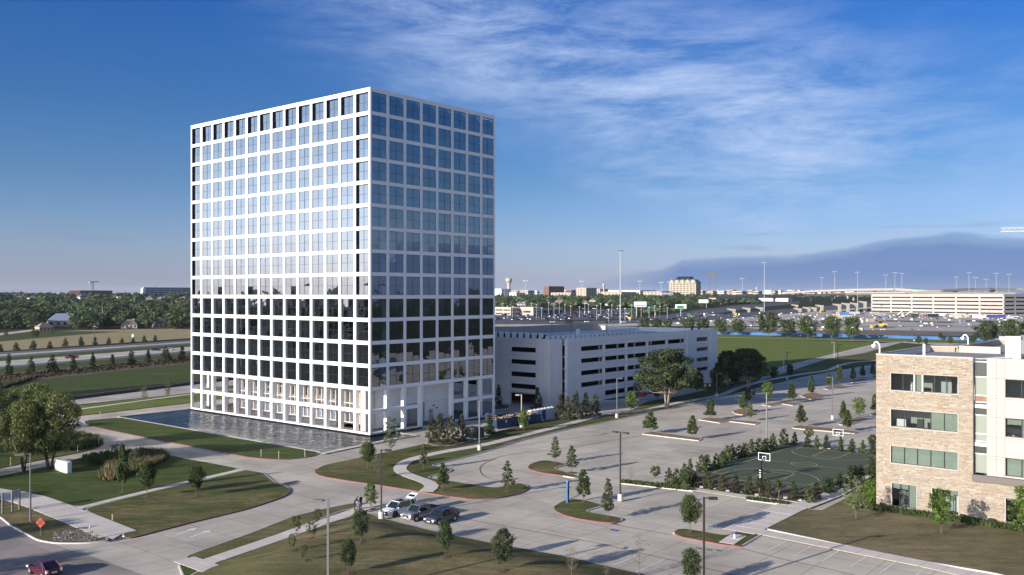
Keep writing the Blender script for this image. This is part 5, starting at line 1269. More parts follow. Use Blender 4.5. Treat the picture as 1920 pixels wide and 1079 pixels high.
# dumpsters, debris, toilets, boxes
def dumpster(loc, rz, L_, label):
    t = thing('dumpster', label, 'dumpster', loc, rz, 'blue roll-off dumpsters'); w_, h = 2.4, 1.75
    m_ = MB(); th = .07
    m_.box((0, 0, .2), (L_, th, h), 'dumpster_blue'); m_.box((0, w_ - th, .2), (L_, w_, h), 'dumpster_blue'); m_.box((0, th, .2), (th, w_ - th, h), 'dumpster_blue'); m_.box((L_ - th, th, .2), (L_, w_ - th, h), 'dumpster_blue'); m_.box((th, th, .2), (L_ - th, w_ - th, .3), 'dumpster_blue'); m_.build('container', t)
    n = int(L_ / .75)
    for i in range(n + 1): m_ = MB(); x = i * L_ / n; m_.box((max(0, x - .05), -.06, .2), (min(L_, x + .05), 0, h - .02), 'dumpster_blue'); m_.build('rib', t)
    m_ = MB(); m_.box((-.03, -.08, h - .02), (L_ + .03, .1, h + .08), 'dumpster_blue'); m_.box((-.03, w_ - .1, h - .02), (L_ + .03, w_ + .05, h + .08), 'dumpster_blue'); m_.build('rail', t)
    m_ = MB(); m_.box((L_ * .42, -.075, 1.05), (L_ * .42 + .35, -.062, 1.5), 'white_paint'); m_.build('sticker', t)
    for x in (.4, L_ - .5): m_ = MB(); m_.tube((x, .1, .12), (x, w_ - .1, .12), .12, .12, 8, 'grey_metal'); m_.build('roller', t)
    R = random.Random(int(L_ * 10) + int(loc[0])); q = MB()
    for _ in range(70):
        a = Vector((R.uniform(.3, L_ - .3), R.uniform(.3, w_ - .3), h + R.uniform(-.3, .35) + .2 * math.sin(_))); d = Vector((R.gauss(0, 1), R.gauss(0, .6), R.gauss(0, .3))).normalized() * R.uniform(.3, .9)
        q.tube(a - d / 2, a + d / 2, R.uniform(.04, .16), R.uniform(.04, .12), 4, R.choice(['timber', 'timber', 'tan_wall', 'cream_wall', 'brick_red']))
    q.build('debris', kind='stuff', loc=loc, rotz=rz, label='heap of broken timber and rubble lying in a blue dumpster', cat='debris')
ddir = (G(990, 797) - G(930, 806)).normalized(); drz = math.atan2(ddir.y, ddir.x)
p = G(931, 806); dumpster((p.x, p.y, .05), drz, 5.6, 'blue dumpster heaped with broken timber, nearest to the tower')
p = p + ddir * 6.1; dumpster((p.x, p.y, .05), drz, 6.2, 'blue dumpster of rubble behind the small tree, next to the toilets')
p = G(997, 793); tp = G(1040, 785); dd = (tp - p).normalized()
tsrc = None
for i in range(7):
    q = p + dd * 1.2 * i; blue = i == 3
    lab = ['white-roofed grey portable toilet, %s of the row counted from the dumpsters' % ORD[i], 'dark blue-doored portable toilet in the middle of the grey row'][blue]
    t = thing('portable_toilet', lab, 'portable toilet', (q.x, q.y, .06), math.atan2(dd.y, dd.x), 'row of portable toilets')
    c_ = 'toilet_blue' if blue else 'toilet_grey'
    m_ = MB(); m_.box((0, 0, 0), (1.12, 1.15, 2.05), c_); m_.build('cabin', t)
    m_ = MB(); m_.box((.14, -.03, .12), (.98, 0, 1.92), c_); m_.box((.85, -.05, 1.0), (.92, -.03, 1.12), 'car_trim'); m_.build('door', t)
    m_ = MB(); m_.add([(-.03, -.03, 2.05), (1.15, -.03, 2.05), (1.15, 1.18, 2.05), (-.03, 1.18, 2.05), (.15, .15, 2.3), (.97, .15, 2.3), (.97, 1.0, 2.3), (.15, 1.0, 2.3)], [(0, 1, 5, 4), (1, 2, 6, 5), (2, 3, 7, 6), (3, 0, 4, 7), (4, 5, 6, 7)], 'white_paint'); m_.build('roof', t)
    m_ = MB(); m_.tube((.95, 1.0, 2.05), (.95, 1.0, 2.45), .05, .05, 6, 'white_paint'); m_.build('vent_pipe', t)
p = G(868, 822); t = thing('transformer_box', 'dark green-black transformer box on a pale pad beside the magnolias', 'utility box', (p.x + .5, p.y, .1), TH)
m_ = MB(); m_.box((0, -2.6, .1), (2.0, 0, 1.75), 'utility_green'); m_.box((-.05, -2.65, 1.75), (2.05, .05, 1.85), 'utility_green'); m_.build('cabinet', t)
m_ = MB()
for i in range(9): m_.box((-.03, -2.5 + i * .27, .3), (0, -2.38 + i * .27, 1.6), 'black_metal')
m_.build('louvre', t, kind='stuff'); m_ = MB(); m_.box((-.5, -3.1, 0), (2.5, .5, .1), 'kerb_concrete'); m_.build('pad', t)
p = G(906, 813); t = thing('utility_cabinet', 'pale green utility cabinet half hidden by the bush near the dumpsters', 'utility box', (p.x, p.y, .1), TH); m_ = MB(); m_.box((0, -1.3, .08), (1.0, 0, 1.8), 'utility_pale'); m_.build('cabinet', t); m_ = MB(); m_.box((-.02, -.66, .2), (0, -.63, 1.7), 'black_metal'); m_.build('door_seam', t); m_ = MB(); m_.box((-.2, -1.5, 0), (1.2, .2, .08), 'kerb_concrete'); m_.build('pad', t)
m_ = MB(); p = G(914, 790); m_.tube((0, 0, 0), (0, 0, 1.5), .5, .5, 12, 'toilet_grey'); m_.build('water_tank', loc=(p.x, p.y, .1), label='small pale round tank beside the tower corner near the bush', cat='tank')
# timber debris bin by the car park and orange cones
p = G(1413, 741); t = thing('litter_bin', 'dark litter bin in front of the right-hand spreading oak', 'bin', (p.x, p.y, .02)); m_ = MB(); m_.lathe([(.35, 0), (.38, .2), (.38, 1.2), (.3, 1.25)], n=10, m='utility_green'); m_.build('drum', t); m_ = MB(); m_.lathe([(.42, 1.25), (.42, 1.4), (.2, 1.6)], n=10, m='black_metal'); m_.build('lid', t)
for i, (x, y) in enumerate([(1322, 728), (1331, 727), (1341, 724), (1352, 722), (1361, 720), (1369, 718), (1385, 714)]):
    p = G(x, y); t = thing('traffic_cone', 'orange traffic drum, %s from the left beside the garage corner' % ORD[i], 'traffic drum', (p.x, p.y, .03), 0, 'traffic drums by the garage')
    m_ = MB(); m_.lathe([(.30, 0), (.30, .35), (.24, 1.3)], n=10, m='orange_sign'); m_.build('drum', t); m_ = MB(); m_.lathe([(.30, .4), (.285, .62)], n=10, m='white_paint'); m_.lathe([(.28, .8), (.27, 1.0)], n=10, m='white_paint'); m_.build('stripe', t)
p = G(1205, 744); m_ = MB(); m_.box((-.9, -.5, 0), (.9, .5, 1.1), 'orange_sign'); m_.box((-.95, -.55, 1.1), (.95, .55, 1.2), 'tan_wall'); m_.build('site_box', loc=(p.x, p.y, .02), rotz=TH, label='small rusty-orange site box beside the bright young tree by the garage', cat='box')
# stones at the tip of the wedge, irrigation flags
R = random.Random(3); q = MB(); wp = P2([(100, 1000), (160, 992), (200, 1012), (158, 1018), (98, 1018)])
for _ in range(500):
    x, y = R.uniform(min(a.x for a in wp), max(a.x for a in wp)), R.uniform(min(a.y for a in wp), max(a.y for a in wp))
    if inside((x, y), wp): s = R.uniform(.04, .11); q.box((x - s, y - s * .7, .12), (x + s, y + s * .7, .14 + s * .7), R.choice(['rock', 'bare_soil', 'bare_soil', 'mulch']), rot=R.uniform(0, 3))
q.build('rubble', kind='stuff', label='scatter of broken stones and clods on the tip of the grass wedge', cat='rubble')
sheet('soil', ccw(wp), .165, 'bare_soil', kind='structure')

# ------------------------------------------------------------------ vehicles
def loft(mb, stations, m, close=True):
    n = len(stations[0]); vs = [p for s in stations for p in s]; fs = []
    for j in range(len(stations) - 1):
        for k in range(n - 1): fs.append((j * n + k, (j + 1) * n + k, (j + 1) * n + k + 1, j * n + k + 1))
    if close: fs += [tuple(range(n)), tuple(reversed(range((len(stations) - 1) * n, len(stations) * n)))]
    mb.add(vs, fs, m)
def car(kind, paint, name, label, cat, loc, rz, group=None, hatch_open=False):
    """front towards +x; x = 0 at the middle"""
    L_, W_, H_, gc, wb, wr = dict(suv=(5.0, 1.96, 1.78, .30, 2.86, .38), cross=(4.75, 1.88, 1.66, .24, 2.8, .36), pickup=(5.75, 1.98, 1.84, .33, 3.6, .39), hatch=(4.45, 1.75, 1.50, .20, 2.7, .32), sedan=(4.75, 1.82, 1.45, .2, 2.8, .33))[kind]
    t = thing(name, label, cat, loc, rz, group); t.scale = (.89, .89, .89); h, w = L_ / 2, W_ / 2; belt = H_ * (.60 if kind != 'pickup' else .62)
    # lower body: (x, half width, top)
    if kind == 'pickup': prof = [(-h, .93, belt * .96), (-h + .1, .97, belt), (-.25, 1, belt), (h - 1.75, 1, belt), (h - 1.5, 1, belt * 1.0), (h - .5, .97, belt * .92), (h - .12, .92, belt * .84), (h, .86, belt * .55)]
    elif kind in ('suv', 'cross'): prof = [(-h, .86, belt * .80), (-h + .12, .93, belt * .98), (-h + .8, 1, belt), (0, 1, belt), (h - 1.5, 1, belt), (h - 1.2, .99, belt * .98), (h - .45, .95, belt * .88), (h - .1, .88, belt * .76), (h, .80, belt * .5)]
    else: prof = [(-h, .84, belt * .9), (-h + .15, .92, belt * 1.04), (-h + .8, 1, belt * 1.02), (0, 1, belt), (h - 1.2, .99, belt * .98), (h - .5, .94, belt * .84), (h - .1, .84, belt * .66), (h, .76, belt * .45)]
    m_ = MB(); st = []
    for x, k, tp in prof:
        z0 = gc + (.0 if abs(x) < h - .3 else .08); ww = w * k
        st.append([(x, -ww * .90, z0), (x, -ww * .985, z0 + .16), (x, -ww, z0 + (tp - z0) * .55), (x, -ww * .96, tp - .05), (x, -ww * .86, tp), (x, ww * .86, tp), (x, ww * .96, tp - .05), (x, ww, z0 + (tp - z0) * .55), (x, ww * .985, z0 + .16), (x, ww * .90, z0), (x, -ww * .90, z0)])
    loft(m_, st, paint); m_.build('body', t, smooth=False, bevel=.02)
    # greenhouse
    if kind == 'pickup': gx = (-.35 - .0, -.25, h - 2.55, h - 1.78); gx = (-.75, -.62, 1.0, 1.62)
    elif kind == 'suv': gx = (-h + .18, -h + .45, .55, 1.25)
    elif kind == 'cross': gx = (-h + .15, -h + .75, .45, 1.2)
    elif kind == 'hatch': gx = (-h + .15, -h + 1.15, .25, 1.25)
    else: gx = (-h + .55, -h + 1.3, .3, 1.15)
    rt = H_ - .05; wt, wb2 = w * .76, w * .90; zb = belt - .03
    m_ = MB(); x0, x1, x2, x3 = gx
    B_ = [(x0, -wb2, zb), (x3, -wb2, zb), (x3, wb2, zb), (x0, wb2, zb)]; T_ = [(x1, -wt, rt), (x2, -wt, rt), (x2, wt, rt), (x1, wt, rt)]
    m_.add(B_ + T_, [(0, 1, 5, 4), (1, 2, 6, 5), (2, 3, 7, 6), (3, 0, 4, 7)], 'car_glass'); gl_ = m_.build('windows', t)
    m_ = MB(); m_.add([(x1 - .04, -wt - .01, rt - .02), (x2 + .05, -wt - .01, rt - .02), (x2 + .05, wt + .01, rt - .02), (x1 - .04, wt + .01, rt - .02), (x1 + .08, -wt * .88, H_), (x2 - .1, -wt * .88, H_), (x2 - .1, wt * .88, H_), (x1 + .08, wt * .88, H_)], [(0, 1, 5, 4), (1, 2, 6, 5), (2, 3, 7, 6), (3, 0, 4, 7), (4, 5, 6, 7)], paint); rf = m_.build('roof', t)
    m_ = MB(); o_ = .012
    def pil(fr, r0=.045):
        for s in (-1, 1):
            xb = x0 + (x3 - x0) * fr; xt = x1 + (x2 - x1) * fr
            m_.tube((xb, s * (wb2 + .0), zb), (xt, s * (wt + .005), rt), r0, r0 * .8, 5, paint)
    fr_ = (0, 1) if kind == 'pickup' else (0, 1)
    for f_ in fr_: pil(f_, .06)
    if kind in ('suv', 'cross'): pil(.24, .07)
    if kind == 'hatch': pil(.14, .09)
    m_.build('pillar', t)
    m_ = MB()
    for f_ in ((.5,) if kind == 'pickup' else (.48, .72)): 
        for s in (-1, 1):
            xb = x0 + (x3 - x0) * f_; xt = x1 + (x2 - x1) * f_; m_.tube((xb, s * wb2, zb), (xt, s * wt, rt), .035, .03, 4, 'car_trim')
    m_.build('door_post', t)
    # wheels and arches
    for sx_ in (-1, 1):
        for s in (-1, 1):
            cx = sx_ * wb / 2 + (.05 if kind == 'pickup' else 0); wl = thing('wheel', None, None, (cx, s * (w - .13), wr)); wl.parent = t
            m_ = MB(); m_.tube((0, -.12, 0), (0, .12, 0), wr, wr, 18, 'rubber'); m_.build('tyre', wl)
            m_ = MB(); m_.tube((0, s * .12, 0), (0, s * .135, 0), wr * .66, wr * .6, 12, 'car_trim' if kind == 'suv' else 'rim_metal')
            for k in range(5): a = k * 1.2566; m_.box((-.03, min(s * .12, s * .15), 0), (.03, max(s * .12, s * .15), wr * .6), 'rim_metal' if kind != 'suv' else 'black_metal')
            m_.build('rim', wl)
            m_ = MB(); m_.tube((cx, s * (w * .9), wr + .03), (cx, s * (w + .004), wr + .03), wr + .085, wr + .085, 18, 'car_trim'); m_.build('wheel_arch', t)
    for s in (-1, 1):
        m_ = MB(); zl = belt * .70; m_.box((h - .42, min(s * w * .55, s * w * .92), zl - .07), (h - .03, max(s * w * .55, s * w * .92), zl + .09), 'lamp_lens'); m_.build('headlight', t)
        m_ = MB(); zt = belt * .86; m_.box((-h - .01, min(s * w * .70, s * w * .93), zt - .16), (-h + .15, max(s * w * .70, s * w * .93), zt + .12), 'tail_red' if kind != 'hatch' else 'lamp_lens'); m_.build('tail_light', t)
        m_ = MB(); m_.box((x3 - .35, min(s * (w - .02), s * (w + .18)), belt - .02), (x3 - .2, max(s * (w - .02), s * (w + .18)), belt + .16), paint); m_.build('wing_mirror', t)
        if kind == 'suv': m_ = MB(); m_.box((h - .3, min(s * w * .8, s * w * .93), zl - .02), (h - .1, max(s * w * .8, s * w * .93), zl + .10), 'amber'); m_.build('indicator', t)
    m_ = MB(); m_.box((h - .12, -w * .5, belt * .52), (h + .015, w * .5, belt * .74), 'car_trim'); m_.box((h - .14, -w * .8, gc + .05), (h + .03, w * .8, gc + .22), 'car_trim' if kind in ('suv', 'cross', 'hatch', 'sedan') else 'rim_metal'); g_ = m_.build('grille', t)
    m_ = MB(); m_.box((h + .015, -.25, gc + .2), (h + .03, .25, gc + .33), 'white_paint'); m_.build('number_plate', t)
    m_ = MB(); m_.box((-h - .03, -.26, belt * .62), (-h - .005, .26, belt * .62 + .13), 'white_paint'); m_.build('number_plate', t)
    m_ = MB(); m_.box((-h - .02, -w * .85, gc + .06), (-h + .1, w * .85, gc + .28), 'car_trim'); m_.build('bumper', t)
    if kind in ('suv', 'cross'):
        for s in (-1, 1): m_ = MB(); m_.tube((x1 + .1, s * wt * .9, H_ + .05), (x2 - .1, s * wt * .9, H_ + .05), .025, .025, 6, 'galvanised' if kind == 'cross' else 'black_metal'); m_.build('roof_rail', t)
    if kind == 'suv': m_ = MB(); m_.box((-.9, -wt * .62, H_ - .002), (.3, wt * .62, H_ + .012), 'car_glass'); m_.build('sunroof', t)
    if kind == 'pickup':
        m_ = MB(); m_.box((-h + .1, -w * .82, belt - .02), (-.85, w * .82, belt + .012), 'dark_void'); m_.build('cargo_bed', t)
        for s in (-1, 1): m_ = MB(); m_.box((-h + .05, min(s * w * .84, s * w * .97), belt - .02), (-.78, max(s * w * .84, s * w * .97), belt + .05), paint); m_.build('bed_rail', t)
    if hatch_open:
        m_ = MB(); m_.add([(-h + .5, -.72, H_ - .02), (-h + .5, .72, H_ - .02), (-h - .55, .66, H_ + .42), (-h - .55, -.66, H_ + .42), (-h + .5, -.72, H_ + .06), (-h + .5, .72, H_ + .06), (-h - .5, .66, H_ + .5), (-h - .5, -.66, H_ + .5)], [(0, 1, 2, 3), (7, 6, 5, 4), (0, 4, 5, 1), (1, 5, 6, 2), (2, 6, 7, 3), (3, 7, 4, 0)], paint); tg = m_.build('tailgate', t)
        m_ = MB(); m_.add([(-h + .3, -.55, H_ + .15), (-h + .3, .55, H_ + .15), (-h - .1, .52, H_ + .33), (-h - .1, -.52, H_ + .33)], [(0, 1, 2, 3)], 'car_glass'); m_.build('glass', tg)
        m_ = MB(); m_.box((-h - .02, -.62, gc + .5), (-h + .02, .62, H_ - .12), 'dark_void'); m_.build('boot_opening', t)
    return t
fwd = math.atan2(-dx2.y, -dx2.x)
p = G(742, 965); car('suv', 'paint_car_white', 'parked_car', 'white SUV with black roof panel and its tailgate raised, leftmost of the three parked cars', 'car', (-13.15, 105.0, .03), fwd, 'cars parked at the foot of the lawn', True)
q_ = G(793, 975.5); car('pickup', 'paint_car_silver', 'parked_pickup', 'silver extended-cab pickup parked between the white SUV and the navy SUV', 'pickup truck', (-10.3, 103.3, .03), fwd, 'cars parked at the foot of the lawn')
q_ = G(829, 982); car('cross', 'paint_car_navy', 'parked_car', 'dark navy SUV, rightmost of the three parked cars', 'car', (-7.85, 101.35, .03), fwd, 'cars parked at the foot of the lawn')
q_ = G(75, 1082); car('hatch', 'paint_car_maroon', 'moving_car', 'maroon hatchback driving away on the street at the bottom left', 'car', (q_.x, q_.y + .7, .03), math.radians(142))
q_ = G(134, 673); car('pickup', 'paint_car_red', 'moving_pickup', 'red pickup on the highway behind the conical evergreens', 'pickup truck', (q_.x, q_.y, .07), math.pi + .55)
q_ = G(292, 658.5); car('cross', 'paint_car_navy', 'moving_car', 'dark SUV on the highway left of a white car', 'car', (q_.x, q_.y, .07), .5)
q_ = G(319, 657.5); car('sedan', 'paint_car_white', 'moving_car', 'white car on the highway half behind an evergreen', 'car', (q_.x, q_.y, .07), .5)

# ------------------------------------------------------------------ people
def person(label, loc, rz, top, legs, pose, hairc='hair', H_=1.75):
    t = thing('person', label, 'person', loc, rz); bm_v = []; ed = []; rad = []
    def v(p, r): bm_v.append(p); rad.append(r); return len(bm_v) - 1
    def chain(i, pts):
        for p, r in pts: j = v(p, r); ed.append((i, j)); i = j
        return i
    s = H_ / 1.75
    if pose == 'stand': sy, hipz, lean = 0, .92, 0
    elif pose == 'bend': sy, hipz, lean = 0, .88, .28
    else: sy, hipz, lean = 0, .42, .15
    pel = v((0, 0, hipz), .135); w_ = chain(pel, [((0 + lean * .3, 0, hipz + .18), .125)]); ch = chain(w_, [((lean * .8, 0, hipz + .42), .15)]); nk = chain(ch, [((lean * 1.05, 0, hipz + .56), .065)]); hd0 = chain(nk, [((lean * 1.3 + .02, 0, hipz + .63), .06), ((lean * 1.45 + .02, 0, hipz + .72), .092), ((lean * 1.5 + .01, 0, hipz + .80), .075)])
    for q in (-1, 1):
        sh = (lean * .85, q * .19, hipz + .47)
        if pose == 'crouch': chain(pel, [((.10, q * .11, hipz - .02), .09), ((.42, q * .14, hipz + .05), .07), ((.18, q * .14, .10), .05), ((.34, q * .14, .04), .04)]); chain(ch, [(sh, .06), ((.28, q * .24, hipz + .25), .045), ((.45, q * .12, hipz + .12), .035), ((.53, q * .10, hipz + .1), .03)])
        else:
            chain(pel, [((0, q * .10, hipz - .08), .095), ((.02, q * .11 + .02, .48), .07), ((-.01, q * .12, .10), .048), ((.12, q * .13, .04), .04)])
            if pose == 'bend': chain(ch, [(sh, .06), ((lean + .1, q * .25, hipz + .2), .045), ((lean + .3, q * .2, hipz + .1), .035), ((lean + .38, q * .18, hipz + .06), .03)])
            else: chain(ch, [(sh, .06), ((.0, q * .29, hipz + .22), .045), ((.16, q * .2, hipz + .06), .035), ((.22, q * .16, hipz + .05), .03)])
    me = bpy.data.meshes.new('body'); me.from_pydata([tuple(c * s for c in p) for p in bm_v], ed, []); o = bpy.data.objects.new('body', me); COL.objects.link(o)
    md = o.modifiers.new('s', 'SKIN'); md.use_smooth_shade = True; o.modifiers.new('u', 'SUBSURF').levels = 1
    for i, sv_ in enumerate(me.skin_vertices[0].data): sv_.radius = (rad[i] * s, rad[i] * s * (1.15 if rad[i] > .12 else 1)); sv_.use_root = i == 0
    dg = bpy.context.evaluated_depsgraph_get(); ev = o.evaluated_get(dg); nm = bpy.data.meshes.new_from_object(ev); bpy.data.objects.remove(o)
    nm.materials.clear()
    for m in (top, legs, 'skin', hairc): nm.materials.append(MATS[m])
    zz = hipz * s
    for p in nm.polygons:
        c = p.center; k = 0
        if c.z > (hipz + .60) * s: k = 3 if (c.z > (hipz + .74) * s or c.x < (lean * 1.45 - .02) * s) else 2
        elif c.z < (hipz - .01) * s and abs(c.y) < .24 * s: k = 1
        elif abs(c.y) > .27 * s or (c.x > (lean + .18) * s and c.z < (hipz + .25) * s): k = 2
        p.material_index = k; p.use_smooth = True
    b = meshobj('body', nm, t)
    m_ = MB(); hx, hzz = (lean * 1.47 + .10) * s, (hipz + .735) * s
    m_.box((hx - .01, -.012, hzz - .03), (hx + .02, .012, hzz + .01), 'skin')
    for q in (-1, 1): m_.box((hx - .02, q * .035 - .012, hzz + .015), (hx, q * .035 + .012, hzz + .03), 'car_trim')
    m_.box((hx - .02, -.025, hzz - .06), (hx - .005, .025, hzz - .05), 'brick_red'); m_.build('face', t)
    return t
p = G(664.5, 959.5); person('man in dark clothes stooping beside the walkway behind the young oak', (p.x, p.y, .15), 0.1, 'navy_cloth', 'navy_cloth', 'bend')
p = G(676.5, 957); person('person in a dark sleeveless top and blue trousers beside the walkway', (p.x, p.y, .15), 2.6, 'black_cloth', 'blue_cloth', 'stand', H_=1.68)
p = G(670.3, 958.5); person('crouching person in a pale top between the two who stand', (p.x, p.y, .15), 1.2, 'white_paint', 'navy_cloth', 'crouch', H_=1.6)

# ------------------------------------------------------------------ trees near the camera
def PL(*a, **k): return plant(*a, **k)
PL('young_oak', 'dark young oak on the mown mound just below the three people', 'tree', 676, 1019, 957, 38, 'oak', var=0)
PL('young_oak', 'dark narrow young oak at the bottom edge right of the bottom-edge grey lamp', 'tree', 653, 1078, 1014, 37, 'oak', var=1)
PL('young_oak', 'dark young oak in front of the navy SUV', 'tree', 834.7, 1048, 976, 33, 'oak', var=2)
PL('young_oak', 'dark bushy young oak at the edge of the mound right of the parked cars', 'tree', 943, 1073, 993, 46, 'oak', var=0)
PL('young_oak', 'dark dense young tree at the bottom edge left of the tall dark lamp', 'tree', 1296, 1102, 1031, 44, 'oak', var=1)
PL('round_oak', 'round leafy oak standing on the grass island with the hydrant', 'tree', 1294, 1001, 930, 46, 'round_oak', var=0)
PL('bare_tree', 'leafless twiggy young tree beside the dark dense tree at the bottom', 'tree', 1199, 1082, 999, 42, 'bare', var=0)
PL('bare_tree', 'leafless brown young tree at the edge of the mound, bottom centre', 'tree', 1072, 1090, 1018, 34, 'bare', var=1)
PL('bare_shrub', 'low leafless shrub on the mound between two leafless trees', 'shrub', 1137, 1090, 1060, 18, 'bare', var=2)
PL('young_tree', 'thin-leaved small tree at the end of the walkway beside the lamp', 'tree', 696, 957, 907, 30, 'bright', var=2)
for i, (x, yb, yt, w, l) in enumerate([(594.7, 988, 956, 19, 'farthest back by the walkway'), (555, 1004, 970, 22, 'beside the strip of grass by the drive'), (583.6, 1014, 980, 22, 'in the middle of the group'), (547.6, 1036, 1003, 16, 'left foremost of the group'), (571, 1054, 1023, 15, 'nearest the camera and thinnest')]):
    PL('sapling', 'multi-stemmed sapling on the mound, ' + l, 'sapling', x, yb, yt, w, 'sapling', 'saplings on the mound', var=i % 3)
PL('young_oak', 'dark oval tree on the lawn tip above the red-kerbed corner', 'tree', 689.7, 881, 831, 33, 'round_oak', var=1)
PL('young_tree', 'wispy pale tree just right of the oval tree behind the lamp head', 'tree', 709.6, 898, 852, 24, 'sparse', var=0)
PL('young_tree', 'tall thin-leaved tree in front of the tower corner', 'tree', 733, 852, 782, 36, 'sparse', var=1)
PL('young_cypress', 'small loose green tree inside the bend of the curved path', 'tree', 794, 881, 834, 24, 'cone', var=0)
PL('young_cypress', 'layered green young tree right of the bend of the curved path', 'tree', 830, 921, 869, 30, 'cone_dark', var=0)
PL('young_cypress', 'pale feathery conical tree on the rounded lawn tip', 'tree', 951, 924, 865, 29, 'cone', var=1)
PL('young_cypress', 'pale conical tree at the left of the middle grass island', 'tree', 1041, 870, 819, 27, 'cone', var=2)
PL('young_cypress', 'pale bushy conical tree at the right of the middle grass island', 'tree', 1071.6, 888, 837, 31, 'cone', var=0)
PL('young_cypress', 'green conical tree just right of the blue emergency phone', 'tree', 1094, 944, 881, 36, 'cone_dark', var=1)
PL('young_cypress', 'pale slender conical tree at the right end of the emergency phone island', 'tree', 1140, 975, 898, 34, 'cone', var=1)
PL('crape_myrtle', 'tiny leafless tree at the left end of the long planter', 'tree', 1183, 905, 876, 15, 'bare', var=1)
PL('crape_myrtle', 'small round-headed crape myrtle in the long planter', 'tree', 1229, 912, 876, 23, 'crape', var=0)
PP = [(1220, 814, 773, 36, 'cone_dark', 'left end of the mulch island below the large spreading oak'), (1298.6, 825, 780, 27, 'cone_dark', 'right end of the mulch island below the large spreading oak'), (1331.7, 789, 749, 26, 'cone_dark', 'second mulch island, leftmost tree'),
 (1393.4, 775, 739, 21, 'cone_dark', 'rounded mulch island, dark left tree'), (1406.7, 790, 755, 22, 'cone', 'mulch island in front of the rounded one, pale tree'), (1403, 757, 727, 18, 'cone_dark', 'back of the rounded mulch island'), (1440.5, 757, 717, 23, 'bright', 'island behind the thin court lamp, bright green tree'), (1484.5, 756, 718, 24, 'cone_dark', 'thin mulch island between two rounded ones'),
 (1521, 746, 704, 17, 'cone_dark', 'rounded mulch island farther back, narrow tree'), (1553.5, 730, 694, 15, 'cone_dark', 'island with two trees, narrower left one'), (1574, 723, 688, 18, 'cone_dark', 'island with two trees, wider right one'), (1599.7, 717, 690, 14, 'cone_dark', 'farthest but one island, left tree'), (1617.7, 711, 685, 13, 'cone_dark', 'farthest but one island, right tree'),
 (1502, 801, 760, 26, 'cone_dark', 'left end of the long island behind the court'), (1589, 810, 770, 24, 'cone_dark', 'right end of the long island behind the court'), (1611, 784, 746, 26, 'bright', 'wedge island near the stone office, loose-crowned tree'), (1581, 794, 752, 18, 'cone_dark', 'wedge island near the stone office, narrow tree'), (1640, 778, 740, 18, 'cone_dark', 'island half hidden by the stone office'), (1637, 709, 679, 14, 'cone_dark', 'farthest island touching the stone office')]
for i, (x, yb, yt, w, k, l) in enumerate(PP): PL('car_park_tree', 'car park tree, ' + l, 'tree', x, yb, yt, w, k, 'small trees on the car park islands', var=i % 3)
PL('small_oak', 'dark rounded tree left of the black lamp by the field road', 'tree', 1451, 716, 688, 21, 'round_oak', var=0)
PL('small_oak', 'dark upright tree just right of the black lamp by the field road', 'tree', 1481.6, 709, 684, 15, 'oak', var=1)
PL('small_oak', 'dark tree left of the right-hand spreading oak, behind the lamp', 'tree', 1344.5, 740, 690, 29, 'round_oak', var=1)
PL('small_oak', 'dark upright tree at the right end of the garage, right of the big spreading oak', 'tree', 1308, 740, 697, 24, 'oak', var=2)
PL('small_oak', 'dark low tree close behind the big spreading oak trunk, right side', 'tree', 1270, 743, 718, 21, 'round_oak', var=2)
PL('small_oak', 'dark low tree close behind the big spreading oak trunk, left side', 'tree', 1233, 751, 720, 23, 'oak', var=0)
PL('small_oak', 'dark thin tree behind the bright green tree by the garage', 'tree', 1193, 756, 716, 18, 'sparse', var=2)
PL('young_tree', 'bright green young tree beside the sidewalk left of the big spreading oak', 'tree', 1183.5, 774, 734, 27, 'bright', var=0)
PL('small_oak', 'dark tree beneath the right-hand spreading oak', 'tree', 1378, 728, 692, 26, 'round_oak', var=0)
PL('spreading_oak', 'large spreading oak with forked pale trunk in front of the garage', 'tree', 1249.8, 766, 655, 132, 'live', var=0)
PL('spreading_oak', 'large dark oak with bare forked trunk right of the garage', 'tree', 1402, 732, 654, 88, 'live', var=1)
PL('spreading_oak', 'large dark oak crown just at the garage right corner', 'tree', 1366, 724, 658, 58, 'live', var=2)
PL('small_oak', 'small tree among the blue dumpsters', 'tree', 982, 809, 770, 23, 'bright', var=1)
for i, (x, yb, yt, w) in enumerate([(809.9, 831, 781, 26), (825, 833, 776, 27), (844, 834, 780, 31), (866, 829, 778, 26)]):
    PL('magnolia', 'broad-leaved dark magnolia in the clump before the loading door, %s from the left' % ORD[i], 'tree', x, yb, yt, w, 'magnolia', 'magnolias before the loading door', var=i % 3)
PL('bush', 'dark green bush hiding the pale utility cabinet', 'bush', 918, 815, 779, 27, 'fat_column', var=0)
for i, (x, yb, yt, w) in enumerate([(1050, 786, 740, 23), (1064, 788, 743, 21), (1080, 788, 734, 25), (1099, 786, 737, 24), (1117, 782, 738, 21)]):
    PL('magnolia', 'broad-leaved dark magnolia in the row behind the toilets, %s from the left' % ORD[i], 'tree', x, yb, yt, w, 'magnolia', 'magnolia row behind the toilets', var=(i + 1) % 3)
PL('magnolia', 'dark upright shrub at the left of the garage entrance', 'shrub', 935, 761, 722, 16, 'magnolia', var=0); PL('magnolia', 'dark upright shrub at the right of the garage entrance', 'shrub', 1007.6, 768, 727, 20, 'magnolia', var=1)
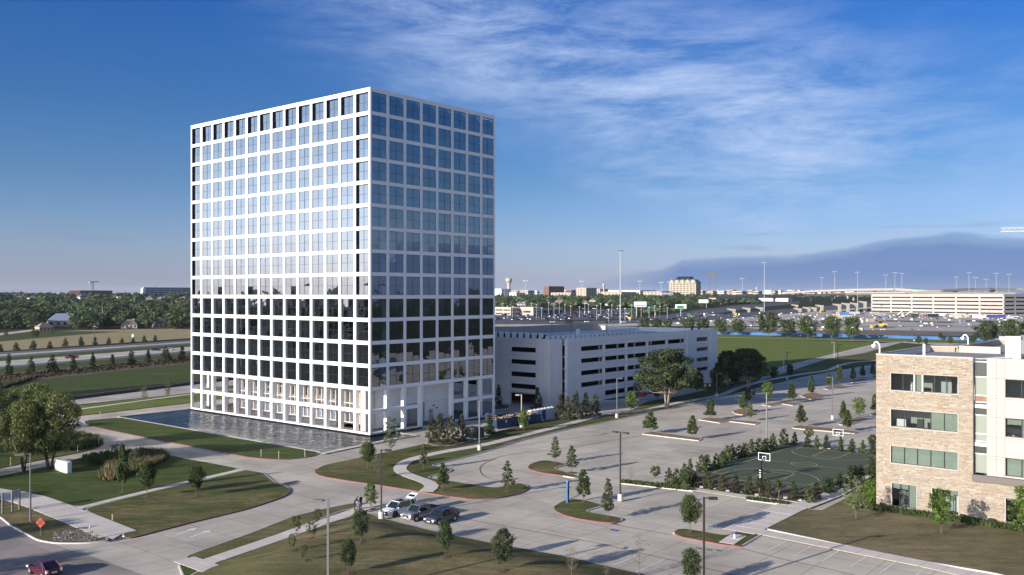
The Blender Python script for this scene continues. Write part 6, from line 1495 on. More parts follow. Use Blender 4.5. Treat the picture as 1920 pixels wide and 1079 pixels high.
# left: big multi-stemmed trees
PL('big_tree', 'big leafy tree at the left edge, trunk left of the lamp pole', 'tree', 45, 887, 752, 92, 'big', var=0)
PL('big_tree', 'biggest leafy tree with several stems left of the white block sign', 'tree', 94, 882, 738, 128, 'big', var=1)
PL('big_tree', 'bright-topped big tree behind the two nearer ones', 'tree', 66, 848, 721, 112, 'big', var=2)
PL('big_tree', 'dark big tree cut by the left edge', 'tree', -12, 858, 728, 96, 'big', var=0)
PL('lawn_tree', 'small dark tree on the lawn in front of the tufted grasses, left one', 'tree', 230, 925, 834, 30, 'cone_dark', var=0)
PL('lawn_tree', 'small dark tree on the lawn in front of the tufted grasses, right one', 'tree', 275.6, 934, 866, 38, 'round_oak', var=1)
PL('lawn_tree', 'lone dark tree beside the thin path on the lawn', 'tree', 367.6, 933, 875, 36, 'round_oak', var=2)
PL('lawn_tree', 'pale feathery tree rising from the tufted grasses', 'tree', 217, 868, 834, 27, 'sparse', var=0); PL('lawn_tree', 'thin dark tree in the middle of the tufted grasses', 'tree', 252, 885, 843, 24, 'sparse', var=1)
PL('roadside_tree', 'thin wispy tree by the verge sidewalk, left one', 'tree', 271, 752, 725, 16, 'sparse', var=0); PL('roadside_tree', 'thin wispy tree by the verge sidewalk, right one', 'tree', 314, 750, 711, 14, 'sparse', var=2)
# trees that stand just outside the frame on the left; the photo shows their long shadows
for i, (x, y, h, w) in enumerate([(-78, 128, 11, 8), (-92, 112, 10, 8), (-104, 134, 12, 9), (-84, 96, 9, 7), (-70, 84, 8, 6), (-112, 152, 12, 9), (-118, 118, 11, 8), (-64, 72, 8, 6)]):
    tm, cm = tree_src('big', i % 3); r = thing('big_tree', 'big leafy tree outside the left edge, throwing its shadow over the lawns', 'tree', (x, y, .1), i * 1.3, 'big trees outside the left edge'); r.scale = (h * .9, h * .9, h); meshobj('trunk', tm, r); meshobj('crown', cm, r)
# by the stone office
PL('office_tree', 'loose green tree on the dry lawn left of the stone office', 'tree', 1605, 976, 893, 52, 'sparse', var=2); PL('office_tree', 'bright green tree on the dry lawn before a ground-floor window', 'tree', 1765, 1003, 918, 47, 'bright', var=0)
PL('office_tree', 'bright green tree cut by the right edge of the photo', 'tree', 1924, 1018, 915, 62, 'bright', var=1)
for i, (x, yb, yt, w) in enumerate([(16, 704, 664, 17), (58, 700, 669, 17), (98, 698, 666, 20), (137.6, 693, 667, 13), (174, 690, 662, 12), (211, 687, 665, 11), (246.5, 685, 659, 20), (277.8, 681, 655, 12), (310.8, 678, 650, 20), (341, 677, 649, 13)]):
    PL('conical_evergreen', 'conical evergreen in the mulch bed by the highway, %s from the left' % ORD[i], 'tree', x, yb, yt, w, 'column' if w < 15 else 'fat_column', 'front row of conical evergreens', var=i % 3)
for i, (x, yb, yt, w) in enumerate([(1, 659, 645, 12), (30.5, 657, 642, 13), (62.6, 655, 638, 14), (93.6, 653, 640, 12), (122.6, 650, 634, 12), (152, 649, 631, 11.5), (178, 647, 632, 11.5), (204, 645, 632.5, 10), (228.7, 643, 634, 9), (249.5, 642, 632, 9), (270.5, 640.5, 629, 9.5), (291, 639.5, 628, 8)]):
    PL('conical_evergreen', 'small conical evergreen along the tan field, %s from the left' % ORD[i], 'tree', x, yb, yt, w, 'fat_column', 'back row of conical evergreens', var=i % 3)
# court hedge
F = lambda x, y: (1220 + x / 4.174, 760 + y / 4.174)
HB = [(145, 620, 125), (205, 625, 125), (265, 650, 190), (310, 605, 180), (400, 525, 130), (440, 512, 120), (510, 498, 115), (560, 465, 100), (600, 436, 115), (640, 424, 115), (690, 412, 95), (735, 404, 105), (790, 375, 105), (850, 368, 105), (905, 362, 100), (960, 354, 130), (1040, 318, 130)]
for i, (x, y, h) in enumerate(HB):
    px, py = F(x, y); PL('hedge_bush', 'hedge bush along the car park side of the court, %s from the near corner' % ORD[i], 'bush', px, py + 1, py - h / 4.174, 20 + (i % 3) * 3, 'hedge', 'bushes on the car park side of the court', var=i % 3, z=.15)
HF = [(345, 645, 110), (450, 662, 135), (560, 672, 125), (665, 688, 140), (770, 702, 145), (905, 722, 150), (1120, 742, 140), (1240, 768, 135), (1298, 742, 135)]
for i, (x, y, h) in enumerate(HF):
    px, py = F(x, y); PL('hedge_bush', 'hedge bush along the near end of the court, %s from the left' % ORD[i], 'bush', px, py + 1, py - h / 4.174, 20 + (i % 3) * 2, ['fat_column', 'hedge', 'magnolia'][i % 3], 'bushes at the near end of the court', var=i % 3, z=.15)
HR = [(1370, 692, 120), (1410, 687, 110), (1480, 662, 135), (1560, 640, 165), (1600, 625, 150), (1640, 612, 145), (1730, 545, 130)]
for i, (x, y, h) in enumerate(HR):
    px, py = F(x, y); PL('hedge_bush', 'dark hedge bush along the office side of the court, %s from the near end' % ORD[i], 'bush', px, py + 1, py - h / 4.174, 23, 'fat_column', 'bushes on the office side of the court', var=i % 3, z=.15)
HT = [(1130, 303, 90), (1225, 330, 90), (1300, 338, 100), (1375, 340, 105), (1490, 365, 105), (1575, 372, 105), (1660, 378, 100), (1740, 385, 105)]
for i, (x, y, h) in enumerate(HT):
    px, py = F(x, y); PL('hedge_bush', 'small upright bush at the far end of the court, %s from the left' % ORD[i], 'bush', px, py + 1, py - h / 4.174, 14 + (i % 2) * 2, 'fat_column' if i % 2 else 'hedge', 'bushes at the far end of the court', var=i % 3, z=.15)
for i, (x, y, h, w) in enumerate([(265, 665, 150, 18), (845, 728, 150, 18), (1000, 742, 150, 20), (1240, 320, 135, 20), (1735, 375, 140, 22), (860, 255, 82, 9)]):
    px, py = F(x, y); PL('crape_myrtle', 'small multi-stemmed tree at the court: ' + ['in the near left corner of the hedge', 'behind the near hedge, left of the middle', 'behind the near hedge, right of the middle', 'in the far bushes', 'at the far right beside the stone office', 'leafless top behind the side hedge'][i], 'tree', px, py, py - h / 4.174, w, 'crape' if i != 5 else 'bare', 'small trees round the court', var=i % 3, z=.15)
# white stones along the hedges
for i, (x, y) in enumerate([(400, 650), (510, 662), (605, 680), (705, 690), (830, 712), (1055, 735), (1170, 755), (290, 634), (1330, 345), (1395, 348), (1340, 343), (1610, 375)]):
    p = G(*F(x, y)); m_ = MB(); m_.box((-.35, -.22, 0), (.35, .22, .12), 'walk_concrete', rot=.3); m_.build('edging_stone', loc=(p.x, p.y, .15), rotz=TH, label='flat pale stone at the foot of the court hedge', cat='stone', group='flat stones at the court hedges')
# low clipped ground cover in planters and at the office wall; grasses
def tufts(name, poly, n, h, w, m, label, cat, seed, z=.13, cols=((1, 1, 1),)):
    rs = random.Random(seed); mb = MB(); xs_ = [p[0] for p in poly]; ys_ = [p[1] for p in poly]; k = 0
    while k < n:
        x, y = rs.uniform(min(xs_), max(xs_)), rs.uniform(min(ys_), max(ys_))
        if not inside((x, y), poly): k += .02; continue
        k += 1; c = rs.choice(cols); hh = h * rs.uniform(.5, 1.2)
        for _ in range(3):
            a = rs.uniform(0, 6.28); dx_, dy_ = math.cos(a) * w, math.sin(a) * w; lx, ly = rs.uniform(-.5, .5) * hh, rs.uniform(-.5, .5) * hh; kk = rs.uniform(.6, 1.3); cc = tuple(v * kk for v in c)
            mb.face([(x - dx_, y - dy_, z), (x + dx_, y + dy_, z), (x + dx_ * .3 + lx, y + dy_ * .3 + ly, z + hh)], m, cc)
    return mb.build(name, kind='stuff', label=label, cat=cat)
tufts('low_hedge', LAWNS['planter'], 700, .35, .16, 'leaf_hedge', 'low dark ground cover filling the long planter by the court', 'plants', 1)
tufts('low_hedge', LAWNS['small planter'], 350, .35, .16, 'leaf_hedge', 'low dark ground cover in the short planter before the court', 'plants', 2)
wq = [C_ for C_ in [G(1643, 951)]][0].to_2d(); A_ = wq - dx2 * 1.3 + dy2 * 1.2
hp = [wq - dx2 * 1.0 + dy2 * 1.5, wq - dx2 * 2.2 + dy2 * 1.5, wq - dx2 * 2.2 - dy2 * 20, wq - dx2 * 1.0 - dy2 * 20]
tufts('low_hedge', hp, 2600, .55, .14, 'leaf_hedge', 'long low dark green hedge at the foot of the stone office', 'hedge', 3)
gv = [wq - dx2 * 1.0 + dy2 * .8, wq - dx2 * .02 + dy2 * .8, wq - dx2 * .02 - dy2 * 24, wq - dx2 * 1.0 - dy2 * 24]; sheet('gravel_strip', ccw(gv), .145, 'rock', kind='structure')
hq = P2([(1585, 948), (1600, 930), (1640, 895), (1642, 925), (1636, 948), (1605, 958)]); tufts('low_hedge', hq, 700, .6, .16, 'leaf_bright', 'loose bright green shrubs at the left corner of the stone office', 'shrubs', 4)
gq = P2([(184, 902), (200, 880), (222, 866), (262, 851), (305, 853), (318, 862), (285, 880), (240, 895), (205, 905)])
tufts('tufted_grass', gq, 2600, 1.15, .07, 'straw', 'patch of straw-coloured tufted grasses on the lawn mound', 'grasses', 5, cols=((.55, .55, .5), (.9, .88, .8), (.35, .42, .2), (.25, .33, .15)))
gq2 = P2([(150, 862), (200, 853), (262, 849), (300, 853), (222, 866), (180, 874)]); tufts('low_shrubs', gq2, 900, .8, .12, 'leaf_oak', 'low dark shrubs on the mound beside the lane', 'shrubs', 6)
gq3 = P2([(150, 846), (186, 838), (193, 833), (185, 825), (150, 816), (130, 826), (130, 845)]); tufts('low_shrubs', gq3, 1100, .9, .12, 'leaf_dark', 'dark shrubs in the bed at the bend of the lane', 'shrubs', 7, cols=((1, 1, 1), (1.5, 1.2, 1.3), (2.2, 1.7, 1.3)))
b0 = lambda y0, y1, x: y0 + (y1 - y0) * x / 356
gq4 = [G(x, b0(705, 669, x)).to_2d() for x in (-300, 0, 360)] + [G(x, b0(717, 680, x)).to_2d() for x in (360, 0, -300)]; tufts('low_shrubs', gq4, 1500, .55, .3, 'straw', 'band of dark low plants in the mulch bed by the highway', 'plants', 8, z=.05, cols=((.20, .16, .13), (.13, .17, .09), (.26, .24, .18), (.10, .10, .07), (.12, .16, .08)))
gq5 = P2([(0, 722), (60, 707), (60, 712), (10, 728), (-80, 740), (-80, 728)]); tufts('low_shrubs', gq5, 1200, 1.0, .25, 'leaf_magnolia', 'grey-green low plants beside the thin path edge at the left', 'plants', 9, z=.05)
walk([(-60, 742), (5, 724), (30, 716), (65, 708.5)], .5, z=.07, slabs=False, smooth=False)
# grass blades standing on the near lawns so that they are not flat
# ------------------------------------------------------------------ the fence oaks and the blue fence
fp = [G(1200, 618), G(1340, 627), G(1640, 634), G(2000, 644), G(2300, 652)]
t = thing('site_fence', 'long bright blue screened construction fence behind the row of oaks', 'fence', (fp[1].x, fp[1].y, 0)); o_ = fp[1]
for a, b in zip(fp, fp[1:]):
    n = int((b - a).length / 3.6); d_ = (b - a) / n
    for i in range(n):
        p, q = a + d_ * i - o_, a + d_ * (i + .985) - o_; nn = Vector((-d_.y, d_.x, 0)).normalized() * (.03 + .05 * rnd.random()); hh = 1.75 + rnd.uniform(-.06, .06)
        m_ = MB(); m_.add([tuple(v) for v in (p - nn, q + nn * .5, q + nn * 1.5 + Vector((0, 0, hh)), p + Vector((0, 0, hh)), p + nn * 2, q + nn * 2.5, q + nn * 3 + Vector((0, 0, hh)), p + nn * 2 + Vector((0, 0, hh)))], [(0, 1, 2, 3), (7, 6, 5, 4), (3, 2, 6, 7), (1, 5, 6, 2), (0, 3, 7, 4)], 'fence_blue'); m_.build('screen_panel', t)
FO = [(1208, 621, 594, 26), (1231, 622, 597, 24), (1252, 623, 600, 22), (1289, 625, 596, 34), (1318, 626, 597, 30), (1351, 628, 598, 32), (1383, 629, 598, 32), (1441, 632, 585, 52), (1478, 633, 599, 36), (1515, 634.5, 592, 42), (1560, 636, 592, 42), (1598, 637, 594, 38), (1849, 645, 601, 54), (1897, 647, 598, 46), (1935, 648, 600, 48)]
for i, (x, yb, yt, w) in enumerate(FO): PL('fence_oak', 'rounded oak in front of the blue fence, %s from the left' % ORD[i], 'tree', x, yb, yt, w, 'fence_oak', 'row of oaks at the blue fence', var=i % 3)
for i, (x, yb, yt, w) in enumerate([(1722, 647, 630, 11), (1736, 650, 634, 9), (1763, 638, 624, 9), (1782, 647, 631, 12), (1806, 640, 625, 10), (1825, 646, 628, 11), (1848, 646, 632, 11), (1860, 647, 634, 8)]): PL('young_oak', 'small dark tree behind the stone office roof, %s from the left' % ORD[i], 'tree', x, yb, yt, w, 'oak', 'small trees beyond the stone office roof', var=i % 3)

# ------------------------------------------------------------------ far buildings and the building site
def fb(name, label, cat, xc, yb, x0, x1, yt, floors, wall, group=None, off=-3, **k):
    Cn, LA, LB, h = gridcorner(xc, yb, x0, x1, yt, 0); h += 0
    k.setdefault('pA', 7); k.setdefault('pB', 7)
    return banded(name, label, cat, Cn, tuple(DY.to_2d()), LA, tuple(DX.to_2d()), LB, h, floors, wall, z0=-3, group=group, **k)
# white multi-storey garage on the right
Ca, Cb = G(1883, 593.5), G(1626, 585); dd = (Cb - Ca); h_ = 41.5 / FPX * Ca.y
Cc = Vector(((1985 - 960) / FPX * (Ca.y + 55), Ca.y + 55, 0)) - Ca; Cc.z = 0
FG = banded('white_parking_garage', 'long white five-level parking garage at the far right', 'parking garage', Ca, (Cc.x, Cc.y), Cc.length, (dd.x, dd.y), dd.to_2d().length, h_, 5, 'far_garage_wall', win='dark_void', frac=.36, pA=22, pB=24, pier=.07, deep=.9, parapet=1.6, z0=-6, base=.8)
fb('hotel', 'tall cream hotel with green hipped roof above the trees', 'hotel', 1305, 558, 1255, 1314, 530.5, 7, 'hotel_wall', frac=.42, pA=8, pB=7, pier=.45)
Cn, LA, LB, h = gridcorner(1305, 558, 1255, 1314, 530.5); t = bpy.data.objects['hotel']
m_ = MB(); 
def hip(mb, x0, x1, y0, y1, z0, z1, m, k=.3, over=1.0):
    x0 -= over; y0 -= over; x1 += over; y1 += over; d_ = min(x1 - x0, y1 - y0) * k
    mb.add([(x0, y0, z0), (x1, y0, z0), (x1, y1, z0), (x0, y1, z0), (x0 + d_, y0 + d_, z1), (x1 - d_, y0 + d_, z1), (x1 - d_, y1 - d_, z1), (x0 + d_, y1 - d_, z1)], [(0, 1, 5, 4), (1, 2, 6, 5), (2, 3, 7, 6), (3, 0, 4, 7), (4, 5, 6, 7), (3, 2, 1, 0)], m)
hip(m_, 0, LB, 0, LA, h, h + 7, 'hotel_green', .22); m_.build('roof_slope', t); m_ = MB(); hip(m_, 4, LB - 4, LA * .2, LA * .8, h + 7, h + 14, 'window_dark', .3); m_.build('roof_crown', t)
for i in range(5):
    y = LA * (.1 + .2 * i); m_ = MB(); m_.add([(-1.5, y - 5, h - 1), (-1.5, y + 5, h - 1), (-1.5, y + 5, h + 3), (-1.5, y, h + 8), (-1.5, y - 5, h + 3), (4, y - 5, h - 1), (4, y + 5, h - 1), (4, y + 5, h + 3), (4, y, h + 8), (4, y - 5, h + 3)], [(4, 3, 2, 1, 0), (0, 1, 6, 5), (3, 4, 9, 8), (2, 3, 8, 7), (1, 2, 7, 6), (4, 0, 5, 9)], 'hotel_wall'); m_.build('gable', t)
TWN = [('white_office', 'white office block at the tower edge with stacked dark windows', 940, 559, 927, 958, 542, 5, 'white_paint'), ('tan_block', 'low tan block behind the white office', 990, 556, 956, 1002, 545, 4, 'tan_wall'), ('white_block', 'small white block right of the water tower', 968, 559, 955, 985, 549, 3, 'garage_wall'),
 ('brick_apartments', 'tall brick apartment block with grey side', 1029, 557.5, 1019, 1058, 537, 8, 'brick_red'), ('cream_block', 'low cream building in front of the brick apartments', 1070, 558, 1033, 1077, 549, 2, 'cream_wall'), ('framed_office', 'cream and brown office with deep square windows', 1099, 559, 1081, 1119, 540, 5, 'tan_wall'), ('far_block', 'pale stepped block behind the square-windowed office', 1125, 555, 1110, 1140, 542, 3, 'cream_wall'),
 ('long_apartments', 'long cream and brick apartment row left of the tallest mast', 1165, 558, 1126, 1192, 547.5, 4, 'tan_wall'), ('long_apartments', 'long cream apartment row between the tallest mast and the hotel', 1240, 558.5, 1206, 1262, 547, 4, 'cream_wall'), ('pale_store', 'flat white roofed store behind the apartment row', 1200, 555, 1140, 1230, 544.5, 1, 'garage_wall'), ('grey_hall', 'dark grey hall at the foot of the hotel', 1262, 559, 1240, 1276, 549, 2, 'roof_grey'), ('low_hall', 'white barrel-roofed hall right of the hotel', 1296, 557, 1285, 1310, 547, 2, 'garage_wall')]
for (nm, lab, xc, yb, x0, x1, yt, fl, wl) in TWN: fb(nm, lab, 'building', xc, yb, x0, x1, yt, fl, wl, frac=.45, pA=9, pB=9, pier=.4)
R = random.Random(44)
for i in range(34):
    x = 1318 + i * 9.2 + R.uniform(-3, 3); w_ = R.uniform(8, 22); yb = R.uniform(553.6, 556.5); fb('far_house', 'small pale house or block on the horizon right of the hotel', 'house', x, yb, x - w_ * .6, x + w_ * .4, R.uniform(544.0, 549), R.choice([2, 3]), R.choice(['cream_wall', 'pale_panel', 'tan_wall', 'garage_wall']), 'pale houses along the horizon', frac=.4, piers=False)
for i in range(20):
    x = R.uniform(926, 1255); w_ = R.uniform(8, 20); yb = R.uniform(553.6, 556); fb('far_house', 'small pale roof between the apartment blocks on the horizon', 'house', x, yb, x - w_ * .6, x + w_ * .4, R.uniform(544, 548), 2, R.choice(['cream_wall', 'brick_red', 'tan_wall', 'garage_wall']), 'pale roofs among the apartment blocks', frac=.4, piers=False)
fb('warehouse', 'flat white warehouse under the far bridge', 'warehouse', 1478, 566, 1374, 1485, 559.5, 1, 'garage_wall', frac=.2, pA=30); fb('brick_store', 'brick store with white front below the bridge ramp', 'store', 1372, 570, 1357, 1395, 561.5, 1, 'brick_red', frac=.2)
fb('dealership', 'cream car dealership with glass front beside the tower edge', 'car dealership', 958, 592, 900, 985, 577, 2, 'cream_wall', frac=.35, pA=10, pB=8, pier=.1); fb('dealership', 'cream car dealership with tall openings right of the glass one', 'car dealership', 1000, 592, 958, 1018, 576.5, 1, 'cream_wall', frac=.25, pA=12, pB=9, pier=.3); fb('dealership', 'long low dealership hall with slender columns', 'car dealership', 1016, 590, 1000, 1056, 578.5, 1, 'pale_panel', frac=.5, pB=9, pier=.1)
fb('pale_store', 'white flat-roofed store behind the green gantry sign', 'store', 1272, 568, 1238, 1285, 562.5, 1, 'garage_wall', frac=.3); fb('pale_store', 'white store right of the blank billboard', 'store', 1330, 567, 1288, 1342, 561.5, 1, 'white_paint', frac=.2)
# left horizon
t = fb('steel_frame_building', 'rust-coloured unfinished building frame on the left horizon', 'building under construction', 150, 557, 130, 211, 545, 5, 'rust_steel', win='dark_void', frac=.55, pA=6, pB=8, pier=.15)
fb('glass_office', 'pale glass office block beside the tower on the left horizon', 'office building', 270, 557.5, 265, 420, 539, 5, 'roof_blue', win='window_dark', frac=.35, pA=18, pB=16, pier=.08); fb('stair_tower', 'white stair tower at the end of the glass office', 'tower', 268, 558, 264, 272, 541, 2, 'white_paint', frac=.1)
fb('red_roof_store', 'long low building with red roof right of the steel frame', 'building', 215, 556, 212, 234, 552.5, 1, 'cream_wall', frac=.3, roof='brick_red')
HS = []
def house(label, px, yb, w, h, wall, roof, rz, k=.5, nm='house'):
    HS.append((px, yb, w, 26 if yb > 605 else 10))
    p = G(px, yb); W_ = w / FPX * p.y; H_ = h / FPX * p.y; D_ = W_ * .7; t = thing(nm, label, 'house', p, rz)
    m_ = MB(); m_.box((-W_ / 2, -D_ / 2, -1), (W_ / 2, D_ / 2, H_ * .45), wall); m_.build('wall', t)
    m_ = MB(); hip(m_, -W_ / 2, W_ / 2, -D_ / 2, D_ / 2, H_ * .45, H_, roof, k, .5); r_ = m_.build('roof', t)
    m_ = MB(); m_.box((W_ * .2, -.6, H_ * .6), (W_ * .2 + 1, .6, H_ * 1.08), wall); m_.build('chimney', r_)
    n = 4
    for i in range(n):
        for s in (-1, 1): m_ = MB(); x = -W_ / 2 + W_ * (i + .5) / n; m_.box((x - W_ * .05, s * D_ / 2 - .06, H_ * .12), (x + W_ * .05, s * D_ / 2 + .06, H_ * .34), 'window_dark'); m_.build('window', t)
    return t
house('large house with blue-grey hipped roof behind the field', 115, 612, 46, 24, 'cream_wall', 'roof_blue', .5, .46); house('low stone house with tan roof at the left of the field', 83, 620, 26, 15, 'cream_wall', 'roof_tan', .9); house('tan house with a steep tiled roof near the tower side of the field', 243, 616, 28, 17, 'cream_wall', 'roof_tile', .3)
house('tiled-roof house half hidden by trees beside the tower', 302, 614.5, 30, 15, 'tan_wall', 'roof_tile', .7); house('house with tan gable deep in the trees', 107, 592, 24, 13, 'tan_wall', 'roof_tan', 1.2); house('house with pale blue roof deep in the trees', 93, 571, 20, 8, 'white_paint', 'roof_blue', .4); house('pinkish house roof beside the tan gable', 125, 590, 18, 8, 'tan_wall', 'roof_tan', .2)
for i, (x, y) in enumerate([(25, 583), (32, 580), (300, 566), (318, 570), (327, 575), (35, 563), (62, 561), (70, 565), (150, 561), (165, 562), (280, 562), (223, 563), (306, 561), (210, 572), (345, 563), (8, 572), (185, 590), (350, 596)]): house('pale roof showing among the dense left-hand trees', x, y, 10 + (i * 7) % 9, 5 + i % 3, R.choice(['white_paint', 'cream_wall', 'tan_wall']), R.choice(['roof_tile', 'roof_blue', 'roof_tan', 'white_paint']), R.uniform(0, 3), nm='hidden_house')['group'] = 'roofs among the left-hand trees'
for i, (x, y) in enumerate([(1028, 569), (1050, 567), (1095, 570), (975, 573), (985, 570), (1140, 573), (1112, 566)]): house('pale roof in the wood between the dealership and the apartment blocks', x, y, 12 + (i * 5) % 8, 6, R.choice(['white_paint', 'cream_wall', 'tan_wall']), R.choice(['roof_tile', 'roof_tan']), R.uniform(0, 3), nm='hidden_house')['group'] = 'roofs in the wood beyond the dealership'

# water towers, cranes, masts
def wtower(label, px, yb, yt, w):
    p = G(px, yb); h = (yb - yt) / FPX * p.y; r = w / 2 / FPX * p.y; t = thing('water_tower', label, 'water tower', p)
    m_ = MB(); m_.lathe([(r * .62, 0), (r * .52, h * .1), (r * .50, h * .6), (r * .62, h * .72)], n=20, m='cream_wall'); m_.build('shaft', t); m_ = MB(); m_.lathe([(r * .62, h * .72), (r * 1.0, h * .82), (r * 1.02, h * .93), (r * .8, h * .97), (r * .3, h)], n=20, m='pale_panel'); m_.build('tank', t)
wtower('pale water tower with wide round tank left of the apartment blocks', 954, 556, 521, 12); wtower('small distant water tower right of the square-windowed office', 1132, 555, 531.5, 5.5); wtower('tiny white water tower on the horizon near the long bridge', 1419, 555, 538.5, 4)
def crane(label, px, yb, yt, jib, cj, rz, m='grey_metal', lz=None, s=1.):
    p = G(px, yb); h = (yb - yt) / FPX * p.y; t = thing('tower_crane', label, 'crane', p, rz)
    def truss(mb, a, b, w_, n, m):
        a, b = Vector(a), Vector(b); d = (b - a); u = Vector((0, 0, 1)) if abs(d.normalized().z) < .8 else Vector((1, 0, 0)); v = d.cross(u).normalized() * w_ / 2; u = v.cross(d).normalized() * w_ / 2; cs_ = [v + u, v - u, -v - u, -v + u]
        for c in cs_: mb.tube(a + c, b + c, w_ * .09, w_ * .09, 4, m)
        for i in range(n):
            p0, p1 = a + d * (i / n), a + d * ((i + 1) / n)
            for k in range(4): mb.tube(p0 + cs_[k], p1 + cs_[(k + 1) % 4], w_ * .06, w_ * .06, 3, m, caps=False)
    m_ = MB(); truss(m_, (0, 0, -2), (0, 0, h), 2.2 * s, 18, m); m_.build('mast', t); m_ = MB(); truss(m_, (0, 0, h), (jib, 0, h), 1.8 * s, 20, m); m_.build('jib', t); m_ = MB(); truss(m_, (0, 0, h), (-cj, 0, h), 1.8 * s, 5, m); m_.box((-cj, -1.2 * s, h - 3 * s), (-cj + 3 * s, 1.2 * s, h), 'kerb_concrete'); m_.build('counter_jib', t)
    m_ = MB(); m_.box((-1, -1, h - 3), (1.4, 1.4, h - .5), m); m_.build('cab', t)
crane('dark hammerhead crane over the unfinished building on the left horizon', 174, 553, 528.5, 28, 16, .9, 'shoulder_dark', s=2.6)
crane('white tower crane reaching in with its jib from the right edge', 2075, 640, 430, 54, 16, math.pi - .12, 'white_paint', s=1.1)
p = G(296, 553); m_ = MB(); m_.tube((0, 0, 0), (-12, 0, 44), 1.6, .5, 5, 'shoulder_dark'); m_.box((-3, -3, -2), (6, 3, 16), 'shoulder_dark'); m_.build('luffing_crane', loc=p, label='slanted dark crane boom above the glass office on the left', cat='crane')
p = G(243, 551); m_ = MB(); m_.tube((0, 0, 0), (0, 0, 50), .8, .4, 5, 'grey_metal'); m_.build('radio_mast', loc=p, label='thin radio mast between the steel frame and the glass office', cat='mast')
def mast(label, px, yb, yt, r=.3, group='high mast highway lights', light='galvanised', ringr=1.9):
    p = G(px, yb); h = (yb - yt) / FPX * p.y; k = max(1, p.y / 900); t = thing('high_mast_light', label, 'mast light', p, 0, group)
    m_ = MB(); m_.tube((0, 0, 0), (0, 0, h), r * k * 1.15, r * k * .6, 8, 'galvanised'); m_.build('pole', t)
    m_ = MB(); R_ = ringr * k
    for i in range(8): a = i * math.pi / 4; m_.tube((0, 0, h - .4 * k), (R_ * math.cos(a), R_ * math.sin(a), h - .5 * k), .1 * k, .1 * k, 4, 'grey_metal'); m_.tube((R_ * math.cos(a), R_ * math.sin(a), h - .9 * k), (R_ * math.cos(a), R_ * math.sin(a), h - .2 * k), .45 * k, .3 * k, 8, light)
    m_.build('lamp_ring', t)
mast('tallest mast light, standing beyond the middle of the white garage', 1163, 608, 469, .32, ringr=2.4, light='grey_metal'); mast('second tallest mast light, beside the highway under the cloud bank', 1433, 590, 492, .32, ringr=2.0)
MS = [(1565, 560, 509), (1608, 572, 510), (1661, 558, 515), (1678, 560, 511), (1691, 562, 512), (1817, 560, 511), (1849, 558, 523), (1868, 560, 512), (1892, 562, 514), (986, 548, 526), (1091, 549, 527), (1200, 549, 527), (1240, 549, 529), (1392, 553, 522), (1793, 557, 519), (1829, 557, 520), (1541, 553, 520), (1255, 549, 528)]
for i, (x, yb, yt) in enumerate(sorted(MS)): mast('distant mast light on the horizon, %s from the left of the slender far ones' % ORD[i], x, max(yb, 555), yt, .22, 'distant mast lights')
for i, x in enumerate((1330, 1341)):
    p = G(x, 555); m_ = MB(); k = p.y / 900; m_.tube((0, 0, 0), (0, 0, 60), .5 * k, .3 * k, 5, 'grey_metal'); m_.box((-1.4 * k, -1 * k, 60), (1.4 * k, 1 * k, 60 + 5 * k), 'grey_metal'); m_.build('antenna_mast', loc=p, label=['left of the two dark antenna masts right of the hotel', 'right of the two dark antenna masts right of the hotel'][i], cat='mast')

# bridges
def bridge(label, pts, w, deck, col_every, pier_w, h_off=0.):
    """pts = [(px, y of deck top, distance)]"""
    P_ = [Vector(((x - 960) / FPX * D, D, CAMZ - (y - HZ) / FPX * D)) for x, y, D in pts]; o_ = P_[0].copy(); o_.z = terr(P_[0].y)
    t = thing('highway_bridge', label, 'bridge', o_); m_ = MB(); par = MB()
    for a, b in zip(P_, P_[1:]):
        d = (b - a); n = Vector((-d.y, d.x, 0)).normalized() * w / 2; A0, B0 = a - o_, b - o_; z = Vector((0, 0, deck))
        for off, hh, mb_ in ((0, 0, m_),): mb_.add([tuple(v) for v in (A0 - n - z, B0 - n - z, B0 + n - z, A0 + n - z, A0 - n, B0 - n, B0 + n, A0 + n)], [(0, 3, 2, 1), (4, 5, 6, 7), (0, 1, 5, 4), (2, 3, 7, 6), (1, 2, 6, 5), (3, 0, 4, 7)], 'bridge_concrete')
        for s in (-1, 1): q = n * s; qi = n * s * .97; u = Vector((0, 0, 1.3)); par.add([tuple(v) for v in (A0 + q * 1.004, B0 + q * 1.004, B0 + q * 1.004 + u, A0 + q * 1.004 + u, A0 + qi, B0 + qi, B0 + qi + u, A0 + qi + u)], [(0, 1, 2, 3), (7, 6, 5, 4), (3, 2, 6, 7)], 'bridge_concrete')
    m_.build('deck', t); par.build('parapet', t)
    L = 0
    for a, b in zip(P_, P_[1:]):
        n_ = max(1, int((b - a).length / col_every))
        for i in range(n_):
            c = a + (b - a) * ((i + .5) / n_) - o_; gz = terr(c.y + o_.y) - o_.z - 2; top = c.z - deck; 
            if top - gz < 3: continue
            m_ = MB(); m_.tube((c.x, c.y, gz), (c.x, c.y, top - 2), pier_w, pier_w, 8, 'bridge_concrete'); nd = (b - a).normalized(); nn = Vector((-nd.y, nd.x, 0)) * w * .42; u = Vector((nd.x, nd.y, 0)) * pier_w
            base = Vector((c.x, c.y, top - 3)); m_.add([tuple(v) for v in (base - nn * .25 - u, base + nn * .25 - u, base + nn * .25 + u, base - nn * .25 + u, base - nn - u + Vector((0, 0, 3)), base + nn - u + Vector((0, 0, 3)), base + nn + u + Vector((0, 0, 3)), base - nn + u + Vector((0, 0, 3)))], [(0, 1, 5, 4), (1, 2, 6, 5), (2, 3, 7, 6), (3, 0, 4, 7), (4, 5, 6, 7)], 'bridge_concrete'); m_.build('pier', t)
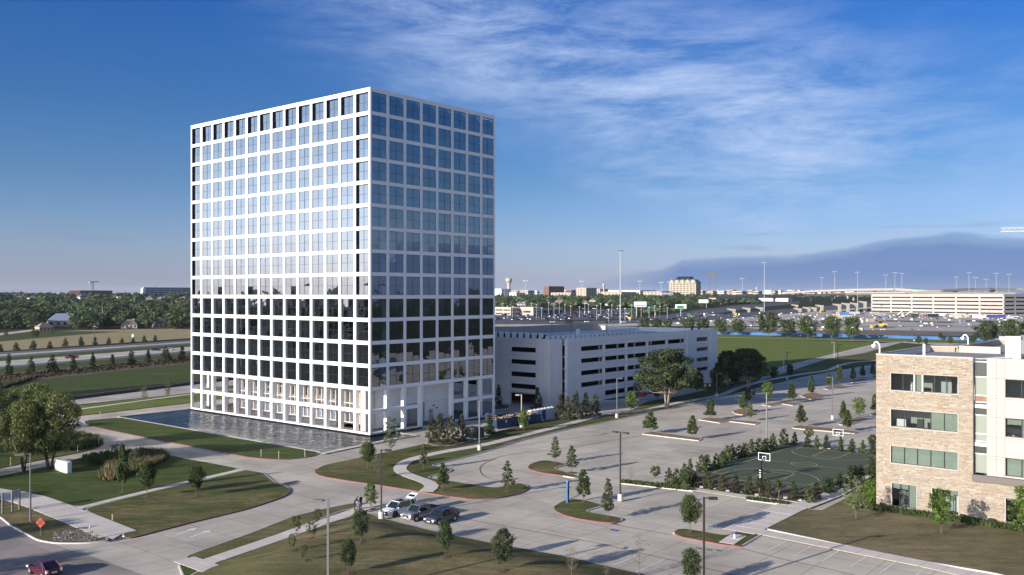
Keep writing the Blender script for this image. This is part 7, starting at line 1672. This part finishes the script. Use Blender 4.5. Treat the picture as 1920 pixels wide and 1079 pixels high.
bridge('low pale highway bridge rising to the right on many piers', [(1335, 559, 1330), (1400, 556, 1400), (1500, 553.5, 1500), (1580, 551.5, 1560), (1700, 551.5, 1600)], 13, 2.0, 42, 1.6)
bridge('upper curved flyover with a brown shadowed underside on the horizon', [(1470, 549.5, 2300), (1530, 545.5, 2200), (1600, 543, 2100), (1680, 542, 2000), (1740, 546, 1950)], 16, 3.4, 60, 2.2)
bridge('long flat flyover above the far white garage', [(1700, 550, 1750), (1760, 545, 1750), (1820, 541.5, 1800), (1900, 541.5, 1850), (2100, 542, 1900)], 16, 3.4, 70, 2.4)
bridge('middle flyover between the low bridge and the white garage', [(1560, 551.5, 1750), (1620, 549.5, 1700), (1700, 549, 1650), (1800, 550, 1650), (1900, 550, 1650)], 14, 2.4, 50, 1.8)
t = None
for i, (x, yb, yt) in enumerate([(1574, 588, 571), (1590, 586.5, 569.5), (1606, 586, 569), (1622, 585, 566), (1541, 586, 573), (1528, 585, 577), (1517, 585, 577), (1500, 586, 579), (1376, 588, 580), (1404, 586, 578), (1428, 584, 577), (1494, 577, 572)]):
    p = G(x, yb); h = (yb - yt) / FPX * p.y; m_ = MB(); m_.box((-1.3, -1.3, -1), (1.3, 1.3, h - 2.5), 'bridge_concrete'); m_.add([(-1.3, -1.3, h - 2.5), (1.3, -1.3, h - 2.5), (1.3, 1.3, h - 2.5), (-1.3, 1.3, h - 2.5), (-7, -1.3, h - .6), (1.8, -1.3, h - .6), (1.8, 1.3, h - .6), (-7, 1.3, h - .6), (-7, -1.3, h + .8), (1.8, -1.3, h), (1.8, 1.3, h), (-7, 1.3, h + .8)], [(0, 1, 5, 4), (1, 2, 6, 5), (2, 3, 7, 6), (3, 0, 4, 7), (4, 5, 9, 8), (5, 6, 10, 9), (6, 7, 11, 10), (7, 4, 8, 11), (8, 9, 10, 11)], 'bridge_concrete')
    m_.build('bridge_pier', loc=p, label='unfinished concrete pier with one cantilevered arm beside the highway, %s listed from the white garage' % ORD[i], cat='pier', group='unfinished bridge piers')
# billboards and signs
def board(name, label, px, yb, yt, w, hh, m, posts=(0,), cat='sign'):
    p = G(px, yb); D = p.y; W_ = w / FPX * D; H_ = hh / FPX * D; top = (yb - yt) / FPX * D; t = thing(name, label, cat, p, 0); m_ = MB(); m_.box((-W_ / 2, -.2, top - H_), (W_ / 2, .2, top), m); b = m_.build('board', t)
    for x in posts: m_ = MB(); m_.tube((x * W_, .3, -.5), (x * W_, .3, top - H_ * .3), .3, .3, 8, 'galvanised'); m_.build('post', t)
    return t, b, W_, H_, top
t, b, W_, H_, top = board('billboard', 'white billboard with blue lettering and blue stripe beyond the garage', 1200.5, 593, 566, 23, 10, 'board_white', (-.3,), 'billboard')
text('lettering', 'CE 22', H_ * .42, 'board_blue', b, (-W_ * .2, -.22, top - H_ * .32), (math.pi / 2, 0, 0)); m_ = MB(); m_.box((-W_ * .46, -.23, top - H_ * .85), (W_ * .46, -.2, top - H_ * .7), 'board_blue'); m_.build('stripe', b)
t, b, W_, H_, top = board('highway_sign', 'green highway sign with a yellow lower panel right of the billboard', 1223, 592, 575.5, 18, 8.5, 'green_sign', (.35,)); m_ = MB(); m_.box((-W_ * .05, -.25, top - H_ * .97), (W_ * .48, -.2, top - H_ * .68), 'yellow_paint'); m_.build('exit_panel', b); m_ = MB(); m_.box((-W_ * .38, -.23, top - H_ * .4), (-W_ * .3, -.2, top - H_ * .2), 'white_paint'); m_.box((-W_ * .15, -.23, top - H_ * .4), (W_ * .25, -.2, top - H_ * .25), 'white_paint'); m_.build('lettering', b)
t, b, W_, H_, top = board('highway_sign', 'green sign inside a white frame on a single pale post', 1276.5, 594, 571, 21, 8, 'board_white', (0,)); m_ = MB(); m_.box((-W_ * .34, -.25, top - H_ * .95), (W_ * .26, -.2, top - H_ * .3), 'green_sign'); m_.build('panel', b)
board('billboard', 'blank white billboard near the white stores', 1319, 578, 562, 18, 6.5, 'board_white', (.3,), 'billboard'); board('road_sign', 'small orange-yellow sign on the verge beyond the garage', 1181, 603, 594.5, 4, 5, 'yellow_paint', (0,)); board('road_sign', 'yellow diamond-like warning sign beside the highway', 1379, 595, 587, 4, 4, 'yellow_paint', (0,)); board('road_sign', 'small green exit sign on the verge of the highway', 1291.5, 597, 588.5, 5, 4.5, 'green_sign', (0,)); board('road_sign', 'small white square sign by the highway', 1320.5, 594, 587.5, 3, 4, 'white_paint', (0,))
board('road_sign', 'white sign in front of a back-row evergreen by the tan field', 249, 641, 627, 3.4, 8, 'white_paint', (0,)); board('highway_sign', 'green gantry sign on the far flyover above the white garage', 1717, 553, 541, 14, 5, 'green_sign', (0,))
p = G(177.5, 632); t = thing('utility_pole', 'brown utility pole standing in the tan field', 'pole', p); m_ = MB(); m_.tube((0, 0, 0), (0, 0, 7.6), .22, .16, 6, 'bark'); m_.build('pole', t); m_ = MB(); m_.box((-.9, -.25, 6.0), (.9, .25, 6.5), 'grey_metal'); m_.build('transformer', t)
p = G(192, 612); m_ = MB(); m_.tube((0, 0, 0), (0, 0, 15), .25, .2, 6, 'cream_wall'); m_.build('utility_pole', loc=p, label='pale pole in front of the trees above the tan field', cat='pole')
# dealership and highway lamp posts
for i in range(30):
    x = 930 + i * 11 + R.uniform(-3, 3); y = R.uniform(590, 601) if x < 1130 else R.uniform(594, 603); p = G(x, y); m_ = MB(); h = R.uniform(10, 13); m_.tube((0, 0, 0), (0, 0, h), .16, .12, 6, 'kerb_concrete'); m_.box((-.9, -.25, h), (.9, .25, h + .3), 'white_paint'); m_.build('lot_lamp', loc=p, label='thin pale lamp post among the parked cars of the dealership', cat='lamp post', group='lamp posts of the dealership lot')
for i, x in enumerate((1653, 1707, 1762, 1803, 1839, 1855, 1873)): p = G(x, 597); m_ = MB(); m_.tube((0, 0, 0), (0, 0, 12), .2, .15, 6, 'grey_metal'); m_.box((-1.6, -.3, 12), (1.6, .3, 12.4), 'grey_metal'); m_.build('site_lamp', loc=p, label='thin dark lamp in front of the far white garage, %s from the left' % ORD[i], cat='lamp post', group='lamps before the far white garage')
# far cars: one low mesh per colour
def small_car(paint):
    m_ = MB(); st = []
    for x, w_, tp in ((-2.3, .8, .8), (-2.2, .88, .95), (1.0, .9, .95), (2.1, .85, .72), (2.3, .75, .5)): st.append([(x, -w_, .25), (x, -w_, tp), (x, w_, tp), (x, w_, .25), (x, -w_, .25)])
    loft(m_, st, paint); m_.add([(-2.0, -.8, .93), (1.1, -.8, .93), (1.1, .8, .93), (-2.0, .8, .93), (-1.4, -.65, 1.5), (.3, -.65, 1.5), (.3, .65, 1.5), (-1.4, .65, 1.5)], [(0, 1, 5, 4), (1, 2, 6, 5), (2, 3, 7, 6), (3, 0, 4, 7)], 'car_glass'); m_.add([(-1.45, -.66, 1.5), (.35, -.66, 1.5), (.35, .66, 1.5), (-1.45, .66, 1.5)], [(0, 1, 2, 3)], paint)
    for x in (-1.4, 1.4):
        for y in (-.85, .85): m_.tube((x, y - .1, .32), (x, y + .1, .32), .32, .32, 10, 'rubber')
    return m_.mesh('distant_car')
SCM = {k: small_car(k) for k in ('paint_car_white', 'paint_car_silver', 'paint_car_black', 'paint_car_navy', 'paint_car_red')}
cn = dict(paint_car_white='white', paint_car_silver='silver', paint_car_black='black', paint_car_navy='dark blue', paint_car_red='red')
def far_cars(n, x0, x1, f, label, group, seed, rows=None, rz=None):
    R = random.Random(seed)
    for i in range(n):
        x = R.uniform(x0, x1); y = f(x, R); c = R.choice(['paint_car_white'] * 4 + ['paint_car_silver'] * 3 + ['paint_car_black'] * 2 + ['paint_car_navy', 'paint_car_red']); p = G(x, y)
        o = meshobj('distant_car', SCM[c], None, p + Vector((0, 0, .15)), (TH + R.choice((0, math.pi)) if rz is None else rz)); tag(o, cn[c] + ' ' + label, 'car', cn[c] + ' ' + group)
far_cars(150, 928, 1185, lambda x, R: R.choice((587.5, 590, 592.5, 594.5, 596.5, 598.5, 600.5)) + R.uniform(-.3, .3) if x < 1080 else R.choice((580, 583, 586.5, 589, 592, 595, 597.5)), 'car parked in the packed rows of the dealership lot', 'cars of the dealership lot', 1)
far_cars(22, 1000, 1400, lambda x, R: 606 - max(0, (x - 1150)) * .055 + R.uniform(-1.5, 1), 'car driving on the highway beyond the white garage', 'cars driving on the highway', 2, rz=.3)
far_cars(34, 1240, 1380, lambda x, R: R.uniform(562, 566), 'car parked at the stores beyond the billboards', 'cars parked at the far stores', 3)
far_cars(40, 1630, 1920, lambda x, R: R.uniform(590, 598), 'car parked on the site before the far white garage', 'cars parked before the far garage', 4)
far_cars(20, 1300, 1620, lambda x, R: R.uniform(592, 608) if x < 1480 else R.uniform(588, 600), 'vehicle standing on the open construction ground', 'vehicles on the construction ground', 5)
far_cars(10, 1840, 1920, lambda x, R: R.uniform(592, 600), 'car parked near the blue truck at the right', 'cars near the blue truck', 6)
# containers, trucks and machines
R = random.Random(9)
CT = [(1575, 590, 'cream_wall'), (1583, 591, 'fence_blue'), (1594, 590.5, 'galvanised'), (1604, 590, 'pale_panel'), (1640, 591, 'cream_wall'), (1652, 592, 'roof_blue'), (1697, 593, 'cream_wall'), (1708, 594, 'brick_red'), (1716, 595, 'utility_green'), (1727, 594, 'cream_wall'), (1738, 595, 'brick_red'), (1750, 595.5, 'car_trim'), (1760, 595, 'garage_wall'), (1796, 596, 'tan_wall'), (1808, 596, 'tan_wall'), (1830, 597, 'garage_wall'), (1842, 597.5, 'white_paint'), (1895, 598, 'galvanised'), (1620, 603, 'tan_wall'), (1632, 603.5, 'tan_wall'), (1571, 598, 'bridge_concrete'), (1588, 597.5, 'bridge_concrete')]
for i, (x, y, c) in enumerate(CT):
    p = G(x, y); L_ = R.uniform(6, 10); t = thing('site_container', 'box container or cabin on the building site before the far garage, %s' % ('%s from the left' % ORD[i] if i < 18 else 'on the open ground'), 'container', p, R.uniform(-.3, .6), 'site containers and cabins')
    m_ = MB(); m_.box((-L_ / 2, -1.2, 0), (L_ / 2, 1.2, R.uniform(2.6, 3.6)), c); m_.build('box', t); m_ = MB()
    for k in range(6): m_.box((-L_ / 2 + .4 + k * L_ / 6.5, -1.28, .2), (-L_ / 2 + .6 + k * L_ / 6.5, -1.2, 2.4), c)
    m_.build('rib', t, kind='stuff')
p = G(1866, 598); t = thing('lorry', 'long dark blue trailer at the right end of the building site', 'trailer', p, .1); m_ = MB(); m_.box((-9, -1.3, 1.0), (9, 1.3, 3.8), 'board_blue'); m_.build('trailer_box', t); m_ = MB(); [m_.tube((x, -1.3, .5), (x, 1.3, .5), .5, .5, 10, 'rubber') for x in (-7.5, -6.3, 6.5, 7.7)]; m_.build('axle', t); m_ = MB(); m_.box((-16, -1.2, .8), (-9.6, 1.2, 3.2), 'white_paint'); m_.build('cab', t)
def digger(label, x, y, rz, s=1.):
    p = G(x, y); t = thing('wheel_loader', label, 'loader', p, rz); t.scale = (s, s, s); m_ = MB(); m_.box((-3.2, -1.2, 1.0), (.6, 1.2, 2.3), 'machine_yellow'); m_.build('body', t); m_ = MB(); m_.box((-.9, -.8, 2.3), (.5, .8, 3.6), 'car_glass'); m_.box((-1, -.9, 3.6), (.6, .9, 3.75), 'machine_yellow'); m_.build('cab', t)
    for a in (-2.2, 1.6):
        for b in (-1.2, 1.2): m_ = MB(); m_.tube((a, b - .3, .85), (a, b + .3, .85), .85, .85, 14, 'rubber'); m_.build('wheel', t)
    m_ = MB(); m_.box((.6, -.9, 1.0), (2.4, .9, 1.7), 'machine_yellow'); m_.tube((1.8, -.6, 1.6), (3.6, -.6, .9), .18, .18, 6, 'machine_yellow'); m_.tube((1.8, .6, 1.6), (3.6, .6, .9), .18, .18, 6, 'machine_yellow'); m_.build('arm', t); m_ = MB(); m_.add([(3.5, -1.4, .2), (4.9, -1.4, .1), (3.6, -1.4, 1.5), (3.5, 1.4, .2), (4.9, 1.4, .1), (3.6, 1.4, 1.5)], [(0, 1, 2), (5, 4, 3), (0, 3, 4, 1), (0, 2, 5, 3)], 'machine_yellow'); m_.build('bucket', t)
digger('yellow wheel loader on the grey building ground', 1650, 615.5, 2.9, 1.5); digger('small yellow machine by the unfinished piers', 1543, 586, .4, 1.1)
for i, (x, y, s) in enumerate([(1686, 594.5, 0), (1702, 595, 1)]):
    p = G(x, y); t = thing('red_lift', ['red lifting machine with raised white arm, left one', 'red lifting machine with raised white arm, right one'][i], 'lift', p, 0); m_ = MB(); m_.box((-3, -1.2, .6), (3, 1.2, 1.8), 'brick_red'); [m_.tube((a, -1.3, .5), (a, 1.3, .5), .5, .5, 10, 'rubber') for a in (-2, 2)]; m_.build('chassis', t); m_ = MB(); m_.tube((-2, 0, 1.8), (4.5, 0, 7), .5, .35, 6, 'white_paint'); m_.build('arm', t)
R = random.Random(17); q = MB()
for _ in range(220):
    x = R.uniform(1480, 1920); y = R.uniform(589, 600) if R.random() < .7 else R.uniform(600, 620); p = G(x, y) + Vector((0, 0, .1)); s = R.uniform(.3, 1.4); q.box((p.x - s, p.y - s * .6, p.z), (p.x + s, p.y + s * .6, p.z + s * R.uniform(.4, 1.5)), R.choice(['cream_wall', 'brick_red', 'car_trim', 'tan_wall', 'white_paint', 'white_paint', 'roof_blue', 'galvanised', 'rust_steel']), rot=R.uniform(0, 3))
for _ in range(150):
    x = R.uniform(1270, 1620); y = R.uniform(586, 612) ; p = G(x, y) + Vector((0, 0, .1)); s = R.uniform(.3, 1.1); q.box((p.x - s, p.y - s * .6, p.z), (p.x + s, p.y + s * .6, p.z + s * R.uniform(.4, 1.5)), R.choice(['cream_wall', 'bridge_concrete', 'car_trim', 'white_paint', 'galvanised', 'rust_steel']), rot=R.uniform(0, 3))
q.build('building_material', kind='stuff', label='countless small heaps of building material strewn over the construction ground', cat='building material')

# ------------------------------------------------------------------ the woods
wood = [tree_src('wood', v) for v in range(3)]
big_far = [tree_src('fence_oak', v) for v in range(3)]
R = random.Random(77); spots = []
def blocked(x, y): return any(abs(x - hx) < hw * .62 and hy - 1.5 < y < hy + hd for hx, hy, hw, hd in HS)
BLK = [(98, 616, 34), (83, 621, 16), (243, 617, 20), (302, 615, 16)]
# singles in view, nearest first
def in_view_trees(n, x0, x1, ya, yb, h0, h1, nm, label, group):
    pts = sorted(((R.uniform(x0, x1), ya + (yb - ya) * R.random() ** 1.3) for _ in range(n)), key=lambda p: p[1])
    for x, y in pts:
        if blocked(x, y): continue
        p = G(x, y); tm, cm = R.choice(wood); h = R.uniform(h0, h1)
        if nm:
            r = thing(nm, label, 'tree', p, R.uniform(0, 6), group); r.scale = (h * R.uniform(.9, 1.3), h * R.uniform(.9, 1.3), h); meshobj('trunk', tm, r); meshobj('crown', cm, r)
in_view_trees(60, -60, 356, 617.5, 609, 9, 14, 'wood_tree', 'rounded green tree in the front line of the wood behind the tan field', 'front line of the left-hand wood')
in_view_trees(120, -60, 372, 609, 582, 10, 17, 'wood_tree', 'green tree inside the dense wood behind the tan field', 'trees inside the left-hand wood')
in_view_trees(110, 925, 1330, 578, 562, 8, 13, 'wood_tree', 'dark green tree in the wood between the dealership and the apartment blocks', 'trees beyond the dealership')
PL('field_tree', 'single rounded bush-like tree at the near edge of the tan field', 'tree', 66, 635, 616.5, 17, 'fence_oak', var=1); PL('field_tree', 'small thin tree at the left end of the tan field', 'tree', 11, 631, 620, 8, 'wood', var=1); PL('field_tree', 'tiny round bush on the green part of the field', 'bush', 97, 629.5, 622, 6, 'wood', var=2)
# the rest of the woods as one mass: low crowns of leaf clumps
def mass(name, pts, label, seed, m='leaf_far'):
    rs = np.random.RandomState(seed); K = 46; n = len(pts); P_ = np.array(pts); hs = P_[:, 3]
    c = np.repeat(P_[:, :3], K, 0); h = np.repeat(hs, K); d = rng_pts(rs, n * K); d[:, 2] = np.abs(d[:, 2]) * .9 - .15; rr = (rs.uniform(.55, 1, n * K) * h * .55)[:, None]
    c = c + d * rr * np.array([1, 1, .75]); c[:, 2] += h * .48
    nrm = d * .8 + rng_pts(rs, n * K) * .55; nrm[:, 2] += .3; nrm /= np.linalg.norm(nrm, axis=1)[:, None]; t = np.cross(nrm, rng_pts(rs, n * K)); t /= np.linalg.norm(t, axis=1)[:, None] + 1e-9; b = np.cross(nrm, t)
    s = (h * .26 * rs.uniform(.6, 1.3, n * K))[:, None]; V = np.stack([c - t * s * .6, c + b * s * .5, c + t * s * .6, c - b * s * .5], 1)
    me = bpy.data.meshes.new(name); N_ = n * K; me.vertices.add(N_ * 4); me.vertices.foreach_set('co', V.ravel()); me.loops.add(N_ * 4); me.loops.foreach_set('vertex_index', np.arange(N_ * 4, dtype=np.int32)); me.polygons.add(N_); me.polygons.foreach_set('loop_start', np.arange(0, N_ * 4, 4, dtype=np.int32)); me.update(calc_edges=True)
    cl = np.repeat(rs.uniform(.6, 1.45, n), K) * rs.uniform(.75, 1.25, N_); hue = np.repeat(rs.uniform(-.15, .25, n), K); Cc_ = np.ones((N_, 4, 4), np.float32); Cc_[:, :, 0] = (cl * (1 + hue))[:, None]; Cc_[:, :, 1] = cl[:, None]; Cc_[:, :, 2] = (cl * (1 - hue * .3))[:, None]
    ca = me.color_attributes.new('Col', 'FLOAT_COLOR', 'CORNER'); ca.data.foreach_set('color', Cc_.ravel()); me.materials.append(MATS[m]); return tag(meshobj(name, me), label, 'wood', None, 'stuff')
def scatter(n, x0, x1, ya, yb, h0, h1, pw=1.0, ex=None):
    out = []
    for _ in range(n):
        x, y = R.uniform(x0, x1), ya + (yb - ya) * R.random() ** pw; p = G(x, y)
        if blocked(x, y) or ex and ex(x, y): continue
        out.append((p.x, p.y, p.z - 1, R.uniform(h0, h1)))
    return out
mass('left_wood', scatter(2000, -260, 420, 612, 553.5, 10, 17, 1.25), 'dense mass of green trees stretching to the left horizon', 1)
mass('horizon_wood', scatter(1300, 900, 2100, 559, 553.4, 6, 9.5, 1.0, lambda x, y: 1240 < x < 1320 and y > 556), 'dark line of trees along the horizon behind the town', 2)
mass('middle_wood', scatter(520, 922, 1262, 579, 561, 8, 12) + scatter(260, 1240, 1420, 572, 557, 8, 11) + scatter(110, 1180, 1330, 592, 584, 5, 8, 1, lambda x, y: y > 592 - (x - 1180) * .06), 'band of green trees beyond the car dealership and billboards', 3)
side = []
for _ in range(1500):
    y = R.uniform(-250, 1300); x = -R.uniform(230 + max(0, y - 60) * .62, 2200); side.append((x, y, terr(y) - 1, R.uniform(9, 13)))
mass('side_wood', side, 'wood continuing out of view to the left beside the road', 4)

# ------------------------------------------------------------------ a thin veil of air
hm = bpy.data.materials.new('haze'); hm.use_nodes = True; t_ = hm.node_tree; t_.nodes.remove(t_.nodes['Principled BSDF'])
pv = N(t_, 'ShaderNodeVolumePrincipled'); pv.inputs['Color'].default_value = (.80, .88, 1.0, 1); pv.inputs['Density'].default_value = 0.00003; pv.inputs['Anisotropy'].default_value = .1
t_.links.new(pv.outputs[0], t_.nodes['Material Output'].inputs['Volume']); MATS['haze'] = hm
m_ = MB(); m_.box((-9000, -4500, -8), (9000, 32000, 175), 'haze'); m_.build('haze', kind='stuff', label='thin pale haze lying over the whole landscape', cat='haze')
